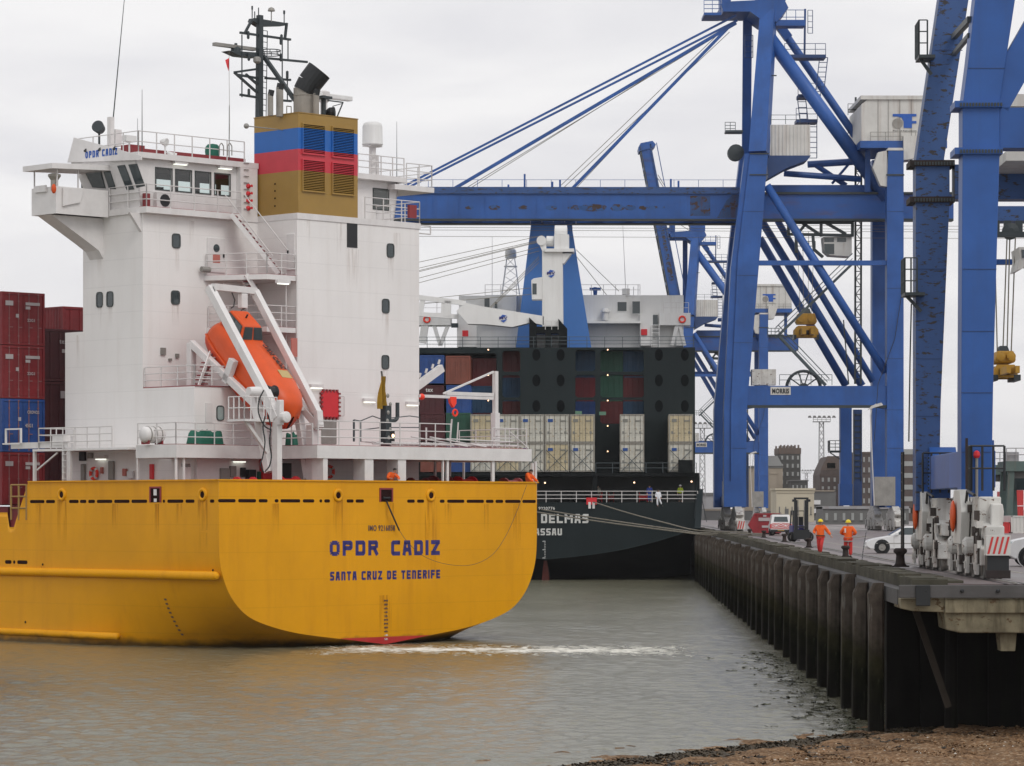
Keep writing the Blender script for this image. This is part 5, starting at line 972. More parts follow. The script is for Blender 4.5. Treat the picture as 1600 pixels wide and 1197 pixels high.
# life raft canister in its cradle
t = shthing('liferaft_canister', 'white banded liferaft canister on the port boat deck edge', 'liferaft', (-10.6, 6.0, 10.55)); c = T(238,680,6.0)
t.location = SH.w((c[0], 6.0, 10.55)); MB().lathe((-.65,0,.50), (1,0,0), [(.05,-.02),(.3,0),(.42,.12),(.43,.6),(.43,.75),(.42,1.2),(.3,1.32),(.05,1.34)], 18).build('shell', M['white_plain'], t, smooth=True); mb = MB()
for x in (-.35, 0, .35): mb.lathe((x-.03,0,.5), (1,0,0), [(.445,0),(.445,.06)], 18)
mb.build('strap', M['steel'], t); MB().box(-.5,-.3,0,-.4,.3,.2).box(.4,-.3,0,.5,.3,.2).build('cradle', M['deck_red'], t)
def lumps(name, label, px0, px1, py0, u, dy, seed):
    a, b = T(px0, 690, u), T(px1, 690, u); t = shthing(name, label, 'tarpaulin bundle', ((a[0]+b[0])/2, u, 10.55)); rd = random.Random(seed); h = T(px0, py0, u)[2]-10.55; w = (b[0]-a[0])/2; bm = bmesh.new()
    bmesh.ops.create_grid(bm, x_segments=14, y_segments=8, size=1.0)
    for v in bm.verts:
        r = max(abs(v.co.x)**3, abs(v.co.y)**3); z = h*(1-r**2*.25)*(.86+.22*math.sin(v.co.x*5+seed)*math.cos(v.co.y*4)+rd.uniform(-.05,.05)); z = .02 if r > .97 else z
        v.co = Vector((v.co.x*w*(1+.05*rd.random()), v.co.y*dy, z))
    me = bpy.data.meshes.new('cover'); bm.to_mesh(me); bm.free(); o = link('cover', me, M['green'], t); 
    for p in me.polygons: p.use_smooth = True
    MB().box(-w*1.05,-dy*.9,-.03,w*1.05,dy*.9,.03).build('pallet', M['deck_red'], t)
lumps('covered_stores', 'green tarpaulin bundle lying on the port boat deck beside the railing', 299, 342, 672, 4.5, .5, 1)
lumps('covered_winch', 'small green cover under the nose of the orange lifeboat', 451, 467, 676, 5.0, .35, 2)
c = T(332, 240, 12.0); t = shthing('covered_compass', 'green hooded cover standing on the wheelhouse roof', 'compass cover', (c[0], 12.0, ZR+.3)); MB().lathe((0,0,0), (0,0,1), [(.30,0),(.33,.2),(.42,.75),(.40,1.0),(.28,1.15),(0,1.2)], 14).build('cover', M['green'], t, smooth=True); MB().box(-.3,-.3,-.02,.3,.3,.1).build('base', M['white_plain'], t)
def lifebuoy(label, pos, axis):
    t = shthing('lifebuoy', label, 'lifebuoy', pos, 'lifebuoys on the yellow ship'); MB().torus((0,0,0), axis, .29, .085, 24, 8).build('ring', M['dayglo'], t, smooth=True); mb = MB()
    ax = Vector(axis); a = ax.cross(Vector((0,0,1))).normalized(); b = Vector((0,0,1))
    for k in range(4): e = a*math.cos(.785+k*1.571)+b*math.sin(.785+k*1.571); tdir = ax.cross(e); mb.lathe(e*.29-tdir*.06, tdir, [(.092,0),(.092,.12)], 10)
    mb.build('band', M['white_plain'], t)
c = S(147, 740, -8.9); lifebuoy('orange and white lifebuoy on the white wall below the bunker platform', (-8.92, c[1], c[2]), (-1,0,0))
c = T(515, 737, 5.9); lifebuoy('dim lifebuoy hanging inside the mooring deck behind the first white pillar', (c[0], 5.9, c[2]), (0,-1,0))
# ensign hanging from the staff
t = shthing('ensign', 'limp yellow and brown flag hanging at the black stern staff', 'flag', T(597, 585, .95)); bm = bmesh.new(); bmesh.ops.create_grid(bm, x_segments=10, y_segments=18, size=1)
for v in bm.verts: s_ = (v.co.y+1)/2; v.co = Vector((v.co.x*.05+(.10+.24*(1-s_)**.8)*(v.co.x)*.9-.06*(1-s_)+.08, .10*math.sin(v.co.x*6+s_*4), -1.75*(1-s_)-.1))
me = bpy.data.meshes.new('cloth'); bm.to_mesh(me); bm.free(); M['flag'] = paint('flag cloth', (.36,.21,.015), .8, .3, 1.5, .8, (.10,.03,.01), sscale=(6,6,.6)); link('cloth', me, M['flag'], t); MB().tube((-.03,0,.1),(.0,0,-.1),.02).build('toggle', M['rope'], t)
# ---- containers
def container_proto(w, h, l, marks=True):
    """Door end at y = 0, open ground corner at x = 0, z = 0."""
    t = thing('shipping_container', 'x', 'container')
    mb = MB(); n = int(l/.28); d = .036
    for x, sg in ((.02, 1), (w-.02, -1)):
        ys = []; 
        for k in range(n):
            y0 = .12+(l-.24)*k/n; p = (l-.24)/n; ys += [(y0, 0), (y0+p*.35, 0), (y0+p*.5, d), (y0+p*.85, d)]
        ys.append((l-.12, 0)); vs = [(x+sg*o, y, .12) for y, o in ys]+[(x+sg*o, y, h-.1) for y, o in ys]; m_ = len(ys); mb.add(vs, [(i, i+1, m_+i+1, m_+i) for i in range(m_-1)])
    mb.box(.06,.1,h-.12,w-.06,l-.05,h-.03).box(.06,.1,.02,w-.06,l-.05,.14).box(.05,l-.12,.1,w-.05,l-.06,h-.08); mb.build('body', M['white_plain'], t)
    mb = MB()
    for x in (0, w-.12): mb.box(x,0,0,x+.12,.14,h).box(x,l-.14,0,x+.12,l,h)
    mb.box(.12,0,h-.14,w-.12,.12,h).box(.12,0,0,w-.12,.12,.14)
    for x in (0, w-.08): mb.box(x,.14,h-.1,x+.08,l-.14,h).box(x,.14,0,x+.08,l-.14,.14)
    mb.build('frame', M['white_plain'], t)
    for k in range(2):
        x0 = .13 if k == 0 else w/2+.01; x1 = w/2-.01 if k == 0 else w-.13; mb = MB().box(x0,.045,.15,x1,.09,h-.15)
        for j in range(5): z = .3+j*(h-.75)/4.4; mb.box(x0+.06,.03,z,x1-.06,.046,z+.28*(h/2.9))
        dr = mb.build('door', M['white_plain'], t)
        for f in (.28, .76):
            x = x0+(x1-x0)*f; mb = MB().tube((x,.015,.08),(x,.015,h-.06),.024,6)
            for z in (.1,.5,h*.5,h-.5,h-.1): mb.box(x-.05,-.005,z-.04,x+.05,.045,z+.04)
            mb.box(x-.02,-.01,.95,x+.24,.02,1.0); mb.build('lock_rod', M['steel'], dr)
    return t
CM = {}
def cmat(name, rgb, white=False):
    if name not in CM: CM[name] = paint('container '+name, rgb, .5, .22, .8, .35 if not white else .3, tuple(c*.35 for c in rgb) if not white else (.30,.19,.07), .05, chips=.12 if not white else .45, chip_rgb=(.10,.045,.025) if not white else (.34,.21,.07), sscale=(2.2,2.2,.3))
    return CM[name]
def place(proto, fr, p, mat, label, group, rodmat=None, marks=(), framemat=None):
    c = copy_tree(proto); c.location = fr.w(p); c.rotation_euler = (0,0,R_(fr.deg)); c['label'] = label; c['group'] = group
    for ch in c.children:
        setmat(ch, framemat if framemat and ch.name.startswith('frame') else mat)
        for g in ch.children: setmat(g, rodmat or mat)
    for s_, x, z, w_, h_, mt in marks:
        if s_: text(s_, 'lettering', mt, c, (x,-.012,z), (1,0,0), (0,0,1), w_, h_, (0,-1,0), .02)
        else: MB().box(x,-.014,z,x+w_,.03,z+h_).build('label_plate', mt, c)
    return c
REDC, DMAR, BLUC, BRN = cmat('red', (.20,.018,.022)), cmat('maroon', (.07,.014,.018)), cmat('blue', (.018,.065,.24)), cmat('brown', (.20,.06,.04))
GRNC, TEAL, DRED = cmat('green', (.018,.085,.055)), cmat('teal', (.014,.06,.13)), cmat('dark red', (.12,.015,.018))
WHC, CRC, GYC = cmat('white', (.55,.54,.48), True), cmat('cream', (.52,.45,.30), True), cmat('grey', (.42,.43,.40), True)
pw = M['white_plain']
u0 = 18.54; a = T(3,455,u0); b = T(70,458,u0); CW = b[0]-a[0]; P1 = container_proto(CW, 2.90, 12.0)
labs = ['red container topmost in the stack at the ship bow side', 'second red container from the top of the outer stack', 'blue container third down in the outer stack', 'red container at the foot of the outer stack behind the yellow bulwark']
zt = a[2]; rodm = plain('worn lock rods', (.22,.10,.10), .6); M['dim'] = plain('dim white marking', (.40,.36,.36), .6)
for k, (mt, lab) in enumerate(zip((REDC, REDC, BLUC, REDC), labs)):
    mk = [('', .25, 2.15, .5, .26, M['dim']), ('', 1.6, 2.2, .95, .16, M['dim']), ('', 1.6, 1.98, .3, .16, M['dim']), ('22G1', 1.7, 1.3, .5, .16, M['dim']), ('', .95, 1.5, .18, .2, M['dim'])] if k != 2 else [('CRONOS', 1.7, 2.1, .8, .18, M['dim']), ('45G1', 1.55, 1.35, .5, .2, M['dim']), ('', 1.1, 1.7, .18, .2, M['dim'])]
    if k == 3: mk = mk[:3]
    place(P1, SH, (a[0], u0, zt-2.90-k*2.935), mt, lab, 'containers stacked forward of the white deckhouse', rodm, mk)
zt2 = T(72,513.5,u0+.3)[2]
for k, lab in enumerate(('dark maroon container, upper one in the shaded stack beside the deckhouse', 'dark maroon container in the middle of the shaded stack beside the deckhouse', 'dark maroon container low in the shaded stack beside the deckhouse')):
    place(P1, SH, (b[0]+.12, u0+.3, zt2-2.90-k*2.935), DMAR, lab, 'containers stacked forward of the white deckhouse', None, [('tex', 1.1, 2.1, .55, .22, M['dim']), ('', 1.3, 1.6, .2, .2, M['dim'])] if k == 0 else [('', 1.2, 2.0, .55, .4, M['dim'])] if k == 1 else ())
c = T(98.5, 478.5, 26); P2 = container_proto(3.2, 2.9, 12.0)
o = place(P2, SH, (c[0], 26, c[2]-2.9), REDC, 'bright red container top just showing between the stacks and the white deckhouse', 'containers stacked forward of the white deckhouse')
for q in (P1, P2):
    for ch in list(q.children):
        for g in list(ch.children): bpy.data.objects.remove(g)
        bpy.data.objects.remove(ch)
    bpy.data.objects.remove(q)
# ------------------------------------------------------------------ dark container ship ahead, seen square on from astern
DF = Fr(3.35, 322.0, QR); T = DF.T; S = DF.S
DK = thing('container_ship', 'big dark hulled container ship berthed at the quay, seen square from astern', 'ship', (DF.ox, DF.oy, 0), DF.deg)
zd = T(852, 785, 0)[2]; BH = T(1092.5, 785, 0)[0]
kn = [(1092.5,785),(1091,808),(1088,824),(1075,830),(1050,838.5),(1010,850),(960,861),(900,869.5),(852,873.5)]
prof = [(T(px, py, 0)[0], T(px, py, 0)[2]) for px, py in kn]
TRp = catmull(prof, 4); n = len(TRp)
FUp = []
for i in range(n): f = i/(n-1); FUp.append((BH if f < .7 else BH*max(0, 1-((f-.7)/.3)**2.5), zd-(zd+5)*min(1, f/.8)))
FUp = np.array(FUp); rings = []; us = [0,1,2.5,4.5,7,10,14,18,23,28,34,60,110]
for u in us:
    w = min(1, u/34)**.9; o = TRp*(1-w)+FUp*w; o[0][1] = zd; rings.append([(-x, u, z) for x, z in o]+[(x, u, z) for x, z in o[::-1][1:]])
m_ = len(rings[0]); vs = [p for r in rings for p in r]; MB().add(vs, [(k*m_+i, k*m_+i+1, (k+1)*m_+i+1, (k+1)*m_+i) for k in range(len(us)-1) for i in range(m_-1)]).build('hull', M['hull_black'], DK, smooth=True)
MB().poly([(p[0], -.01, p[2]) for p in rings[0]]).build('transom', M['hull_dark'], DK)
MB().path([(p[0], -.03, p[2]) for p in rings[0][4:-4]], .05, 6).build('knuckle_bar', M['hull_dark'], DK)
M['rudder'] = paint('dull red underwater paint', (.085,.016,.012), .7, .3, 1.5)
c = T(852, 906, .8); MB().frustum([(-.55,1.2,-1.5),(.55,1.2,-1.5),(.55,6,-1.5),(-.55,6,-1.5)], [(-.12,.5,2.4),(.12,.5,2.4),(.12,6,2.2),(-.12,6,2.2)]).build('rudder_head', M['rudder'], DK)
M['deckdark'] = plain('dark deck', (.03,.035,.036), .7)
MB().box(-BH+.05,.05,zd-.2,BH-.05,60,zd-.02).build('mooring_deck', M['deckdark'], DK)
# lettering
M['letter_white'] = plain('lettering white', (.62,.62,.60), .5)
def dt(s_, px0, px1, y0, y1, bold=.04, mat='letter_white'):
    a, b, c = T(px0,y1,0), T(px1,y1,0), T(px0,y0,0); return text(s_, 'lettering', M[mat], DK, (a[0],-.015,a[2]), (1,0,0), (0,0,1), b[0]-a[0], c[2]-a[2], (0,-1,0), bold)
for s_, a_, b_, c_, d_ in (('DELMAS',845.5,919.5,803.2,817.4),('NASSAU',827,878,825.8,836.4)):
    a, b, c = T(a_,d_,0), T(b_,d_,0), T(a_,c_,0); block_text(s_, 'lettering', M['letter_white'], DK, (a[0],-.022,a[2]), (1,0,0), (0,0,1), b[0]-a[0], c[2]-a[2], (0,-1,0), .22, .30)
dt('CMA CGM', 756, 832, 803.2, 817.4, .014)
dt('IMO 9220776', 826, 867, 792, 796.5, .02)
for k in range(11):
    w_ = 5 if k % 5 == 0 else 2; dt('8' if k % 5 == 0 else '0', 852.5-w_, 852.5, 845+k*2.6, 846.6+k*2.6, .02)
# mooring deck railing and interior
zr = zd; W0 = T(610,785,0)[0]
MB().rail([(-BH+.3,.15,zr),(BH-.15,.15,zr)], 1.12, 3, 1.55, .035, .04).build('railing', M['rail'], DK); MB().rail([(BH-.15,.15,zr),(BH-.15,6,zr)], 1.1, 3, 1.5).build('railing', M['rail'], DK)
MB().box(-BH,5.5,zd-.05,BH,5.7,T(852,739,5.5)[2]).build('mooring_deck_bulkhead', M['deckdark'], DK)
z0, z1 = T(852,744.5,.6)[2], T(852,739,.6)[2]
MB().box(-BH+.05,.6,z0,BH+.02,8,z1).build('container_deck', M['hull_black'], DK)
for px in (1089, 930, 770, 690): x = T(px,760,.7)[0]; MB().box(x-.25,.7,zd,x+.25,1.2,z0).build('pillar', M['hull_black'], DK)
for px, py, w_, h_, mt in ((935,765,.8,1.2,'red'),(955,766,.6,.9,'deck_red'),(905,768,1.2,.8,'black'),(880,768,1.4,.9,'deckdark'),(1005,768,.9,.9,'red')):
    x = T(px,py,4)[0]; MB().lathe((x-w_/2,4,zd+.5), (1,0,0), [(.2,0),(.55,.02),(.55,.1),(.3,.12),(.3,w_-.1),(.55,w_-.08),(.55,w_),(.1,w_)], 12).build('mooring_winch', M[mt], DK)
for px, py in ((851.5,754.5),(991,754),(1080.5,752.5)): c = T(px,py,.55); o = MB().box(c[0]-.14,c[1],c[2]-.1,c[0]+.14,c[1]+.2,c[2]+.16).build('deck_lamp', M['black'], DK); MB().sphere((c[0],c[1]-.02,c[2]), .08).build('bulb', M['lamp'], o)
c = T(924, 783, -.1); MB().box(c[0]-.5,-.12,c[2]-.35,c[0]+.55,.1,c[2]+.35).build('fairlead', M['red'], DK); MB().box(c[0]-.3,-.18,c[2]-.75,c[0]-.05,-.02,c[2]-.1).box(c[0]+.1,-.18,c[2]-.75,c[0]+.35,-.02,c[2]-.1).build('roller', M['white_plain'], DK)
# dark stern structure with openings
UWL = 7.6; zt = T(852,543,UWL)[2]; zb = z1
hx = lambda a, b: (T(a,600,UWL)[0], T(b,600,UWL)[0]); hz = lambda a: T(852,a,UWL)[2]; holes = []
for (a, b), rows in (((654,776),((552,652),)),((785,813),((548,581),(586,621),(625,650))),((899,930),((547,580),(586,621),(625,650))),((938,1006),((547,581),(586,621),(625,662)))):
    x0, x1 = hx(a, b)
    for r0, r1 in rows: holes.append((x0, hz(r1), x1, hz(r0)))
gridwall(T(612,600,UWL)[0], T(1086,600,UWL)[0], zb, zt, UWL, UWL+.5, holes).build('stern_house', M['hull_dark'], DK)
MB().box(T(612,600,UWL)[0], UWL+.51, zb, T(612,600,UWL)[0]+.3, UWL+14, zt).box(T(1086,600,UWL)[0]-.3, UWL+.51, zb, T(1086,600,UWL)[0], UWL+14, zt).box(T(612,600,UWL)[0], UWL+14, zb, T(1086,600,UWL)[0], UWL+14.3, zt).box(T(612,600,UWL)[0]+.31, UWL+.51, zt-.25, T(1086,600,UWL)[0]-.31, UWL+13.99, zt-.02).build('stern_house_side', M['hull_dark'], DK)  # top slab added to keep daylight off the containers inside
mb = MB()
for i, (x0, a0, x1, a1) in enumerate(holes):
    for cx, cz, sx, sz in ((x0,a0,1,1),(x1,a0,-1,1),(x0,a1,1,-1),(x1,a1,-1,-1)): mb.prism([(cx,UWL+.05,cz),(cx+sx*.22,UWL+.05,cz),(cx,UWL+.05,cz+sz*.22)], (0,.3,0))
mb.build('opening_corner', M['hull_dark'], DK)
M['hole'] = plain('hole shade', (.004,.005,.006), .9, 0, .05)  # flat ovals on the wall, painted with the shade of open holes
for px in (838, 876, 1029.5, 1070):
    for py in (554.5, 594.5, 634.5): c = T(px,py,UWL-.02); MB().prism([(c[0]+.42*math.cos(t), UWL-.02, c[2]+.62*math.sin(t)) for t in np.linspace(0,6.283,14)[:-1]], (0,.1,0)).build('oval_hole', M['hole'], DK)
for px in (763, 949.5):
    for k in range(5):
        py = 546.5+k*39.7
        if px < 800 and py > 630: continue
        c = T(px,py,UWL-.2); o = MB().box(c[0]-.13,c[1],c[2]-.08,c[0]+.13,c[1]+.2,c[2]+.15).build('deck_lamp', M['black'], DK); MB().sphere((c[0],c[1]-.02,c[2]), .07).build('bulb', M['lamp'], o)
M['sign_green'] = plain('green sign', (.10,.20,.14), .6)
for px, py in ((941.5,646),(904,645)): c = T(px,py,UWL); MB().box(c[0]-.35,UWL-.05,c[2]-.18,c[0]+.35,UWL-.001,c[2]+.18).build('sign', M['sign_green'], DK)
MB().rail([(T(612,600,UWL)[0],UWL+.1,zt),(T(1084,600,UWL)[0],UWL+.1,zt)], 1.1, 3, 1.8, .03).build('railing', M['rail_dark'], DK)
MB().rail([(T(931,700,.9)[0],.8,z1),(T(1088,700,.9)[0],.8,z1)], 1.0, 2, 1.6, .03).build('railing', M['rail_dark'], DK)
c = T(1071,730,.5); MB().box(c[0]-.7,.3,z1,c[0]+.75,.9,z1+1.3).build('locker', M['hull_black'], DK)
# containers standing aft of the dark wall and showing in its openings
Pd = container_proto(2.46, 2.88, 6.06)
UC2 = 1.2; zlow = z1+.12
cols = [(1045,'W2','W1'),(968.5,'G','W1'),(891,'C','W1'),(851.5,'W1','C'),(812.5,'W1','W1'),(774,'G','C'),(735,'C','W1')]
M['rodgrey'] = plain('grey lock rods', (.16,.155,.14), .6); M['frgrey'] = paint('rust stained frame', (.30,.285,.25), .6, .25, 2, .6, (.12,.07,.035), sscale=(3,3,1))
whs = {'W1': WHC, 'W2': CRC, 'C': CRC, 'G': WHC}
place_lab = {1045:'at the starboard end', 968.5:'alone between two dark gaps', 891:'first left of the dark gap', 851.5:'second left of the dark gap', 812.5:'third left of the dark gap', 774:'fourth left of the dark gap', 735:'fifth left of the dark gap'}
M['mblue'] = plain('container mark blue', (.02,.07,.25), .6); M['mgrey'] = plain('container mark grey', (.20,.20,.18), .6)
for px, up_, lo_ in cols:
    x = T(px,690,UC2)[0]
    for tier, kind in ((1, up_), (0, lo_)):
        nm = {'W1':'white','W2':'cream','C':'rusty cream','G':'grey white'}[kind]; mk = [('', .3, 2.1, .5, .3, M['mblue'] if (px in (851.5, 812.5, 774) and tier) or tier == 0 else M['mgrey']), ('', .25, .9, .22, .26, M['mgrey']), ('', 1.95, .9, .22, .26, M['mgrey']), ('', 1.55, 2.15, .6, .12, M['mgrey'])]
        place(Pd, DF, (x, UC2, zlow+tier*2.93), whs[kind], f"{nm} container in the dark stern's {'upper' if tier else 'lower'} tier, {place_lab[px]}", 'white containers on the dark ship stern', M['rodgrey'], mk, M['frgrey'])
# lashing rods
for px, _, _ in cols:
    x = T(px,690,UC2)[0]
    for a_, b_ in ((.1,2.3),(2.3,.1)): MB().tube((x+a_,UC2-.35,zlow),(x+b_,UC2-.1,zlow+2.2),.035,5).build('lashing_rod', M['rail_dark'], DK)
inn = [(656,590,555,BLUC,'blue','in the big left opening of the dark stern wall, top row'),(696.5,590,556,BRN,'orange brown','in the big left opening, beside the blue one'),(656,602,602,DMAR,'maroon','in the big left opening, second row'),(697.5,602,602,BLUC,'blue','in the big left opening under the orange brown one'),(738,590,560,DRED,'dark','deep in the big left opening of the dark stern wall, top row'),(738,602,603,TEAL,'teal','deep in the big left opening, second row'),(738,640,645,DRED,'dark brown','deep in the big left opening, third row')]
for px, _, py, mt, cn, wh in inn:
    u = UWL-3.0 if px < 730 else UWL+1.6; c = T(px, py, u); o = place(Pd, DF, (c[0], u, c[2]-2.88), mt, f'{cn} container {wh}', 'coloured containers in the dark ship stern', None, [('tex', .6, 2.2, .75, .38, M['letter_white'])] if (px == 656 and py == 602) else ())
for px, py, mt, cn in ((657,645,DMAR,'maroon'),(697,645,GRNC,'green')): c = T(px,py,UC2+1); place(Pd, DF, (c[0],UC2+1,c[2]-2.88), mt, f'{cn} container behind the rails at the left end of the white row', 'coloured containers in the dark ship stern')
for px, py, mt, cn in ((657,693,BRN,'brown'),(697,693,BLUC,'bright blue')): c = T(px,py,UC2+1); place(Pd, DF, (c[0],UC2+1,c[2]-2.88), mt, f'{cn} container low behind the rails and mooring gear of the yellow ship', 'coloured containers in the dark ship stern')
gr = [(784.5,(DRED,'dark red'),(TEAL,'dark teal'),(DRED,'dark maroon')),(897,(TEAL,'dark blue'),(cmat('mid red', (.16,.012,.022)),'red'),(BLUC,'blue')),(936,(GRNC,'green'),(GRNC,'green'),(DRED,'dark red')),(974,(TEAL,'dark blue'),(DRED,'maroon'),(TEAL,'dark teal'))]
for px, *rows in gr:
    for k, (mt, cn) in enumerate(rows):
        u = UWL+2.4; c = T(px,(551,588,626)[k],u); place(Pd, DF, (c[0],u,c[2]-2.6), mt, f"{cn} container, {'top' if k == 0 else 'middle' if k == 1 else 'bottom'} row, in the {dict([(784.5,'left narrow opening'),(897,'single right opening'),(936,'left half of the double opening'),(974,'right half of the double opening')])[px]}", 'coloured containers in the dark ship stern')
for ch in list(Pd.children):
    for g in list(ch.children): bpy.data.objects.remove(g)
    bpy.data.objects.remove(ch)
bpy.data.objects.remove(Pd)
# deck crane on its dark pedestal
UK = 8.6
def k_(px, py, u=UK): return T(px, py, u)
mb = MB()
for p0, p1 in ((827,838),(872.5,886)): a, b = k_(p0,543), k_(p1,543); mb.prism([(a[0],UK-.4,zt),(b[0],UK-.4,zt),(b[0],UK-.4,k_(0,515)[2]),(b[0] if p0 < 850 else a[0]+.0,UK-.4,k_(0,500)[2] if p0 > 850 else k_(0,508)[2]),(a[0],UK-.4,k_(0,498)[2] if p0 < 850 else k_(0,510)[2])], (0,2.4,0))
a, b = k_(838,0), k_(872.5,0); mb.box(a[0],UK-.3,k_(0,522)[2],b[0],UK+2,k_(0,512)[2]).box(k_(852,0)[0],UK-.3,zt,k_(861,0)[0],UK+2,k_(0,522)[2]); kc = mb.build('crane_pedestal', M['hull_black'], DK)
MB().box(k_(836,0)[0],UK+2.2,zt,k_(875,0)[0],UK+2.4,k_(0,522)[2]).build('pedestal_back', M['cream'], kc)
a, b = k_(847,0), k_(880,0); dc = MB().frustum([(a[0],UK,k_(0,512)[2]),(b[0],UK,k_(0,512)[2]),(b[0],UK+2.6,k_(0,512)[2]),(a[0],UK+2.6,k_(0,512)[2])], [(k_(847,0)[0],UK,k_(0,394)[2]),(k_(879,0)[0],UK,k_(0,394)[2]),(k_(879,0)[0],UK+2.6,k_(0,394)[2]),(k_(847,0)[0],UK+2.6,k_(0,394)[2])]).build('deck_crane', M['cream'], DK, bevel=.05)
mb = MB().box(k_(851,0)[0],UK-.4,k_(0,396)[2],k_(897,0)[0],UK+2.8,k_(0,391)[2]).box(k_(866,0)[0],UK-.2,k_(0,391)[2],k_(889,0)[0],UK+2.2,k_(0,369)[2]).lathe((k_(866,0)[0],UK+1,k_(0,363)[2]), (1,0,0), [(.3,0),(.65,.05),(.65,1.3),(.3,1.35)], 14).lathe((k_(853,0)[0],UK+1,k_(0,378)[2]), (1,0,0), [(.3,0),(.55,.05),(.55,.8)], 12).prism([k_(879,396),k_(893,396),k_(881,412),k_(879,411)], (0,2,0)); mb.build('crane_winch', M['cream'], dc)
MB().prism([k_(840,376),k_(843,370),k_(849,369),k_(853,373),k_(854,396),k_(849,396)], (0,.5,0)).build('sheave_bracket', M['cream'], dc); c = k_(846,376); MB().lathe((c[0],UK-.15,c[2]), (0,1,0), [(.5,0),(.5,.3)], 16).build('sheave', M['cream'], dc)
ca = MB().prism([k_(830,438),k_(834,435),k_(847,433),k_(847,468),k_(831,468)], (0,2.0,0)).build('crane_cab', M['cream'], dc, bevel=.04); MB().prism([k_(832,443),k_(838.5,443),k_(838.5,460),k_(832,460)], (0,-.03,0)).build('pane', M['glass'], ca)
def logo(px, py, par):
    c = k_(px, py, UK-.03); MB().prism([(c[0]-.45,UK-.06,c[2]),(c[0]-.1,UK-.06,c[2]+.42),(c[0]+.35,UK-.06,c[2]+.32),(c[0]+.1,UK-.06,c[2]+.18)], (0,.03,0)).prism([(c[0]-.3,UK-.06,c[2]-.2),(c[0]+.1,UK-.06,c[2]-.12),(c[0]+.4,UK-.06,c[2]-.05),(c[0]+.05,UK-.06,c[2]-.4)], (0,.03,0)).build('emblem', M['bluetext'], par); text('MV', 'lettering', M['navy'], par, (c[0]-.42,UK-.062,c[2]-.08), (1,0,0), (0,0,1), .85, .3, (0,-1,0), .03)
logo(861, 428, dc); logo(786.5, 498, dc)
jb = MB().prism([k_(850,494),k_(800,486),k_(755,479),k_(727,473),k_(713,486),k_(731,506),k_(762,507),k_(800,511),k_(830,504),k_(850,508)], (0,1.8,0)).build('crane_jib', M['cream'], dc)
MB().bar(k_(728,474,UK+.9), k_(640,463,UK+.9), .5).bar(k_(716,495,UK+.9), k_(640,490,UK+.9), .45).bar(k_(700,470,UK+.9),k_(699,494,UK+.9),.7,.5).bar(k_(693,469,UK+.9),k_(692,493,UK+.9),.4,.4).bar(k_(661,466,UK+.9),k_(657,491,UK+.9),.5,.4).build('jib_truss', M['cream'], jb)
mb = MB()
for a0, a1 in (((848,368),(560,430)),((848,374),(560,441)),((842,377),(560,446)),((843,378),(560,448)),((842,386),(560,459)),((843,392),(560,467)),((828,450),(560,478)),((830,460),(560,483)),((842,401),(764,482)),((842,410),(775,475)),((843,404),(759,489))): mb.tube(k_(*a0,UK+.9), k_(*a1,UK+.9), .03, 5)
mb.build('crane_wire', M['rope'], dc)
MB().rail([k_(852,515,UK-.5),k_(872,515,UK-.5)], .9, 2, .6).build('crane_ladder_rail', M['rail'], dc)
# blue stern funnel
UF = 16.0
MB().frustum([T(806,543,UF),T(924,543,UF),(T(924,543,UF)[0],UF+7,T(0,543,UF)[2]),(T(806,543,UF)[0],UF+7,T(0,543,UF)[2])], [T(829.5,352,UF),T(893,352,UF),(T(893,0,UF)[0],UF+6,T(0,352,UF)[2]),(T(829.5,0,UF)[0],UF+6,T(0,352,UF)[2])]).build('funnel', M['blue_pale'], DK)
a = T(0,352,UF)[2]; MB().box(T(829,0,UF)[0],UF-.1,a-.12,T(893.5,0,UF)[0],UF+6.1,a+.15).build('funnel_top', M['blue_worn'], DK)
for px0, px1 in ((833.5,846.5),(880,892)): a, b = T(px0,398,UF), T(px1,423,UF); MB().box(a[0],UF+.15,b[2],b[0],UF+.6,a[2]).build('louvre_opening', M['navy'], DK)
mb = MB()
for px in (835, 855, 866, 878, 890): a = T(px,352,UF+2); mb.tube((a[0],UF+2,a[2]-.2),(a[0],UF+2,a[2]+(1.1 if px in (835,890) else 2.2)),.14 if px in (835,890) else .5)
mb.build('exhaust_pipe', M['stack'], DK); a, b = T(829,350,UF), T(900,350,UF); MB().rail([(a[0],UF,a[2]),(b[0],UF,a[2])], 1.0, 2, 1.2).build('funnel_rail', M['rail'], DK)
# white accommodation forward of it
UA = 19.0; A_ = lambda px, py, u=UA: T(px, py, u)
def ab(px0, py0, px1, py1, u, dep, name, mat='cream', par=DK, bevel=0): a, b = T(px0,py0,u), T(px1,py1,u); return MB().box(a[0],u,b[2],b[0],u+dep,a[2]).build(name, M[mat], par, bevel=bevel)
ab(717,462,1068,546,UA+1,10,'accommodation'); ab(758,461,807,500,UA,4,'bridge_block'); ab(905,461,978,503,UA-.2,6,'bridge_block'); ab(978,463,1000,503,UA+.2,6,'bridge_block'); ab(915,502,1001,505,UA-1.2,6,'bridge_wing_deck')
ab(1000,490,1020,540,UA-.6,4,'stair_tower'); ab(1030,489,1079,508,UA-.4,3,'bridge_wing'); ab(640,489,704,508,UA-.4,3,'bridge_wing'); ab(714,486,745,542,UA+.1,3,'stair_tower'); ab(1055,505,1068,540,UA,1.2,'wing_support')
for p_, q_, w_ in (((664,508),(660,536),.8),((678,508),(688,540),.5),((700,508),(688,540),.5),((1050,540),(1058,508),.5),((1062,508),(1070,540),.4)): MB().bar(A_(*p_),A_(*q_),w_,w_*.8).build('wing_support', M['cream'], DK)
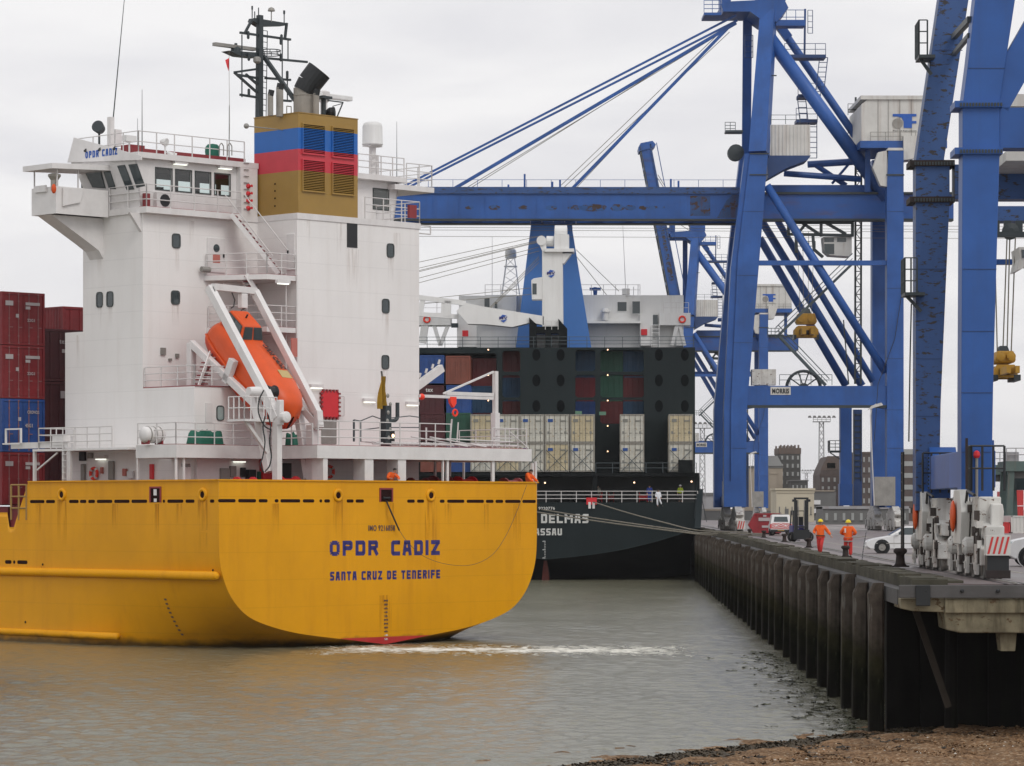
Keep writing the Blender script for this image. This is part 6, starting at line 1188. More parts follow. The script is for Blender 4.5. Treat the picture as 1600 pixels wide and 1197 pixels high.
for p in ((965,472,979,486),(988,471,1000,490),(757,466,765,481)):
    a, b = T(p[0],p[1],UA-.24), T(p[2],p[3],UA-.24); w_ = MB().box(a[0]-.06,UA-.27,b[2]-.06,b[0]+.06,UA-.2,a[2]+.06).build('window', M['cream'], DK); MB().box(a[0],UA-.29,b[2],b[0],UA-.272,a[2]).build('pane', M['glass'], w_)
for p in ((1019,492,1028,508),(773,472,777,482),(705,505,716,512)): a, b = T(p[0],p[1],UA-.5), T(p[2],p[3],UA-.5); MB().box(a[0],UA-.5,b[2],b[0],UA-.3,a[2]).build('pane', M['glass'], DK)
for px, py in ((727,521),(1006.5,519)): c = T(px,py,UA-.7); MB().box(c[0]-.32,UA-.75,c[2]-.32,c[0]+.32,UA-.6,c[2]+.32).build('fire_cabinet', M['red'], DK)
for px in (667, 1066): c = T(px,499,UA-.5); MB().torus((c[0],UA-.5,c[2]), (0,1,0), .32, .09, 16, 6).build('lifebuoy', M['dayglo'], DK)
for a_, b_, y_ in ((905,1000,461),(758,807,461),(1037,1076,489),(640,704,489)): MB().rail([T(a_,y_,UA),T(b_,y_,UA)], 1.1, 2, 1.4, .025).build('railing', M['rail'], DK)
mb = MB().ladder(T(1024,545,UA-.8), T(1024,508,UA-.8), .8, (1,0,0), .4, .05); mb.build('ladder', M['cream'], DK)
c = T(930,462,UA+1); MB().lathe((c[0],UA+1,c[2]), (0,0,1), [(.2,0),(.25,.6),(.2,.9)], 10).box(c[0]-.6,UA+.8,c[2]+.55,c[0]+.6,UA+1.2,c[2]+.85).build('roof_horn', M['blue'], DK)
c = T(946,490,UA-.8); MB().lathe((c[0],UA-.8,T(0,503,UA)[2]), (0,0,1), [(.35,0),(.35,.8),(.5,.85),(.5,1.0),(.3,1.3)], 12).build('vent', M['cream'], DK)
mb = MB().tube(T(978,462,UA),T(973,350,UA),.05,6,.02).tube(T(769,462,UA),T(769,370,UA),.04,6,.02).tube(T(997,462,UA),T(997,445,UA),.04).tube(T(990,462,UA),T(990,448,UA),.04); mb.box(T(972,0,UA)[0],UA,T(0,462,UA)[2],T(984,0,UA)[0],UA+1,T(0,453,UA)[2]).build('aerial', M['cream'], DK)
zt2 = T(0,406,UA+3)[2]; c = T(798,405,UA+3); mb = MB().lathe((c[0],UA+3,zt2), (0,0,1), [(.5,0),(.62,.08),(.6,.85),(.35,1.1),(0,1.15)], 16); rd_ = mb.build('radome', M['cream'], DK, smooth=True); mb = MB(); zb2 = T(0,462,UA+3)[2]
for sx in (-1,1):
    for sy in (-1,1): mb.tube((c[0]+sx*.95,UA+3+sy*.95,zb2),(c[0]+sx*.42,UA+3+sy*.42,zt2),.05,6)
for k in range(4):
    z = zb2+(zt2-zb2)*k/4; r = .95-.53*k/4; z2 = zb2+(zt2-zb2)*(k+1)/4; r2 = .95-.53*(k+1)/4; mb.tube((c[0]-r,UA+2,z),(c[0]+r2,UA+2,z2),.03,5).tube((c[0]+r,UA+2,z),(c[0]-r2,UA+2,z2),.03,5)
mb.box(c[0]-.7,UA+2.3,zt2-.9,c[0]+.7,UA+3.7,zt2-.82); mb.build('radome_tower', M['cream'], rd_)
mb = MB().path([T(900,390,UF), T(967,455,UA)], .03).path([T(900,400,UF), T(948,461,UA)], .03); mb.build('stay_wire', M['rope'], DK)
# accommodation ladder on the quay side
a, b = T(1094,765,1), T(1090,826,-6); mb = MB().bar(a, b, .6, .12); 
for s_ in (-.3,.3): mb.path([Vector(a)+Vector((s_,0,1)), Vector(b)+Vector((s_,0,1))], .03)
mb.path([T(1094,765,1),T(1104,815,-4)], .03); mb.build('gangway', M['hull_dark'], DK)
# ------------------------------------------------------------------ ship-to-shore cranes
M['stripe_red'] = plain('warning stripe red', (.55,.04,.04), .5)
def corrug(mb, x0, x1, y, z0, z1, pitch=.35, d=.06):
    n = max(3, int((x1-x0)/pitch)); vs = []
    for k in range(n): x = x0+(x1-x0)*k/n; p = (x1-x0)/n; vs += [(x, 0), (x+p*.35, 0), (x+p*.5, d), (x+p*.85, d)]
    vs.append((x1, 0)); m_ = len(vs); mb.add([(x, y-o, z0) for x, o in vs]+[(x, y-o, z1) for x, o in vs], [(i, i+1, m_+i+1, m_+i) for i in range(m_-1)]); return mb
def bogie(par, x, y0, y1, n=4, mat='crane_rust', h=2.9, w=.38):
    """Travelling bogie along y: equaliser beam, two trucks, wheels, motors."""
    L_ = y1-y0; ym = (y0+y1)/2
    e = MB().prism([(x-w,y0+.2*L_,1.25),(x-w,y0+.1*L_,1.7),(x-w,ym-.9,h),(x-w,ym+.9,h),(x-w,y1-.1*L_,1.7),(x-w,y1-.2*L_,1.25)], (2*w,0,0)).build('equaliser', M[mat], par, bevel=.05)
    for s_ in (-1, 1):
        c = ym+s_*L_*.26; tr = MB().prism([(x-w-.06,c-L_*.22,.45),(x-w-.06,c-L_*.22,1.0),(x-w-.06,c-.5,1.5),(x-w-.06,c+.5,1.5),(x-w-.06,c+L_*.22,1.0),(x-w-.06,c+L_*.22,.45)], (2*w+.12,0,0)).build('truck', M[mat], e, bevel=.04)
        mb = MB()
        for k in (-1, 1):
            yy = c+k*L_*.14; MB().lathe((x-.2,yy,.36), (1,0,0), [(.12,-.12),(.40,-.1),(.40,0),(.34,.02),(.34,.36),(.40,.38),(.40,.5),(.12,.52)], 16).build('wheel', M['steel'], par)
            MB().box(x-w-.16,yy-.28,.15,x-w-.07,yy+.28,1.15).box(x-w-.21,yy-.12,.3,x-w-.15,yy+.12,.55).build('axle_guard', M[mat], e)
    return e
F1 = Fr(23.1, 330.0, .46, ZQ)
def sts_crane(root, up=False, detail=True, paintname='blue'):
    T = F1.T; B = M[paintname]
    def pr(pts, y, d, name, mat=B, par=root, bevel=0): return MB().prism([T(px, py, y) for px, py in pts], (0, d, 0)).build(name, mat, par, bevel=bevel)
    def pbox(px0, py0, px1, py1, y, d, name, mat=B, par=root, bevel=0): return pr([(px0,py0),(px1,py0),(px1,py1),(px0,py1)], y, d, name, mat, par, bevel)
    nl = pr([(1142,793),(1142,640),(1153,400),(1172,240),(1200,240),(1187,400),(1167,640),(1165,793)], 0, 1.9, 'leg')
    pr([(1131,792),(1166,792),(1166,752),(1131,752)], -.15, 2.3, 'foot_box', par=nl); pr([(1131,752),(1142,752),(1142,640),(1153,400),(1172,240),(1164,240),(1142,420),(1131,640)], .25, 1.4, 'leg_fin', par=nl)
    fl = pr([(1116,793),(1116,640),(1140,380),(1157,240),(1181,240),(1166,380),(1142,640),(1142,793)], 13.6, 1.7, 'leg')
    MB().bar(T(1186,241,1), T(1201,20,5.4), 1.85, 1.7, w2=1.5, h2=1.5).build('upper_leg', B, root); MB().bar(T(1166,241,14.2), T(1168,20,10.2), .95, 1.1).build('upper_leg', B, root)
    MB().bar(T(1180,241,7), T(1196,30,7.5), .35, .35).build('pipe_riser', B, root)
    for py, y in ((240,-.08),(273,-.08),(118,2.9),(38,5.0)):
        a = T(1170 if py > 200 else 1186, py, y); b = T(1203 if py > 200 else 1215, py, y); MB().box(a[0]+.1,y,a[2]-.06,b[0]-.1,y+.1,a[2]+.06).build('flange', M['mast'], root)
    for py, x0_, x1_ in ((330,1160,1194),(430,1151,1184),(535,1146,1176),(700,1142,1167)): pbox(x0_,py,x1_,py+.9,-.02,.03,'seam',M['blue_dark'])
    for py in (330,450,560,640,700): pbox(1386,py,1412,py+.9,-.02,.03,'seam',M['blue_dark'])
    ll = pr([(1386,793),(1386,300),(1388,235),(1412,235),(1412,793)], 0, 1.7, 'leg'); pr([(1386,235),(1388,292),(1376,290),(1364,262),(1372,238)], .2, 1.2, 'leg_cap', M['crane_white'], ll); pbox(1385,272,1413,274.5,-.08,.1,'flange',M['mast'],ll)
    pr([(1363,793),(1363,250),(1390,250),(1390,793)], 13.6, 1.7, 'leg'); pbox(1366,745,1399,790,-.1,.06,'foot_plate',M['steel'],ll)
    pr([(1386,235),(1412,235),(1410,231),(1388,231)], -.05, 1.8, 'leg_cap', M['crane_white'], ll)
    for y, nm in ((.25,1),(13.8,0)):
        p_ = pr([(1164,603),(1388,603),(1388,640),(1375,637),(1180,637),(1164,640)], y, 1.3, 'portal_beam')
        if nm:
            pbox(1168,633,1386,637.5,y-.06,.05,'flange',M['mast'],p_)
            if detail:
                s_ = pbox(1204,604.5,1235.5,617,y-.05,.04,'name_plate',M['crane_white'],p_); a, b, c = T(1206.5,615,y-.07), T(1233,615,y-.07), T(1206.5,607,y-.07); text('MORRIS','lettering',M['black'],s_,a,(1,0,0),(0,0,1),b[0]-a[0],c[2]-a[2],(0,-1,0),.04)
        pbox(1185,407,1362 if not nm else 1388,414.5,y,.5,'tie_beam')
    a, b = T(1150,775,1.9), T(1150,790,1.9); MB().box(a[0]-.7,1.9,b[2],a[0]+.6,13.6,a[2]).build('sill_beam', B, root); a2 = T(1399,775,1.9); MB().box(a2[0]-.7,1.7,b[2],a2[0]+.6,13.6,a[2]).build('sill_beam', B, root)
    for y in (4.6, 9.6):
        g = pr([(1165,303),(1490,303),(1490,343),(1165,343)], y, 1.0, 'main_girder', M['blue_rust'] if y < 5 else B); pr([(1200,289),(1372,289),(1372,302),(1200,302)], y+2.0, .8, 'walkway_beam', par=g); pbox(1165,300,1490,303.5,y-.25,1.5,'flange',M['mast'],g); pbox(1165,341.5,1490,345,y-.25,1.5,'flange',M['mast'],g)
        for px in (1105,1220,1300,1450): pass
    # boom
    H = T(1168,318,4.6); th = R_(79.0) if up else 0.0; d = Vector((-math.cos(th),0,math.sin(th))); nv = Vector((math.sin(th),0,math.cos(th))); Lb = 38.5
    def bp(s_, n, y): return Vector((H[0],y,H[2]))+d*s_+nv*n
    for y in (4.6, 9.6):
        n0, n1 = (-1.05, .7) if up else (-1.62, 1.0)
        bm_ = MB().prism([bp(0,n0,y),bp(Lb,n0,y),bp(Lb,n1,y),bp(0,n1,y)], (0,1.0,0)).build('boom', M['blue_rust'] if up else B, root)
        MB().prism([bp(0,n1,y-.2),bp(Lb,n1,y-.2),bp(Lb,n1+(.3 if up else .7),y-.2),bp(0,n1+(.3 if up else .7),y-.2)], (0,1.4,0)).build('boom_rail_beam', M['blue_worn'], bm_); MB().prism([bp(0,n0-.13,y-.25),bp(Lb,n0-.13,y-.25),bp(Lb,n0,y-.25),bp(0,n0,y-.25)], (0,1.5,0)).build('flange', M['mast'], bm_)
        if y < 5:
            mb = MB()
            for k in range(6): mb.prism([bp(22+k*2.7,-1.6,y-.06),bp(22.08+k*2.7,-1.6,y-.06),bp(22.08+k*2.7,1,y-.06),bp(22+k*2.7,1,y-.06)], (0,.05,0))
            mb.build('stiffener', B, bm_)
            if not up:
                rd = random.Random(4); mb = MB()
                for s0, s1, hh in ((28.6,29.6,.2),(25.8,27.1,.3),(23.0,24.0,.28),(19.8,21.2,.32),(14.6,17.8,.42),(17.2,18.8,.3),(12.8,14.4,.42),(11.6,12.9,.3),(10.4,11.4,.25),(9.2,10.5,.22),(8.6,9.0,.12)):
                    P = []
                    for k in range(16): t_ = k/16*6.283; P.append(bp((s0+s1)/2+(s1-s0)/2*math.cos(t_)*rd.uniform(.8,1.05), -.45+hh*math.sin(t_)*rd.uniform(.7,1.1), y-.012))
                    mb.poly(P)
                mb.build('rust_patch', M['rustp'], bm_)
                MB().poly([bp(.3,-1.5,y-.012),bp(3.2,-1.5,y-.012),bp(2.2,.3,y-.012),bp(1.6,.9,y-.012),bp(.3,.9,y-.012)]).poly([bp(3.9,-1.3,y-.012),bp(6,-1.3,y-.012),bp(6,.8,y-.012),bp(3.9,.8,y-.012)]).build('rust_patch', M['rustp2'], bm_)
    mb = MB()
    for k in range(12): s_ = 2+k*3.2; mb.prism([bp(s_,-1.2,5.6),bp(s_+.5,-1.2,5.6),bp(s_+.5,.4,5.6),bp(s_,.4,5.6)], (0,4.0,0))
    mb.build('boom_cross_tie', B, root)
    if not up:
        mb = MB().rail([bp(0,1.7,4.45),bp(Lb,1.7,4.45)], .75, 1, 2.6, .025, .03)
        for s_, hgt in ((23.3,1.4),(20.4,.6),(19.6,.8),(8,.9),(7.2,.7),(25,.3)): mb.bar(bp(s_,1.7,5), bp(s_,1.7+hgt,5), .2)
        mb.build('boom_railing', B, root)
        A0 = Vector(T(1150,26,7.5))
        for (px0, py0, px1, py1, w_) in ((1150,24,625,294,.27),(1152,32,630,297,.27),(1150,36,706,297,.42),(1136,45,892,297,.42)):
            MB().bar(T(px0,py0,6.2), T(px1,py1,5.1), w_, w_*.8).build('forestay', B, root)
        mb = MB()
        for (px0, py0, px1, py1) in ((1140,40,735,294),(1140,44,728,294),(1140,50,880,294),(1132,44,872,294),(1128,52,900,294)): mb.tube(T(px0,py0,8.5), T(px1,py1,8.5), .035, 5)
        mb.build('boom_hoist_wire', M['rope'], root)
        mb = MB(); 
        for py in (352,357,361,371): mb.tube(T(560,py-2,7.5), T(1640,py+2,7.5), .022, 5)
        mb.build('trolley_rope', M['rope'], root)
    else:
        e = bp(Lb,0,4.6); MB().prism([bp(Lb-1.0,-1.5,4.4),bp(Lb-.2,-1.5,4.4),bp(Lb+.5,-.9,4.4),bp(Lb+.5,1.4,4.4),bp(Lb-.3,1.9,4.4),bp(Lb-.8,1.3,4.4)], (0,6.4,0)).build('boom_tip', B, root); mb = MB().ladder(bp(3,2.1,5), bp(Lb,2.1,5), .8, (0,1,0), 1.2, .06); mb.build('boom_ladder', B, root)
        mb = MB().tube(T(1196,12,7.5), bp(Lb-6,1.2,5.1), .06).tube(T(1198,12,7.5), bp(Lb-14,1.2,5.1), .06).tube(T(1196,16,8.5), bp(Lb-6,1.2,9.5), .06); mb.build('boom_hoist_wire', M['rope'], root)
        MB().bar(T(1178,20,6), T(1120,20,6), 1.0, 1.2).box(T(1128,0,6)[0],4.6,T(0,10,6)[2],T(1118,0,6)[0],10,T(0,-8,6)[2]).build('boom_latch', B, root)
        mb = MB().prism([bp(12,-.6,4.55),bp(24,-.2,4.55),bp(24,.3,4.55),bp(12,.4,4.55)], (0,.03,0)); mb.build('rust_patch', M['rustp'], root)
    # apex
    hd = pr([(1127,6),(1143,2),(1225,-2),(1232,12),(1214,34),(1192,32),(1172,18),(1130,18)], 4.6, 6.5, 'apex_head'); pbox(1128,-22,1142,6,5,5,'apex_sheave_box',par=hd); pbox(1185,-20,1228,0,5.2,4.6,'apex_sheave_box',par=hd)
    a, b = T(1100,24,5), T(1127,20,5); MB().rail([T(1100,20,5),T(1126,20,5)], 1.3, 3, .8, .04).box(a[0],4.8,a[2],b[0],9,b[2]).build('apex_platform', B, hd); a, b = T(1212,40,4.8), T(1258,31,4.8); MB().rail([T(1214,38,5),T(1258,38,5)], 1.5, 2, .9, .04).box(a[0],4.8,a[2],b[0],7,b[2]).build('apex_platform', B, hd)
    # back stays and bracing
    MB().tube(T(1203,60,4.9), T(1385,310,4.9), .72, 16).build('backstay', B, root, smooth=True); MB().tube(T(1219,42,9.8), T(1345,225,9.8), .42, 14).bar(T(1216,38,9.8), T(1232,60,9.8), .9).build('backstay', B, root)
    for (p, q, r, y) in (((1198,290),(1384,582),.43,.9),((1190,345),(1347,603),.42,12),((1187,372),(1322,603),.42,14.2),((1215,345),(1364,596),.36,12.6)): MB().tube(T(*p,y), T(*q,y), r, 14).build('diagonal', B, root, smooth=True)
    MB().tube(T(1262,257,8), T(1345,252,8), .36).tube(T(1225,271,7), T(1345,280,7), .32).tube(T(1270,255,8), T(1322,290,8), .28).tube(T(1330,252,8), T(1300,287,8), .14).build('girder_brace', B, root)
    # electrical house, machinery house
    a, b = T(1203,243,2), T(1266,195,2); eh = corrug(MB(), a[0], b[0], 2.0, a[2], b[2]).box(a[0],2.01,a[2],b[0],5.5,b[2]).build('electric_house', M['crane_white'], root); pr([(1198,243),(1267,243),(1262,250),(1230,262),(1200,279)], 1.8, 4, 'house_bracket', M['blue_dark'], eh); MB().rail([T(1205,194,2),T(1250,194,2)], .95, 2, 1.2).build('roof_rail', M['rail_dark'], eh)
    a, b = T(1346,220,1.5), T(1478,155,1.5); mh = MB().prism([T(1346,220,1.5),T(1478,220,1.5),T(1478,154,1.5),T(1356,155,1.5),T(1346,163,1.5)], (0,11,0)).box(a[0]-.1,1.3,b[2]-.05,b[0],12.7,b[2]+.35).build('machinery_house', M['crane_white'], root); pbox(1344,220,1480,231,1.4,11,'house_beam',par=mh)
    mb = MB()
    for px in (1372,1388,1406,1424,1442,1460): c = T(px,220,1.47); mb.box(c[0]-.03,1.46,c[2],c[0]+.03,1.49,T(px,156,1.47)[2])
    mb.build('panel_joint', M['steel'], mh)
    if detail:
        q = lambda *pts: [T(px,py,1.44) for px, py in pts]
        MB().prism(q((1395,178),(1432,178),(1432,182),(1425,182),(1425,189),(1432,189),(1432,193),(1425,193),(1425,200),(1412,200),(1412,190),(1409,184),(1402,182),(1395,182)), (0,.015,0)).build('emblem', M['bluetext'], mh); c = T(1402.5,193,1.43); MB().lathe((c[0],1.45,c[2]), (0,-1,0), [(.55,0),(.55,.012)], 18).build('emblem_disc', M['steel'], mh)
        a, b, c = T(1395.5,205.5,1.43), T(1432,205.5,1.43), T(0,201.8,1.43); text('Port of Felixstowe','lettering',M['black'],mh,a,(1,0,0),(0,0,1),b[0]-a[0],c[2]-a[2],(0,-1,0),.01)
    pr([(1412,212),(1440,212),(1428,248),(1412,250)], .8, 3, 'ventilation_hood', M['crane_white'], mh); MB().rail([T(1360,220,1.2),T(1478,220,1.2)], .9, 2, 1.6, .03).build('house_rail', M['steel'], mh)
    pbox(1352,231,1360,300,4,1,'house_post'); pbox(1455,231,1463,300,4,1,'house_post')
    # platforms and ladders up the back stay
    for px0, px1, py in ((1226,1290,88),(1247,1282,150),(1244,1277,189)):
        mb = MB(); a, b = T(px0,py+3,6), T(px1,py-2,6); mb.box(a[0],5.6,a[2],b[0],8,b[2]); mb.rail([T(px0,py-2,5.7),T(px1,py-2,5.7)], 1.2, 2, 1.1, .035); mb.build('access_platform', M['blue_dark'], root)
    mb = MB()
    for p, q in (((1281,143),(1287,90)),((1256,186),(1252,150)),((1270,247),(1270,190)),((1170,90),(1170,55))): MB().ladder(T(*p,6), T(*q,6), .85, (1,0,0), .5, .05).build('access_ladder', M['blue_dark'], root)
    mb.bar(T(1257,88,6), T(1258,14,6), .2).ladder(T(1266,52,6), T(1266,16,6), .5, (1,0,0), .6, .04); mb.build('aerial_post', M['blue_dark'], root)
    mb = MB(); a, b = T(1133,208,6), T(1160,205,6); mb.box(a[0],5,a[2],b[0],7,b[2]).rail([T(1133,206,5.2),T(1149,206,5.2)], 1.0, 3, .5, .035).build('side_platform', M['rail_dark'], root); c = T(1150,238,3); MB().lathe((c[0],3,c[2]), (0,1,0), [(.2,-.1),(.85,0),(.85,1.2),(.2,1.3)], 16).build('cable_drum', M['mast'], root)
    # lift tower
    mb = MB(); y = 10.5
    for px in (1337,1346): mb.bar(T(px,152 if px < 1340 else 170,y), T(px-1,600,y), .2)
    a0 = [T(1337,py,y) for py in range(160,600,12)]; b0_ = [T(1346,py,y) for py in range(160,600,12)]
    for i, (p, q) in enumerate(zip(a0, b0_)): mb.tube(p, q, .05, 5)
    for i in range(len(a0)-1): mb.tube(a0[i] if i % 2 else b0_[i], b0_[i+1] if i % 2 else a0[i+1], .045, 5)
    for py in (215,180): mb.rail([T(1325,py,y-1),T(1362,py,y-1)], 1.2, 2, 1.0, .035)
    mb.bar(T(1326,600,y),T(1318,500,y),.12); mb.build('lift_tower', M['mast'], root)
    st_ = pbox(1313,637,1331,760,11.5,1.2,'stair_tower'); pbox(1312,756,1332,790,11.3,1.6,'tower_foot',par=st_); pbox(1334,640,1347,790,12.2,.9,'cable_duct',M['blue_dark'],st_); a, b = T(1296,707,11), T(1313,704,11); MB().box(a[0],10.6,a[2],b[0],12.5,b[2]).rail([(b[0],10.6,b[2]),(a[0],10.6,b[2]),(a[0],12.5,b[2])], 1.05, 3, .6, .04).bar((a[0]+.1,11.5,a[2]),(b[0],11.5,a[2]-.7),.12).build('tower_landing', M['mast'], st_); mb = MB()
    for py in range(648,750,9): q_ = T(1340,py,12.1); mb.box(q_[0]-.35,12.1,q_[2]-.06,q_[0]+.35,12.18,q_[2]+.06)
    q0, q1 = T(1340,646,12.1), T(1340,752,12.1); mb.box(q0[0]-.40,12.1,q1[2],q0[0]-.33,12.18,q0[2]).box(q0[0]+.33,12.1,q1[2],q0[0]+.40,12.18,q0[2]).build('duct_ladder', M['mast'], st_)
    # trolley, cab, stairs, reel
    mb = MB()
    for p, q in (((1228,348),(1332,348)),((1232,366),(1332,368)),((1232,346),(1232,368)),((1283,346),(1283,370)),((1250,346),(1280,366)),((1290,348),(1322,366)),((1332,346),(1332,370)),((1244,366),(1244,395)),((1270,366),(1272,392)),((1262,346),(1246,366))):
        for y in (5.4, 9.4): mb.bar(T(*p,y), T(*q,y), .3)
    mb.rail([T(1244,392,5.6),T(1274,392,5.6)], 1.0, 2, .8, .04).stair(T(1272,390,6), T(1286,402,6), .7, (0,1,0)).build('trolley', M['mast'], root)
    cb = pr([(1286,370),(1331,370),(1331,398),(1326,401),(1296,399),(1288,392)], 5.6, 2.4, 'operator_cab', M['crane_white'], root, .05)
    for p in ((1288,371.5,1303,378),(1288,381,1303.5,397),(1308,371.5,1322,378)): pbox(*p,5.56,.03,'pane',M['glass'],cb)
    mb = MB().stair(T(1212,528,3), T(1332,412,3), .9, (0,1,0), .6).stair(T(1216,524,3), T(1290,602,3), .9, (0,1,0), .6)
    for y in (2.5, 3.5): mb.tube(T(1212,512,y), T(1332,396,y), .05).tube(T(1212,520,y), T(1332,404,y), .035).tube(T(1216,508,y), T(1296,592,y), .05).tube(T(1216,516,y), T(1293,597,y), .035)
    a, b = T(1199,528,2.4), T(1217,512,2.4); mb.rail([(a[0],2.4,a[2]),(b[0],2.4,a[2])], 1.0, 3, .4, .04).build('stairway', M['rail_dark'], root)
    c = T(1256,606,2.2); mb = MB().torus((c[0],2.2,c[2]), (0,1,0), 1.75, .14, 28, 6).torus((c[0],2.9,c[2]), (0,1,0), 1.75, .14, 28, 6).lathe((c[0],2.1,c[2]), (0,1,0), [(.5,0),(.5,.9)], 14)
    for k in range(10): t_ = k*.628; mb.tube((c[0],2.5,c[2]), (c[0]+1.75*math.cos(t_),2.5,c[2]+1.75*math.sin(t_)), .07, 5)
    mb.build('cable_reel', M['mast'], root); mb = MB().rail([T(1218,602,1.8),T(1300,602,1.8)], 1.1, 2, 1.1, .035); mb.build('beam_railing', M['rail_dark'], root)
    pbox(1175,577,1212.5,601.5,.6,1.5,'control_box',M['crane_rust'])
    mb = MB(); mb.path([T(1366,790,-.2),T(1360,650,-.2),T(1362,636,-.2),T(1370,631,-.2)], .06).build('lamp_pole', M['rail'], root); c = T(1372,631,-.2); MB().prism([T(1356,641,-.4),T(1362,634,-.4),T(1377,629,-.4),T(1380,633,-.4),T(1366,637,-.4)], (0,.4,0)).build('lamp_head', M['crane_white'], root)
    MB().path([T(1412,440,-.3), T(1398,530,-.3), T(1372,600,-.3), T(1366,690,-.3)], .035).build('hanging_cable', M['black'], root)
    for x, y in ((T(1153,790,0)[0],1),(T(1150,790,0)[0],14),(T(1399,790,0)[0],1),(T(1392,790,0)[0],14)): bogie(root, x, y-4.6, y+4.6, h=2.6)
    c = T(1156,835,-4); x = T(1153,790,0)[0]; MB().box(x-.42,-4.2,.2,x+.42,-3.8,1.1).build('buffer_beam', M['crane_white'], root); mb = MB()
    for k in range(3): xx = x-.4+k*.24; mb.add([(xx,-4.215,.25),(xx+.12,-4.215,.25),(xx+.3,-4.215,1.05),(xx+.18,-4.215,1.05)], [(0,1,2,3)])
    mb.build('warning_stripe', M['stripe_red'], root); pbox(1148,794,1163,832,-.6,.5,'drive_cabinet',M['crane_white']); pbox(1150,797,1160,801,-.63,.02,'warning_label',M['notice']); pbox(1151,811,1160,815,-.63,.02,'warning_label',M['notice'])
M['blue_dark'] = paint('dark blue steel', (.022,.055,.16), .5, .15, .6); M['rustp'] = paint('bare rust on blue', (.026,.085,.25), .7, .3, .6, chips=1.65, chip_rgb=(.050,.030,.024), cscale=1.4); M['rustp2'] = paint('rust bleed on blue', (.030,.075,.20), .7, .3, .6, .8, (.075,.035,.030), chips=1.2, chip_rgb=(.055,.030,.025), cscale=1.0, sscale=(2.5,2.5,.5))  # first: darker copy of the crane blue for seams, platforms and brackets
c1 = thing('container_crane', 'blue quayside container crane with its boom lowered over the dark ship', 'crane', (F1.ox, F1.oy, ZQ), F1.deg, 'blue container cranes'); sts_crane(c1)
F3o = QY.w((12.6, 609, 0)); c3 = thing('container_crane', 'distant blue container crane with its boom raised, beyond the dark ship', 'crane', (F3o[0]-.2, F3o[1], ZQ), -.3, 'blue container cranes'); sts_crane(c3, True, True)
# spreaders hang on their own wires
def spreader(label, fr, px, py0, py1, y, wires, half):
    c = fr.T(px, py1, y); t = thing('spreader', label, 'spreader', fr.w(c), fr.deg, 'yellow container spreaders'); h = fr.T(px, py0, y)[2]-c[2]; w = half; YM = M['crane_yellow']
    MB().prism([(-w*.75,-.8,h*.52),(-w*.9,-.8,h*.62),(-w*.7,-.8,h*.9),(w*.7,-.8,h*.9),(w*.9,-.8,h*.62),(w*.75,-.8,h*.52)], (0,1.6,0)).build('head_block', YM, t, bevel=.05)
    mb = MB()
    for s_ in (-1,1): mb.lathe((s_*w*.45,-.85,h*.72), (0,-1,0), [(h*.14,0),(h*.14,.12),(.05,.14)], 14)
    mb.build('sheave', YM, t); MB().frustum([(-.45*w,-.5,h*.88),(.45*w,-.5,h*.88),(.45*w,.5,h*.88),(-.45*w,.5,h*.88)], [(-.3*w,-.3,h*1.08),(.3*w,-.3,h*1.08),(.3*w,.3,h*1.08),(-.3*w,.3,h*1.08)]).build('cable_basket', M['mast'], t)
    MB().prism([(-w,-.9,h*.05),(-w,-.9,h*.32),(-w*.72,-.9,h*.46),(w*.72,-.9,h*.46),(w,-.9,h*.32),(w,-.9,h*.05)], (0,.3,0)).prism([(-w,.6,h*.05),(-w,.6,h*.32),(-w*.72,.6,h*.46),(w*.72,.6,h*.46),(w,.6,h*.32),(w,.6,h*.05)], (0,.3,0)).box(-w*.55,-3,h*.12,-w*.2,3,h*.34).box(w*.2,-3,h*.12,w*.55,3,h*.34).build('spreader_frame', YM, t); MB().box(-w*.6,-.95,h*.14,w*.6,-.91,h*.30).build('frame_recess', M['black'], t)
    for s_ in (-1,1): MB().box(s_*w*.96-.12,-.95,-.05,s_*w*.96+.12,1.0,h*.14).build('twistlock_arm', M['mast'], t)
    mb = MB()
    for dx, dxt in wires: mb.tube((dx,0,h*.9), (dxt,0,(fr.T(px,wires_top,y)[2]-c[2])), .025, 5)
    mb.build('hoist_wire', M['rope'], t)
wires_top = 362; spreader('yellow spreader hanging under the cab of the big blue crane', F1, 1259, 486, 530, 7.5, ((-.6,-.9),(-.25,-.3),(.25,.3),(.6,.9)), 1.25)
# near crane: two waterside legs fill the right of the view
o2 = QY.w((12.0, 108.5, 0)); F2 = Fr(o2[0], o2[1], QR, ZQ); T = F2.T
c2 = thing('container_crane', 'nearest blue container crane with thick paint-chipped legs on white bogies', 'crane', (F2.ox, F2.oy, ZQ), QR, 'blue container cranes')
def pr2(pts, y, d, name, mat, par=c2, bevel=0): return MB().prism([T(px, py, y) for px, py in pts], (0, d, 0)).build(name, M[mat], par, bevel=bevel)
lb = pr2([(1502,792),(1549,792),(1552,600),(1562,238),(1562,160),(1577,60),(1592,-40),(1528,-40),(1513,95),(1504,165),(1504,238),(1502,600)], 0, 1.25, 'leg', 'blue', bevel=.03)
for py, x0_, x1_ in ((106,1513,1570),(420,1504,1557),(517,1503,1554),(613,1502,1551),(706,1502,1549)): pr2([(x0_,py),(x1_,py),(x1_,py+1.2),(x0_,py+1.2)], -.015, .03, 'seam', 'blue_dark')
for py, x0_, x1_ in ((78,1461,1504),(420,1432,1478),(560,1432,1472),(650,1432,1469)): pr2([(x0_,py),(x1_,py),(x1_,py+1.2),(x0_,py+1.2)], 13.485, .03, 'seam', 'blue_dark')
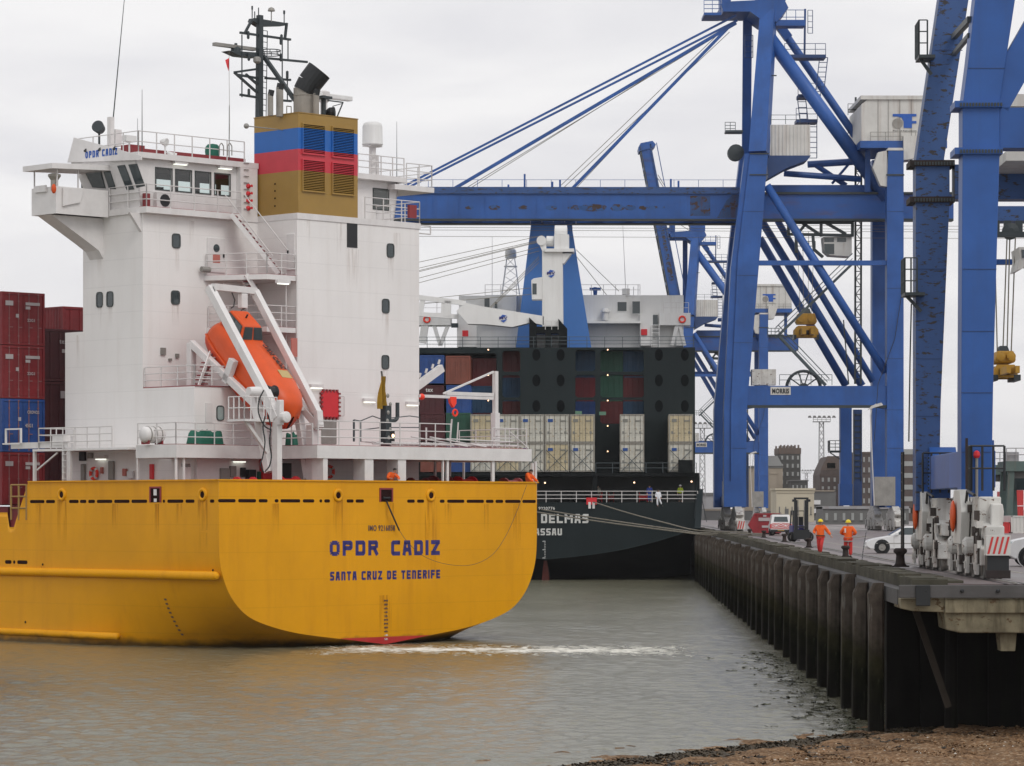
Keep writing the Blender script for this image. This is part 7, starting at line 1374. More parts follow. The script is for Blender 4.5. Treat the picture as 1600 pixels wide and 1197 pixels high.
la = pr2([(1431,798),(1467,798),(1470,630),(1483,330),(1484,312),(1484,255),(1475,250),(1519.5,-40),(1473.5,-40),(1431,252),(1431,320),(1431,600)], 13.5, 1.25, 'leg', 'blue_worn', bevel=.03)
for px0, px1, py, y, m_ in ((1499,1567,163,-.14,'blue'),(1499,1567,236,-.14,'blue'),(1428,1492,255,13.36,'rust'),(1428,1492,312,13.36,'rust')):
    a, b = T(px0,py,y), T(px1,py,y); MB().box(a[0]-.15,y,a[2]-.1,b[0],y+1.55,a[2]+.12).build('collar', M[m_], c2); mb = MB(); n_ = 14
    for k in range(n_): x = a[0]+(b[0]-a[0])*(k+.5)/n_; mb.box(x-.03,y-.04,a[2]-.07,x+.03,y,a[2]+.05)
    mb.build('bolt_row', M['mast'], c2)
pr2([(1562,168),(1900,168),(1900,231),(1562,231)], .1, 1.1, 'portal_beam', 'blue'); pr2([(1492,257),(1900,257),(1900,311),(1492,311)], 13.6, 1.1, 'portal_beam', 'blue_worn')
for nm, y, x_ in (('leg',0,16.8),('leg',13.5,16.8)): MB().box(x_,y,2.5,x_+1.3,y+1.25,24).build('leg', M['blue'], c2); bogie(c2, x_+.6, y-4.5, y+5.5)
MB().box(16.9,1.25,3.0,17.9,13.5,4.3).build('sill_beam', M['blue'], c2)
MB().bar(T(1552,165,.6), T(1680,-60,.6), 1.0, 1.0).build('diagonal', M['blue'], c2); MB().bar(T(1516,30,.6), T(1490,58,13.4), .2).bar(T(1515,55,.6), T(1490,85,13.4), .15).build('cross_tie', M['mast'], c2)
a = T(1497,704,1.3); b = T(1497,762,1.3); sb = MB().box(.0,1.26,b[2],1.1,13.49,a[2]).build('sill_beam', M['blue'], c2, bevel=.03); mb = MB()
for y in (1.9, 13.0):
    for k in range(9): z = b[2]+(a[2]-b[2])*(k+.5)/9; mb.box(-.05,y-.1,z-.035,-.001,y+.1,z+.035)
mb.build('bolt_row', M['mast'], sb); [MB().prism([(.05,y0_,a[2]),(.05,y0_,a[2]+.35),(.05,y1_,a[2])], (1,0,0)).build('gusset', M['blue'], sb) for y0_, y1_ in ((1.26,1.7),(13.49,13.0))]
bz_ = b[2]
for ym in (.6, 14.1):
    e = bogie(c2, .42, ym-5.0, ym+5.0, mat='crane_rust', h=2.7); MB().box(-.14,ym-.62,2.4,.86,ym+.62,3.2).build('leg_foot', M['blue'], c2)
    for bx in ((.05,ym-3.4,1.65,.8,ym-1.5,2.7),(.1,ym+1.4,1.65,.8,ym+3.0,2.6),(.1,ym-4.7,1.3,.75,ym-3.7,1.75),(.1,ym+3.5,1.25,.75,ym+4.6,1.8)): MB().box(*bx).build('drive_cabinet', M['crane_rust'], c2, bevel=.05)
    rd = random.Random(int(ym*10)); mb = MB(); mc = MB()
    for k in range(26):
        y_, z_ = ym+rd.uniform(-4.6,4.6), rd.uniform(.35,2.5); s_ = rd.uniform(.06,.2); (mb if k % 2 else mc).box(-.06-rd.uniform(0,.12),y_-s_,z_-s_*.8,.04,y_+s_,z_+s_)
        (mb if k % 2 else mc).build('bracket' if k % 2 else 'grease_box', M['crane_white'] if k % 2 else M['bogie_dark'], e); mb = MB(); mc = MB()
    for k in range(9):
        y_ = ym-4.4+k*1.1; mc.tube((-.06,y_,.5),(-.06,y_,1.1+rd.random()),.035,5)
        mc.build('grease_pipe', M['bogie_dark'], e); mc = MB()
    mb = MB().path([(-.1,ym-3.6,2.75),(-.15,ym-2,2.9),(-.1,ym-1,2.4),(-.12,ym+.9,2.2),(-.1,ym+2.6,2.7),(-.1,ym+3.6,1.9)],.05).build('cable_run', M['black'], e)
    MB().prism([(-.30,ym-1.1,1.1),(-.30,ym-1.5,2.2),(-.30,ym-.9,2.95),(-.30,ym+.9,2.95),(-.30,ym+1.5,2.2),(-.30,ym+1.1,1.1)], (.3,0,0)).build('side_plate', M['crane_white'], c2, bevel=.04)
    for k in (-1,1): MB().lathe((.05,ym+k*2.3,1.05), (-1,0,0), [(.33,0),(.32,.3),(.2,.40),(.05,.42)], 14).build('motor', M['crane_rust'], c2)
    MB().sphere((-.40,ym+.2,2.05), .10,.40,.55).build('orange_buoy', M['dayglo2'] if 'dayglo2' in M else M['orange'], c2, smooth=True)
MB().box(-.5,-4.0,2.95,-.42,-3.92,4.6).build('post', M['rust'], c2); pr2([(1549,787),(1567,787),(1569,800),(1567,826),(1548,826)], -3.2, .8, 'vent_box', 'crane_white', bevel=.05)
p0, p1 = T(1542,893,-5.3), T(1574,856,-5.3); MB().box(.02,-5.3,.80,.80,-4.7,1.45).build('buffer_beam', M['crane_white'], c2); mb = MB()
for k in range(4): x = .05+k*.17; mb.add([(x,-5.315,.85),(x+.07,-5.315,.85),(x+.21,-5.315,1.40),(x+.14,-5.315,1.40)], [(0,1,2,3)])
mb.build('warning_stripe', M['stripe_red'], c2); MB().box(.06,-5.2,.32,.76,-4.6,.80).build('rail_sweep', M['black'], c2); MB().box(.02,-5.28,.06,.80,-5.0,.32).build('sweep_brush', M['rust'], c2)
for pts in ([(-.3,12.4,2.9),(1.0,12.4,2.9)], [(.0,-.02,2.9),(.0,-1.2,2.9),(1.1,-1.2,2.9)]): MB().rail(pts, 1.5, 2, .32, .035, .045).build('guard_rail', M['black'], c2)
mb = MB().ladder((-.75,15.8,.2), (-.75,15.8,4.4), .5, (0,1,0), .35, .05).bar((-.75,15.45,.1),(-.75,15.45,4.5),.07).bar((-.75,16.15,.1),(-.75,16.15,4.5),.07); mb.build('access_ladder', M['black'], c2)
c = T(1526,760,-.1); MB().tube((c[0],-.12,c[2]-1), (c[0],-.12,T(0,715,-.1)[2]), .05).build('lamp_pole', M['steel'], c2); c = T(1526,711,-.1); MB().lathe((c[0],-.12,c[2]-.1), (0,0,1), [(.08,0),(.12,.08),(.1,.2),(.03,.25)], 10).build('beacon', M['red'], c2)
for px0, px1, py, y in ((1434,1447,88,13.3),(1412,1431,458,13.3)):
    a, b = T(px0,py,y), T(px1,py,y); MB().box(a[0],y-.5,a[2]-.12,b[0]+.3,y+.9,a[2]).rail([(b[0],y-.5,a[2]),(a[0],y-.5,a[2]),(a[0],y+.9,a[2])], 1.3, 3, .3, .025).bar((a[0]+.1,y,a[2]-.1),(b[0]+.2,y,a[2]-.7),.12).build('leg_platform', M['mast'], c2)
MB().path([T(1424,475,13.2), T(1422,560,13.2), T(1420,690,13.2)], .03).build('cable', M['black'], c2)
pr2([(1553,405),(1900,405),(1900,413),(1553,413)], 13.5, .4, 'tie_beam', 'blue'); pr2([(1553,362),(1900,362),(1900,370),(1553,370)], 6, .4, 'trolley_beam', 'mast'); pr2([(1556,322),(1900,322),(1900,345),(1556,345)], 9, 1.2, 'main_girder', 'blue_worn'); mb = MB()
for px in (1556,1574,1592): mb.bar(T(px,345,7.5), T(px,364,7.5), .25)
c = T(1580,352,7); mb.lathe((c[0],7,c[2]-.2), (0,1,0), [(.1,0),(.3,.05),(.3,.4)], 12); mb.build('trolley', M['mast'], c2)
cb = pr2([(1592,386),(1660,386),(1660,415),(1606,412),(1597,420),(1590,422),(1594,404)], 6, 2.2, 'operator_cab', 'crane_white'); pr2([(1596,390),(1650,390),(1650,403),(1597,403)], 5.96, .03, 'pane', 'glass', cb)
pr2([(1567,150),(1572,147),(1800,147),(1800,166),(1572,166)], 8, 6, 'cable_house', 'crane_white'); pr2([(1572,236),(1800,236),(1800,251),(1572,251)], 9, 5, 'cable_house', 'crane_white'); c = T(1580,147,8); MB().sphere((c[0],8.4,c[2]+.05), .12).build('lamp', M['crane_white'], c2)
wires_top = 372; spreader('yellow spreader hanging at the right edge beyond the nearest crane leg', F2, 1567, 545, 594, 7.5, ((-.2,-.3),(0,.15),(.3,.45),(.15,.25)), .42)
# ------------------------------------------------------------------ people
def skin(name, vs, es, mat, parent, sub=1):
    me = bpy.data.meshes.new(name); me.from_pydata([v[:3] for v in vs], es, []); o = link(name, me, mat, parent); o.modifiers.new('skin', 'SKIN')
    d = me.skin_vertices[0].data
    for i, v in enumerate(vs): d[i].radius = (v[3], v[4] if len(v) > 4 else v[3]); d[i].use_root = (i == 0)
    s_ = o.modifiers.new('sub', 'SUBSURF'); s_.levels = sub; s_.render_levels = sub; return o
STAND = dict(hipL=(.10,0,.90), hipR=(-.10,0,.90), kneeL=(.11,-.02,.48), kneeR=(-.11,-.02,.48), ankL=(.12,.02,.09), ankR=(-.12,.02,.09), shL=(.19,0,1.42), shR=(-.19,0,1.42), elL=(.26,.03,1.14), elR=(-.26,.03,1.14), wrL=(.25,-.10,.92), wrR=(-.25,-.10,.92), chest=(0,0,1.30), neck=(0,0,1.49), head=(0,-.02,1.63))
def person(label, pos, face, top, legs, pose=None, hat=None, hair='darkcloth', coat=.78, group=None, boots='darkcloth', scale=1.0):
    """face: heading in degrees, 0 looks at the camera (-y)."""
    P = dict(STAND); P.update(pose or {}); P = {k: Vector(v) for k, v in P.items()}; t = thing('person', label, 'person', pos, face, group); t.scale = (scale,)*3
    pel = (P['hipL']+P['hipR'])/2+Vector((0,0,.06)); hd = P['head']; vs = [(*pel,.13,.10)]; es = []
    def chain(start, pts):
        i = start
        for p in pts: vs.append(p); es.append((i, len(vs)-1)); i = len(vs)-1
        return i
    ch = chain(0, [(*((pel+P['chest'])/2),.13,.10), (*P['chest'],.15,.11)]); nk = chain(ch, [(*P['neck'],.055)]); chain(nk, [(*(hd-Vector((0,-.01,.07))),.075), (*hd,.095,.10), (*(hd+Vector((0,.005,.09))),.07)])
    for s_ in 'LR':
        k = chain(0, [(*P['hip'+s_],.085), (*P['knee'+s_],.058), (*P['ank'+s_],.042), (*(P['ank'+s_]+Vector((0,-.15,-.05))),.035)])
        a = P['wr'+s_]; e = (a-P['el'+s_]).normalized(); w = chain(ch, [(*P['sh'+s_],.065), (*P['el'+s_],.045), (*a,.030), (*(a+e*.06),.034,.016)]); side = e.cross(Vector((0,1,0))); side = side.normalized() if side.length > .1 else Vector((1,0,0))
        for j, (of, l) in enumerate(((-.030,.07),(-.010,.085),(.010,.08),(.030,.06))): b = a+e*.07+side*of; chain(w, [(*(b+e*.03),.010), (*(b+e*l+Vector((0,-.012,0))),.008)])
        chain(w-1, [(*(a+e*.04+side*-.045),.012), (*(a+e*.075+side*-.06),.009)])
    skin('body', vs, es, M['skin'], t)
    mb = MB().lathe(hd+Vector((0,-.095,-.01)), (0,-1,-.3), [(.018,-.01),(.012,.02),(.004,.03)], 6)
    for s_ in (-1,1): mb.sphere(hd+Vector((s_*.095,.01,-.005)), .012,.02,.032,6,5)
    mb.build('nose_and_ears', M['skin'], t); mb = MB()
    for s_ in (-1,1): MB().sphere(hd+Vector((s_*.034,-.088,.012)), .011,.008,.009,6,5).build('eye', M['darkcloth'], t)
    MB().box(*(hd+Vector((-.025,-.092,-.052))), *(hd+Vector((.025,-.085,-.045)))).build('mouth', M['darkcloth'], t)
    vs2 = [(*((pel+P['chest'])/2),.195,.155)]; vs, es = vs2, []
    low = chain(0, [(*pel,.20,.16), (*(pel-Vector((0,0,.9-coat))),.215,.17)]); ch = chain(0, [(*P['chest'],.21,.16)]); chain(ch, [(*(P['neck']-Vector((0,0,.02))),.085)])
    for s_ in 'LR': chain(ch, [(*P['sh'+s_],.105), (*P['el'+s_],.088), (*(P['el'+s_].lerp(P['wr'+s_],.85)),.070)])
    skin('jacket', vs, es, M[top], t)
    vs, es = [(*pel,.15,.115)], []
    for s_ in 'LR': chain(0, [(*P['hip'+s_],.118), (*P['knee'+s_],.098), (*(P['ank'+s_]+Vector((0,0,.05))),.085)])
    skin('trousers', vs, es, M[legs], t); mb = MB()
    for s_ in 'LR': a = P['ank'+s_]; mb.frustum([(a.x-.05,a.y+.07,a.z-.09),(a.x+.05,a.y+.07,a.z-.09),(a.x+.055,a.y-.21,a.z-.09),(a.x-.055,a.y-.21,a.z-.09)],[(a.x-.05,a.y+.06,a.z+.05),(a.x+.05,a.y+.06,a.z+.05),(a.x+.035,a.y-.17,a.z-.03),(a.x-.035,a.y-.17,a.z-.03)])
    mb.build('boots', M[boots], t)
    if hat: MB().lathe(hd+Vector((0,0,.045)), (0,0,1), [(.150,-.012),(.145,0),(.125,.005),(.120,.05),(.09,.10),(.04,.125),(0,.13)], 16).box(hd.x-.07,hd.y-.20,hd.z+.035,hd.x+.07,hd.y-.1,hd.z+.045).build('helmet', M[hat], t, smooth=False)
    else: MB().sphere(hd+Vector((0,.02,.035)), .108,.108,.09).build('hair', M[hair], t, smooth=True)
    return t
def on_quay(px, d): return QY.w(((px-956)*d/5000, d, ZQ))
o = person('docker in orange jacket and red trousers striding, one arm held out, yellow helmet', on_quay(1281,158), -12, 'hiviz', 'redcloth', dict(kneeL=(.05,-.16,.50), ankL=(.02,-.10,.10), ankR=(-.06,.14,.12), kneeR=(-.08,.02,.48), elR=(-.33,.05,1.16), wrR=(-.22,-.16,1.08), elL=(.36,.06,1.18), wrL=(.52,-.02,.98)), 'helmet', coat=.76)
MB().box(-.2,-.175,.96,.2,.175,1.0).build('belt', M['darkcloth'], o)
o = person('docker in orange jacket standing with elbows bent, yellow helmet, just behind a bollard', on_quay(1324,148), 160, 'hiviz', 'redcloth', dict(elR=(-.36,-.02,1.18), wrR=(-.16,-.22,1.10), elL=(.36,-.02,1.18), wrL=(.16,-.22,1.10), kneeL=(.12,0,.48), ankL=(.15,.02,.09)), 'helmet', coat=.70)
MB().torus((0,0,.80), (0,0,1), .185, .03, 20, 6).build('reflective_band', M['steel'], o); MB().box(.06,.15,1.2,.12,.20,1.4).build('badge', M['white_plain'], o)
def on_deck(fr, px, u, z): c = fr.T(px, 700, u); return fr.w((c[0], u, z))
person('crewman in orange bending over the bulwark of the yellow ship, beside the middle pillars', on_deck(SH,609,.62,7.72), 30, 'hiviz', 'darkcloth', dict(chest=(.05,-.16,1.24), shL=(.22,-.2,1.32), shR=(-.14,-.2,1.34), neck=(.10,-.24,1.42), head=(.16,-.30,1.54), elL=(.36,-.36,1.12), wrL=(.25,-.5,1.05), elR=(-.3,-.3,1.12), wrR=(-.2,-.48,1.1)))
person('crewman in orange leaning at the starboard stern corner of the yellow ship, line in hand', on_deck(SH,826,.5,7.70), 60, 'hiviz', 'bluecloth', dict(chest=(0,-.10,1.28), neck=(0,-.16,1.46), head=(-.03,-.20,1.58), elL=(.34,-.25,1.12), wrL=(.2,-.48,1.0), elR=(-.3,-.25,1.12), wrR=(-.2,-.48,1.0)))
zdk = zd
person('man in white overalls stepping along the rail on the dark ship stern', on_deck(DF,1028.5,-.05,zdk-.45), 20, 'whitecloth', 'whitecloth', dict(kneeL=(.22,-.05,.50), ankL=(.42,0,.12), ankR=(-.06,.02,.09)), coat=.86)
person('man in blue overalls standing behind the rail on the dark ship stern', on_deck(DF,1015,1.5,zdk), 0, 'bluecloth', 'bluecloth', coat=.86)
person('man in lime vest and white helmet behind the rail at the dark ship stern corner', on_deck(DF,1063,2.0,zdk), -20, 'limecloth', 'darkcloth', None, 'whitecloth')
person('man in pale overalls in the shade of the dark ship mooring deck', on_deck(DF,934,2.6,zdk), 10, 'rope', 'darkcloth')
# ------------------------------------------------------------------ vehicles
def wheel(par, x, y, r, w=.2, sgn=-1):
    wl = MB().lathe((x,y,r), (0,sgn,0), [(r*.55,-w*.5),(r*.92,-w*.5),(r,-w*.3),(r,w*.3),(r*.92,w*.5),(r*.62,w*.5),(r*.60,w*.42)], 22).build('wheel', M['tyre'], par); MB().lathe((x,y+sgn*w*.40,r), (0,sgn,0), [(r*.60,0),(r*.55,.03),(r*.2,.02),(r*.12,.05)], 18).build('rim', M['steel'], wl); return wl
def loft_body(par, prof, w, name, mat, tuck=.06, seg=5):
    """Side outline lofted across the width with rounded shoulders."""
    n = len(prof); rings = []; zc = sum(p[1] for p in prof)/n; xc = sum(p[0] for p in prof)/n
    for f, k in ((-1,1-tuck*1.3),(-.96,1-tuck*.4),(-.85,1),(.85,1),(.96,1-tuck*.4),(1,1-tuck*1.3)): rings.append([(xc+(x-xc)*(1-(1-k)*.35), f*w/2, zc+(z-zc)*k) for x, z in prof])
    vs = [p for r in rings for p in r]; m_ = len(rings); return MB().add(vs, [(k*n+i, k*n+(i+1) % n, (k+1)*n+(i+1) % n, (k+1)*n+i) for k in range(m_-1) for i in range(n)]+[tuple(range(n))[::-1], tuple(range((m_-1)*n, m_*n))]).build(name, M[mat] if isinstance(mat, str) else mat, par)
pos = on_quay(1350, 166); car = thing('parked_car', 'white saloon car on the quay, its tail hidden by the crane bogies', 'car', pos, QR)
loft_body(car, [(0.0,.36),(0.02,.58),(.18,.70),(.6,.80),(1.2,.90),(1.32,.93),(3.85,.98),(4.40,.92),(4.52,.72),(4.5,.34),(4.2,.24),(.2,.22)], 1.72, 'body', 'carwhite')
cb = MB().frustum([(1.18,-.80,.92),(3.95,-.80,.97),(3.95,.80,.97),(1.18,.80,.92)], [(1.98,-.60,1.38),(3.15,-.60,1.40),(3.15,.60,1.40),(1.98,.60,1.38)]).build('cabin', M['carwhite'], car, bevel=.06)
def shade(q, par, nm='window', off=(0,-.015,0)): MB().poly([Vector(p)+Vector(off) for p in q]).build(nm, M['glass'], par)
fy = lambda z: -.80+.20*(z-.92)/.46
for x in ((1.52,2.02,2.55,2.55),(2.62,2.62,3.1,3.55)): shade([(x[0],fy(.97),.97),(x[1],fy(1.33),1.33),(x[2],fy(1.33),1.33),(x[3],fy(.97),.97)], cb)
shade([(1.24,-.72,.95),(1.24,.72,.95),(1.93,.54,1.36),(1.93,-.54,1.36)], cb, 'windscreen', (-.02,0,.01))
for x in (.82, 3.6):
    MB().lathe((x,-.80,.33), (0,-1,0), [(.40,-.03),(.40,.068),(.0,.07)], 24).build('wheel_arch', M['black'], car); wheel(car, x, -.80, .31)
    wheel(car, x, .78, .31, sgn=1)
MB().box(-.04,-.70,.26,.1,.70,.44).build('bumper', M['carwhite'], car, bevel=.04); MB().prism([(.03,-.80,.56),(.34,-.83,.62),(.40,-.83,.72),(.1,-.80,.66)], (0,.12,0)).build('headlight', M['glass_pale'], car); mb = MB()
for x in (1.42, 2.58, 3.5): mb.box(x,-.868,.32,x+.012,-.855,.92)
mb.box(.5,-.870,.50,4.2,-.858,.54).build('door_seam', M['steel'], car); MB().box(2.32,-.885,.80,2.5,-.855,.83).build('door_handle', M['steel'], car); MB().box(1.5,-.98,.95,1.65,-.84,1.06).build('mirror', M['carwhite'], car)
def panel_van_rear(label, pos, rot):
    v = thing('parked_van', label, 'van', pos, rot); H, Wd = 1.78, 1.78
    MB().frustum([(-.86,0,.30),(.86,0,.30),(.86,4,.30),(-.86,4,.30)], [(-.89,0,.95),(.89,0,.95),(.89,4,.95),(-.89,4,.95)]).frustum([(-.89,.001,.951),(.89,.001,.951),(.89,3,.951),(-.89,3,.951)], [(-.74,.22,H),(.74,.22,H),(.74,2.5,H),(-.74,2.5,H)]).build('body', M['carwhite'], v, bevel=.05)
    f = lambda x, z, d=.012: (x, .22*(z-.95)/(H-.95)-d, z) if z > .95 else (x, -d, z)
    MB().poly([f(-.62,1.18),f(.62,1.18),f(.54,1.62),f(-.54,1.62)]).build('rear_window', M['glass'], v); mb = MB()
    MB().poly([f(-.80,.56,.008),f(.80,.56,.008),f(.80,1.12,.008),f(-.80,1.12,.008)]).build('reflective_panel', M['white_plain'], v)
    for k in range(-4, 5):
        for s_ in (-1,1):
            x0 = s_*k*.2 if False else s_*(.02+.2*(k+4)*.5); a = x0; 
            if abs(a) > .78 or k % 2: continue
            mb.poly([f(a,.95 if abs(a) < .4 else .80,.014),f(a+s_*.10,.92 if abs(a) < .4 else .75,.014),f(min(.80,a+s_*.10+.0) if s_ > 0 else max(-.80,a+s_*.1),.60,.014),f(a,.62,.014)])
    mb = MB()
    for k in range(7):                                              # chevrons: bands sloping down and out on each half
        for s_ in (-1,1):
            z0 = .34+k*.165; p = [(0,z0+.26),(0,z0+.345),(.80,z0-.14),(.80,z0-.225)]; q = []
            cl = [(x, min(1.115, max(.565, z))) for x, z in p]
            if max(z for _, z in cl)-min(z for _, z in cl) < .04: continue
            mb.poly([f(s_*x, z, .016) for x, z in cl])
    mb.build('warning_chevron', M['stripe_red'], v); MB().box(-.88,-.08,.30,.88,.0,.52).build('bumper', M['black'], v)
    for s_ in (-1,1): MB().box(s_*.86-.05,-.03,.62,s_*.86+.05,.02,1.0).build('tail_light', M['red'], v); wheel(v, s_*.72, .75, .30, .2) ; MB().lathe((s_*.86-.1,.75,.30), (1,0,0), [(.1,0),(.3,.0),(.3,.2),(.1,.2)], 16).build('wheel', M['tyre'], v)
    MB().box(-.7,.6,H,.7,.68,H+.07).box(-.05,.5,H,.05,.6,H+.22).build('roof_bar', M['steel'], v); MB().box(-.28,-.02,.40,.28,-.085,.50).build('number_plate', M['funnel_gold'], v)
panel_van_rear('white van rear with red and white chevrons, between the red skip and the forklift', on_quay(1219.5,274), QR)
# right-hand van, nose in the frame
v = thing('parked_van', 'white panel van at the right edge, only its nose and front wheel in view', 'van', on_quay(1568,129), QR)
loft_body(v, [(0.0,.42),(.02,.85),(.22,1.02),(.95,1.18),(1.08,1.24),(1.72,1.96),(1.95,2.04),(4.9,2.06),(4.95,.40),(4.6,.28),(.25,.28)], 1.85, 'body', 'carwhite', .05)
shade([(1.02,-.78,1.24),(1.02,.78,1.24),(1.70,.68,1.95),(1.70,-.68,1.95)], v, 'windscreen', (-.03,0,.02)); shade([(1.28,-.925,1.26),(1.80,-.915,1.84),(2.35,-.915,1.86),(2.35,-.925,1.26)], v)
for x in (.82, 3.9): MB().lathe((x,-.86,.40), (0,-1,0), [(.47,-.03),(.47,.075),(.44,.077)], 26).build('wheel_arch', M['carwhite'], v); MB().lathe((x,-.86,.38), (0,-1,0), [(.43,-.03),(.43,.079),(0,.08)], 24).build('arch_shadow_gap', M['black'], v); wheel(v, x, -.85, .37, .24); wheel(v, x, .82, .37, .24, 1)
MB().box(-.06,-.86,.30,.12,.86,.58).build('bumper', M['black'], v, bevel=.04); MB().box(-.02,-.90,.78,.22,-.70,.98).build('headlight', M['glass_pale'], v, bevel=.04); MB().box(2.4,-.935,.45,2.415,-.92,1.9).build('door_seam', M['steel'], v); MB().box(1.1,-1.12,1.22,1.28,-.95,1.5).build('mirror', M['black'], v)
# forklift
fl = thing('forklift', 'dark forklift truck facing us, its tall mast empty', 'forklift', on_quay(1251,221), QR+4); mb = MB()
for s_ in (-1,1): mb.box(s_*.42-.07,-.1,.15,s_*.42+.07,.1,3.0).box(s_*.30-.05,-.06,.2,s_*.30+.05,.12,2.9)
mb.box(-.5,-.08,2.95,.5,.1,3.08).box(-.45,-.06,1.0,.45,.06,1.1).box(-.62,-.2,2.78,-.50,.1,2.95).box(.50,-.2,2.78,.62,.1,2.95).build('mast', M['black'], fl); MB().box(-.55,-.2,.2,.55,-.12,.85).build('carriage', M['black'], fl)
for s_ in (-1,1): MB().box(s_*.3-.07,-1.2,.12,s_*.3+.07,-.2,.18).build('fork', M['black'], fl); wheel(fl, s_*.55, .35, .36, .3); MB().lathe((s_*.58-.12,.35,.36), (1,0,0), [(.1,0),(.36,.02),(.36,.24),(.1,.26)], 18).build('wheel', M['tyre'], fl)
MB().box(-.55,.3,.35,.55,2.3,1.15).build('body', M['navy'], fl, bevel=.06); mb = MB()
for s_ in (-1,1): mb.bar((s_*.5,.55,1.1),(s_*.45,.75,2.15),.08).bar((s_*.5,2.1,1.1),(s_*.45,1.9,2.15),.08)
mb.box(-.5,.7,2.12,.5,1.95,2.18).build('overhead_guard', M['black'], fl); MB().box(-.3,1.2,1.1,.3,1.7,1.75).build('seat', M['black'], fl); mb = MB()
for s_ in (-.2,.2): mb.path([(s_,-.02,.9),(s_,-.02,2.9)], .025)
mb.build('lift_chain', M['steel'], fl)
# skip
sk = thing('waste_skip', 'red waste skip with sloped ends standing behind the white chevron van', 'skip', on_quay(1169,288), QR); M['skipred'] = paint('skip red', (.28,.022,.03), .5, .2, 1.2, .3, (.10,.02,.015))
MB().prism([(0,0,.85),(.55,0,1.85),(2.9,0,1.85),(3.4,0,.95),(2.9,0,.12),(.45,0,.12)], (0,1.8,0)).build('body', M['skipred'], sk); mb = MB()
for x in (.75,1.6,2.5): mb.box(x,-.06,.15,x+.1,0,1.8)
mb.box(.5,-.08,1.76,2.95,0,1.9).build('rib', M['skipred'], sk); MB().box(.9,-.075,1.2,1.9,-.065,1.5).box(1.3,-.10,1.58,1.6,-.085,1.74).box(1.2,-.075,.6,2.0,-.065,.8).build('label_plate', M['dim'], sk); MB().box(.5,.2,0,2.8,1.6,.12).build('skid', M['black'], sk)
# stacked red boxes by the van
for k, (px0, px1, py0, py1, mt, lab) in enumerate(((1566,1577,768,791,'stripe_red','narrow red container end, upper, left of the pair behind the white van'),(1566,1577,792,815,'stripe_red','narrow red container end, lower, left of the pair behind the white van'),(1577.5,1599,766,790,'stripe_red','broad red container end, upper, behind the white van'),(1577.5,1599,791,814,'stripe_red','broad red container end, lower, behind the white van'),(1580,1603,806,836,'crane_white','grey white container end in front of the red ones behind the white van'),(1567,1578,816,838,'stripe_red','narrow red container at the foot of the stack behind the white van'))):
    d = 560 if k in (0,1,2,3) else 300; FQ = Fr(0,0,QR,0)
    a, b = gp(px0, py1, d), gp(px1, py0, d); z0 = ZQ if k in (4,5) else max(ZQ, a[2]); t = thing('shipping_container', lab, 'container', ((a[0]+b[0])/2, d, z0), 0, 'containers behind the white van'); w_, h_ = (b[0]-a[0])/2, b[2]-z0
    if k in (1,3): pass
    corrug(MB(), -w_, w_, 0, 0, h_, .3, .04).box(-w_,.01,0,w_,6,h_).build('body', M[mt], t); MB().box(-w_-.02,-.08,0,-w_+.12,.05,h_).box(w_-.12,-.08,0,w_+.02,.05,h_).box(-w_,-.08,h_-.12,w_,.05,h_).box(-w_,-.08,0,w_,.05,.12).build('frame', M[mt], t)
# ------------------------------------------------------------------ background buildings
M['bwall'] = paint('dark brick', (.085,.083,.080), .9, .25, .15, .3, (.03,.026,.022)); M['btop'] = paint('brown brick', (.125,.098,.085), .9, .25, .2, .3); M['bred'] = paint('red brick', (.105,.083,.077), .9, .25, .2, .35, (.05,.035,.03))
M['silo'] = paint('beige concrete', (.34,.29,.23), .9, .12, .08, .4, (.20,.17,.14), sscale=(.3,.3,.03)); M['creamwall'] = paint('cream render', (.52,.47,.36), .85, .1, .1, .35, (.33,.29,.23), sscale=(.4,.4,.06)); M['slate'] = paint('grey slate', (.15,.15,.145), .8, .2, .2); M['pale_pane'] = plain('pale window pane', (.32,.33,.32), .3); M['shed'] = paint('grey shed', (.33,.33,.34), .7, .15, .05, .3)
def building(name, label, px0, px1, pyt, d, depth, mat, cat='building'):
    a, b = gp(px0, pyt, d), gp(px1, pyt, d); t = thing(name, label, cat, ((a[0]+b[0])/2, d, ZQ), 0); w, h = (b[0]-a[0])/2, b[2]-ZQ; MB().box(-w,0,0,w,depth,h).build('wall', M[mat], t); return t, w, h
def bwindows(t, w, h, cols, rows, y=-.06, sx=.34, sz=.45, z0=0.0, mat='pale_pane'):
    for i in range(cols):
        for j in range(rows):
            x = -w+2*w*(i+.5)/cols; z = z0+(h-z0)*(j+.45)/rows; hw, hh = w/cols*sx, (h-z0)/rows*sz*.5
            f = MB().box(x-hw-.1,y-.08,z-hh-.12,x+hw+.1,y+.1,z-hh).build('window', M['slate'], t); MB().box(x-hw,y,z-hh,x+hw,y+.04,z+hh).build('pane', M[mat], f)
t, w, h = building('granary_tower', 'tall dark brick mill tower with crenellated brown top and rows of pale windows', 1218, 1251, 700, 750, 14, 'bwall'); bwindows(t, w, h-1.2, 4, 7, z0=2); mb = MB().box(-w-.1,-.12,h-1.4,w+.1,14.1,h)
for k in range(6): x = -w+2*w*(k+.15)/6; mb.box(x,-.1,h,x+w*.16,.5,h+.7).box(x,13.4,h,x+w*.16,14,h+.7)
mb.build('parapet', M['btop'], t)
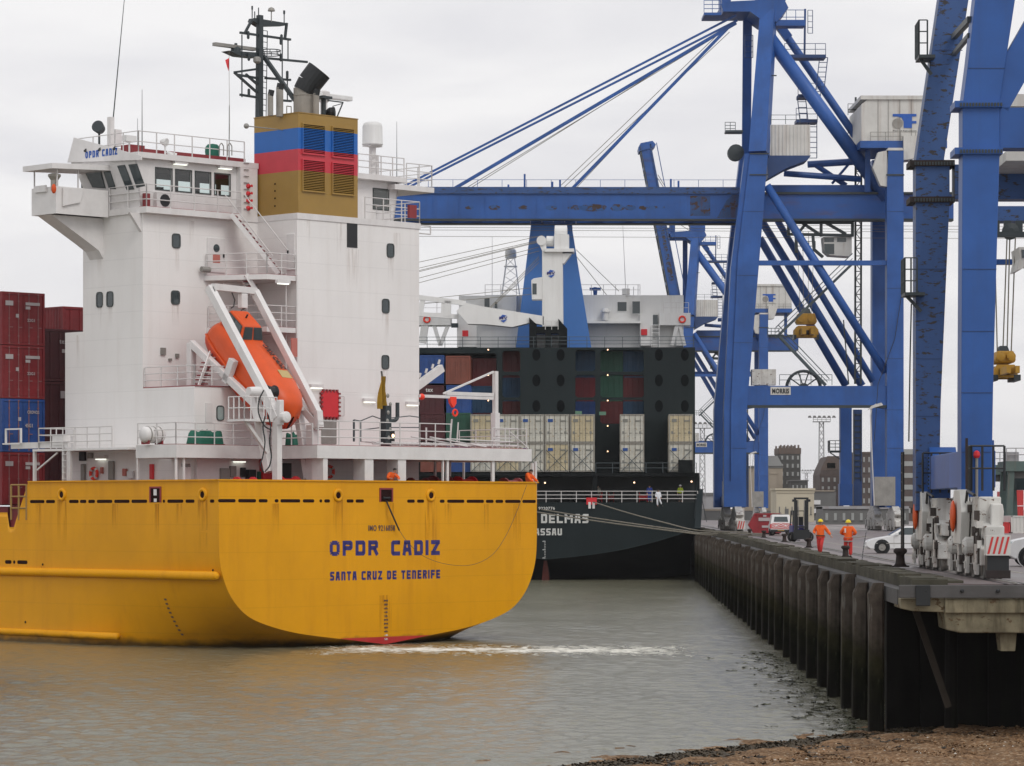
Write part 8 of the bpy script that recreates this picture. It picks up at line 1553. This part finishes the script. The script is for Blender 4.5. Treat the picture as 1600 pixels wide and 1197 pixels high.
t, w, h = building('silo_block', 'beige grain silo block with grey hipped roof left of the mill tower', 1164, 1223, 728, 740, 20, 'silo'); MB().frustum([(w*.15,-.3,h),(w,-.3,h),(w,20,h),(w*.15,20,h)], [(w*.35,4,h+2.4),(w*.8,4,h+2.4),(w*.8,16,h+2.4),(w*.35,16,h+2.4)]).box(-w-.1,-.15,h-.5,w+.1,.1,h).build('roof', M['slate'], t); MB().box(w*.25,-.12,2,w*.27,-.01,h-1).box(w*.75,-.12,2,w*.77,-.01,h-1).box(w*.3,-.1,h*.84,w*.72,-.01,h*.87).build('pilaster', M['silo'], t)
t, w, h = building('dock_office', 'low cream flat roofed building behind the forklift', 1213, 1272, 766, 560, 12, 'creamwall'); MB().box(-w-.2,-.3,h,w+.2,12.2,h+.35).box(-w-.1,-.15,h-.45,w+.1,.0,h-.2).build('cornice', M['creamwall'], t); bwindows(t, w, h*.8, 6, 1, sx=.16, sz=.3, mat='slate'); MB().box(-w*.55,-.1,0,-w*.35,0,2.3).build('door', M['slate'], t)
t, w, h = building('mill_annex', 'low dark brick annex beside the mill tower foot', 1236, 1262, 752, 730, 10, 'bwall'); bwindows(t, w, h, 4, 2, z0=3); MB().box(-w-.2,-.2,h,w+.2,10.2,h+.3).build('parapet', M['slate'], t)
t, w, h = building('brick_mill', 'red brick mill with steep mansard gable right of the mill tower', 1281, 1318, 742, 700, 16, 'bred'); s_ = h+0; MB().prism([(-w,-.02,h),(w,-.02,h),(w,-.02,h+1.2),(w*.6,-.02,h+4.0),(-w*.35,-.02,h+4.0),(-w*.9,-.02,h+1.0)], (0,16,0)).build('gable', M['bred'], t); MB().prism([(-w*.95,-.1,h+1.0),(-w*.38,-.1,h+4.1),(w*.63,-.1,h+4.1),(w*1.03,-.1,h+1.2),(w*1.03,15.9,h+1.2),(w*.63,15.9,h+4.1),(-w*.38,15.9,h+4.1),(-w*.95,15.9,h+1.0)][:4], (0,.01,0)).build('verge', M['btop'], t); bwindows(t, w, h, 4, 3, z0=4); mb = MB()
for z in (h*.35,h*.68,h): mb.box(-w-.05,-.12,z-.15,w+.05,-.01,z)
mb.build('string_course', M['btop'], t)
for x in (-.2, .15): MB().box(w*x-.5,-.1,h+1.4,w*x+.4,-.02,h+2.6).build('window', M['pale_pane'], t)
t, w, h = building('dark_warehouse', 'low slate grey warehouse in front of the brick mill', 1262, 1306, 768, 640, 14, 'slate'); MB().box(-w*.9,-.3,h*.55,-w*.1,-.02,h*.7).box(-w*.9,-.3,h*.25,-w*.1,-.02,h*.4).build('canopy', M['cream'], t); MB().box(-w*1.0,-.2,h,w*.9,14,h+.25).build('roof', M['silo'], t)
t, w, h = building('brown_warehouse', 'tall brown brick warehouse glimpsed between the blue crane legs', 1338, 1362, 709, 680, 14, 'bred'); bwindows(t, w, h, 3, 5, z0=3); MB().box(-w-.1,-.15,h,w+.1,14,h+.4).build('parapet', M['btop'], t)
t, w, h = building('office_block', 'banded brick office block glimpsed left of the nearest crane leg', 1411, 1430, 702, 600, 14, 'bred'); mb = MB()
for k in range(6): mb.box(-w,-.1,1.5+k*2.2,w,-.01,2.4+k*2.2)
mb.build('window_band', M['pale_pane'], t)
t, w, h = building('transit_shed', 'long pale grey dock shed behind the dark ship bow quarter', 1078, 1136, 770, 900, 30, 'shed'); MB().box(-w-.1,-.3,h-.8,w+.1,-.01,h).build('eaves', M['slate'], t); MB().box(-w,-.15,.5,w,-.02,1.9).build('fence_panel', M['cream'], t)
t, w, h = building('dock_wall', 'dark grey stores at the far end of the quay below the crane legs', 1100, 1215, 795, 640, 12, 'slate'); MB().box(-w,-.1,h-.4,w,0,h).build('coping', M['silo'], t)
t, w, h = building('quayside_store', 'low dark store behind the white bogies of the big crane', 1285, 1420, 792, 470, 10, 'slate'); MB().box(-w,-.2,h-.3,w,10,h+.1).build('roof', M['shed'], t); bwindows(t, w, h, 10, 1, sx=.3, sz=.4)
# lighting masts
def light_mast(label, px, pyt, d):
    a = gp(px, pyt, d); t = thing('lighting_mast', label, 'light mast', (a[0], d, ZQ), 0, 'dock lighting masts'); h = a[2]-ZQ; s_ = .85; mb = MB()
    for sx in (-1,1):
        for sy in (-1,1): mb.tube((sx*s_,sy*s_,0),(sx*s_*.7,sy*s_*.7,h-2),.10,5)
    n = int(h/2.2)
    for k in range(n):
        z0, z1 = (h-2)*k/n, (h-2)*(k+1)/n; r0, r1 = s_*(1-.3*k/n), s_*(1-.3*(k+1)/n)
        for sy in (-1,1): mb.tube((-r0,sy*r0,z0),(r1,sy*r1,z1),.05,4).tube((r0,sy*r0,z0),(-r1,sy*r1,z1),.05,4)
    mb.build('lattice', M['shed'], t); MB().box(-2.4,-1.2,h-2.1,2.4,1.2,h-1.9).rail([(-2.4,-1.2,h-1.9),(2.4,-1.2,h-1.9)], 1.0, 2, 1.2, .06, .06).build('head_frame', M['slate'], t)
    for k in range(6): x = -3.4+k*1.36; MB().frustum([(x-.55,-1.4,h-.9),(x+.55,-1.4,h-.9),(x+.55,-.8,h-.9),(x-.55,-.8,h-.9)],[(x-.3,-1.2,h-.3),(x+.3,-1.2,h-.3),(x+.3,-.9,h-.3),(x-.3,-.9,h-.3)]).build('floodlight', M['slate'], t)
light_mast('tall lattice lighting mast right of the mill tower', 1283.5, 648, 900); light_mast('lattice lighting mast between the dark ship and the big crane leg', 1097.5, 658, 900); light_mast('small far lighting mast rising beside the mill annex', 1260, 733, 1600)
# straddle carriers at the right
def straddle(label, px, pyt, d, w):
    a = gp(px, pyt, d); t = thing('straddle_carrier', label, 'straddle carrier', (a[0], d, ZQ), QR, 'straddle carriers'); h = a[2]-ZQ; G = M['sgreen']
    for s_ in (-1,1):
        for y in (0,6): MB().prism([(s_*w-.3,y,.6),(s_*w+.3,y,.6),(s_*w+.3-s_*.25,y,h-.9),(s_*w-.3-s_*.25,y,h-.9)], (0,.6,0)).build('leg', G, t)
        MB().box(s_*w-.4,-1,.3,s_*w+.4,7.5,.9).build('side_beam', G, t); wheel(t, s_*w, -.3, .55, .4); wheel(t, s_*w, 6.8, .55, .4)
    MB().box(-w-.35,-.2,h-1.3,w+.35,6.8,h-.3).build('top_frame', G, t); MB().box(-w*.7,.5,h-2.0,w*.7,3,h-1.31).build('hoist', M['slate'], t); MB().box(-w-.2,0,h-.3,-w+.9,1.6,h+.6).build('engine_cover', M['shed'], t); MB().rail([(-w-.3,-.2,h-.3),(w+.3,-.2,h-.3)], 1.3, 2, .9, .05, .05).build('railing', M['shed'], t); MB().box(w-.2,-1.4,h-2.9,w+.9,-.25,h-1.3).build('cab', M['glass'], t)
M['sgreen'] = paint('grey green steel', (.085,.13,.12), .6, .2, .5, .3)
straddle('grey green straddle carrier just right of the nearest crane leg', 1562, 722, 330, 1.6); straddle('grey green straddle carrier cut by the right edge of the picture', 1602, 716, 320, 1.6)
# ------------------------------------------------------------------ ropes
def rope(label, pts, r, name='mooring_rope', group=None, mat='rope'):
    pts = catmull(pts, 6); o0 = Vector(pts[0]); o = MB().path([Vector(p)-o0 for p in pts], r, 6).build(name, M[mat], smooth=True); o.location = o0; return tag(o, label, 'rope', group)
def gq(px, d, z=ZQ+.35): return QY.w(((px-956)*d/5000, d, z))
e = gq(1171,267)
rope('mooring rope from the red fairlead of the dark ship down to the quay', [gp(927,784.5,321.8), gp(980,801,310), gp(1040,817,300), gp(1092,829,292), e], .06)
rope('upper of the two long grey mooring ropes crossing below the dark ship name', [gp(846,796,321.7), gp(900,805,316), gp(980,817,306), gp(1060,828,296), gp(1100,833,288), gq(1193,250)], .07)
rope('lower of the two long grey mooring ropes crossing below the dark ship name', [gp(800,794,321.7), gp(880,806.5,316), gp(960,818,306), gp(1050,829.5,296), gp(1105,835.5,286), gq(1193,250,ZQ+.2)], .07)
pl = lambda px, py, u=-.35: SH.w(SH.T(px, py, u))
rope('thick mooring line hanging from the stern port of the yellow ship', [pl(604,783,-.03), pl(609,795,-.3), pl(616,811,-.3), pl(624,829,-.25)], .045, 'mooring_line', mat='black')
rope('thin heaving line looping across the yellow stern to the starboard corner', [pl(624,829), pl(637,847), pl(660,868), pl(695,881), pl(735,883), pl(768,868), pl(790,838), pl(808,798), pl(823,758)], .012, 'heaving_line', mat='timber')
rope('slack line leaning from the quay edge beside the standing docker', [gq(1345,140,ZQ-.1), gq(1348,142,ZQ+.6), gq(1352,145,ZQ+1.25)], .02, 'tag_line', mat='black')
rope('line between the standing docker and the white car', [gq(1318,147,ZQ+1.0), gq(1335,147,ZQ+.98), gq(1353,147,ZQ+1.05)], .012, 'tag_line', mat='rope')

# ------------------------------------------------------------------ the damp air: one even closed box round everything
def haze():
    m, nt, b, N, L = newmat('damp air'); o = nt.nodes['Material Output']; nt.nodes.remove(b); v = N('ShaderNodeVolumePrincipled'); v.inputs['Color'].default_value = (.93,.94,.96,1); v.inputs['Density'].default_value = .00006; v.inputs['Anisotropy'].default_value = .2; L(v.outputs[0], o.inputs['Volume'])
    tag(MB().box(-10400, -300, -8, 10400, 6900, 90).build('haze', m), kind='stuff')
haze()
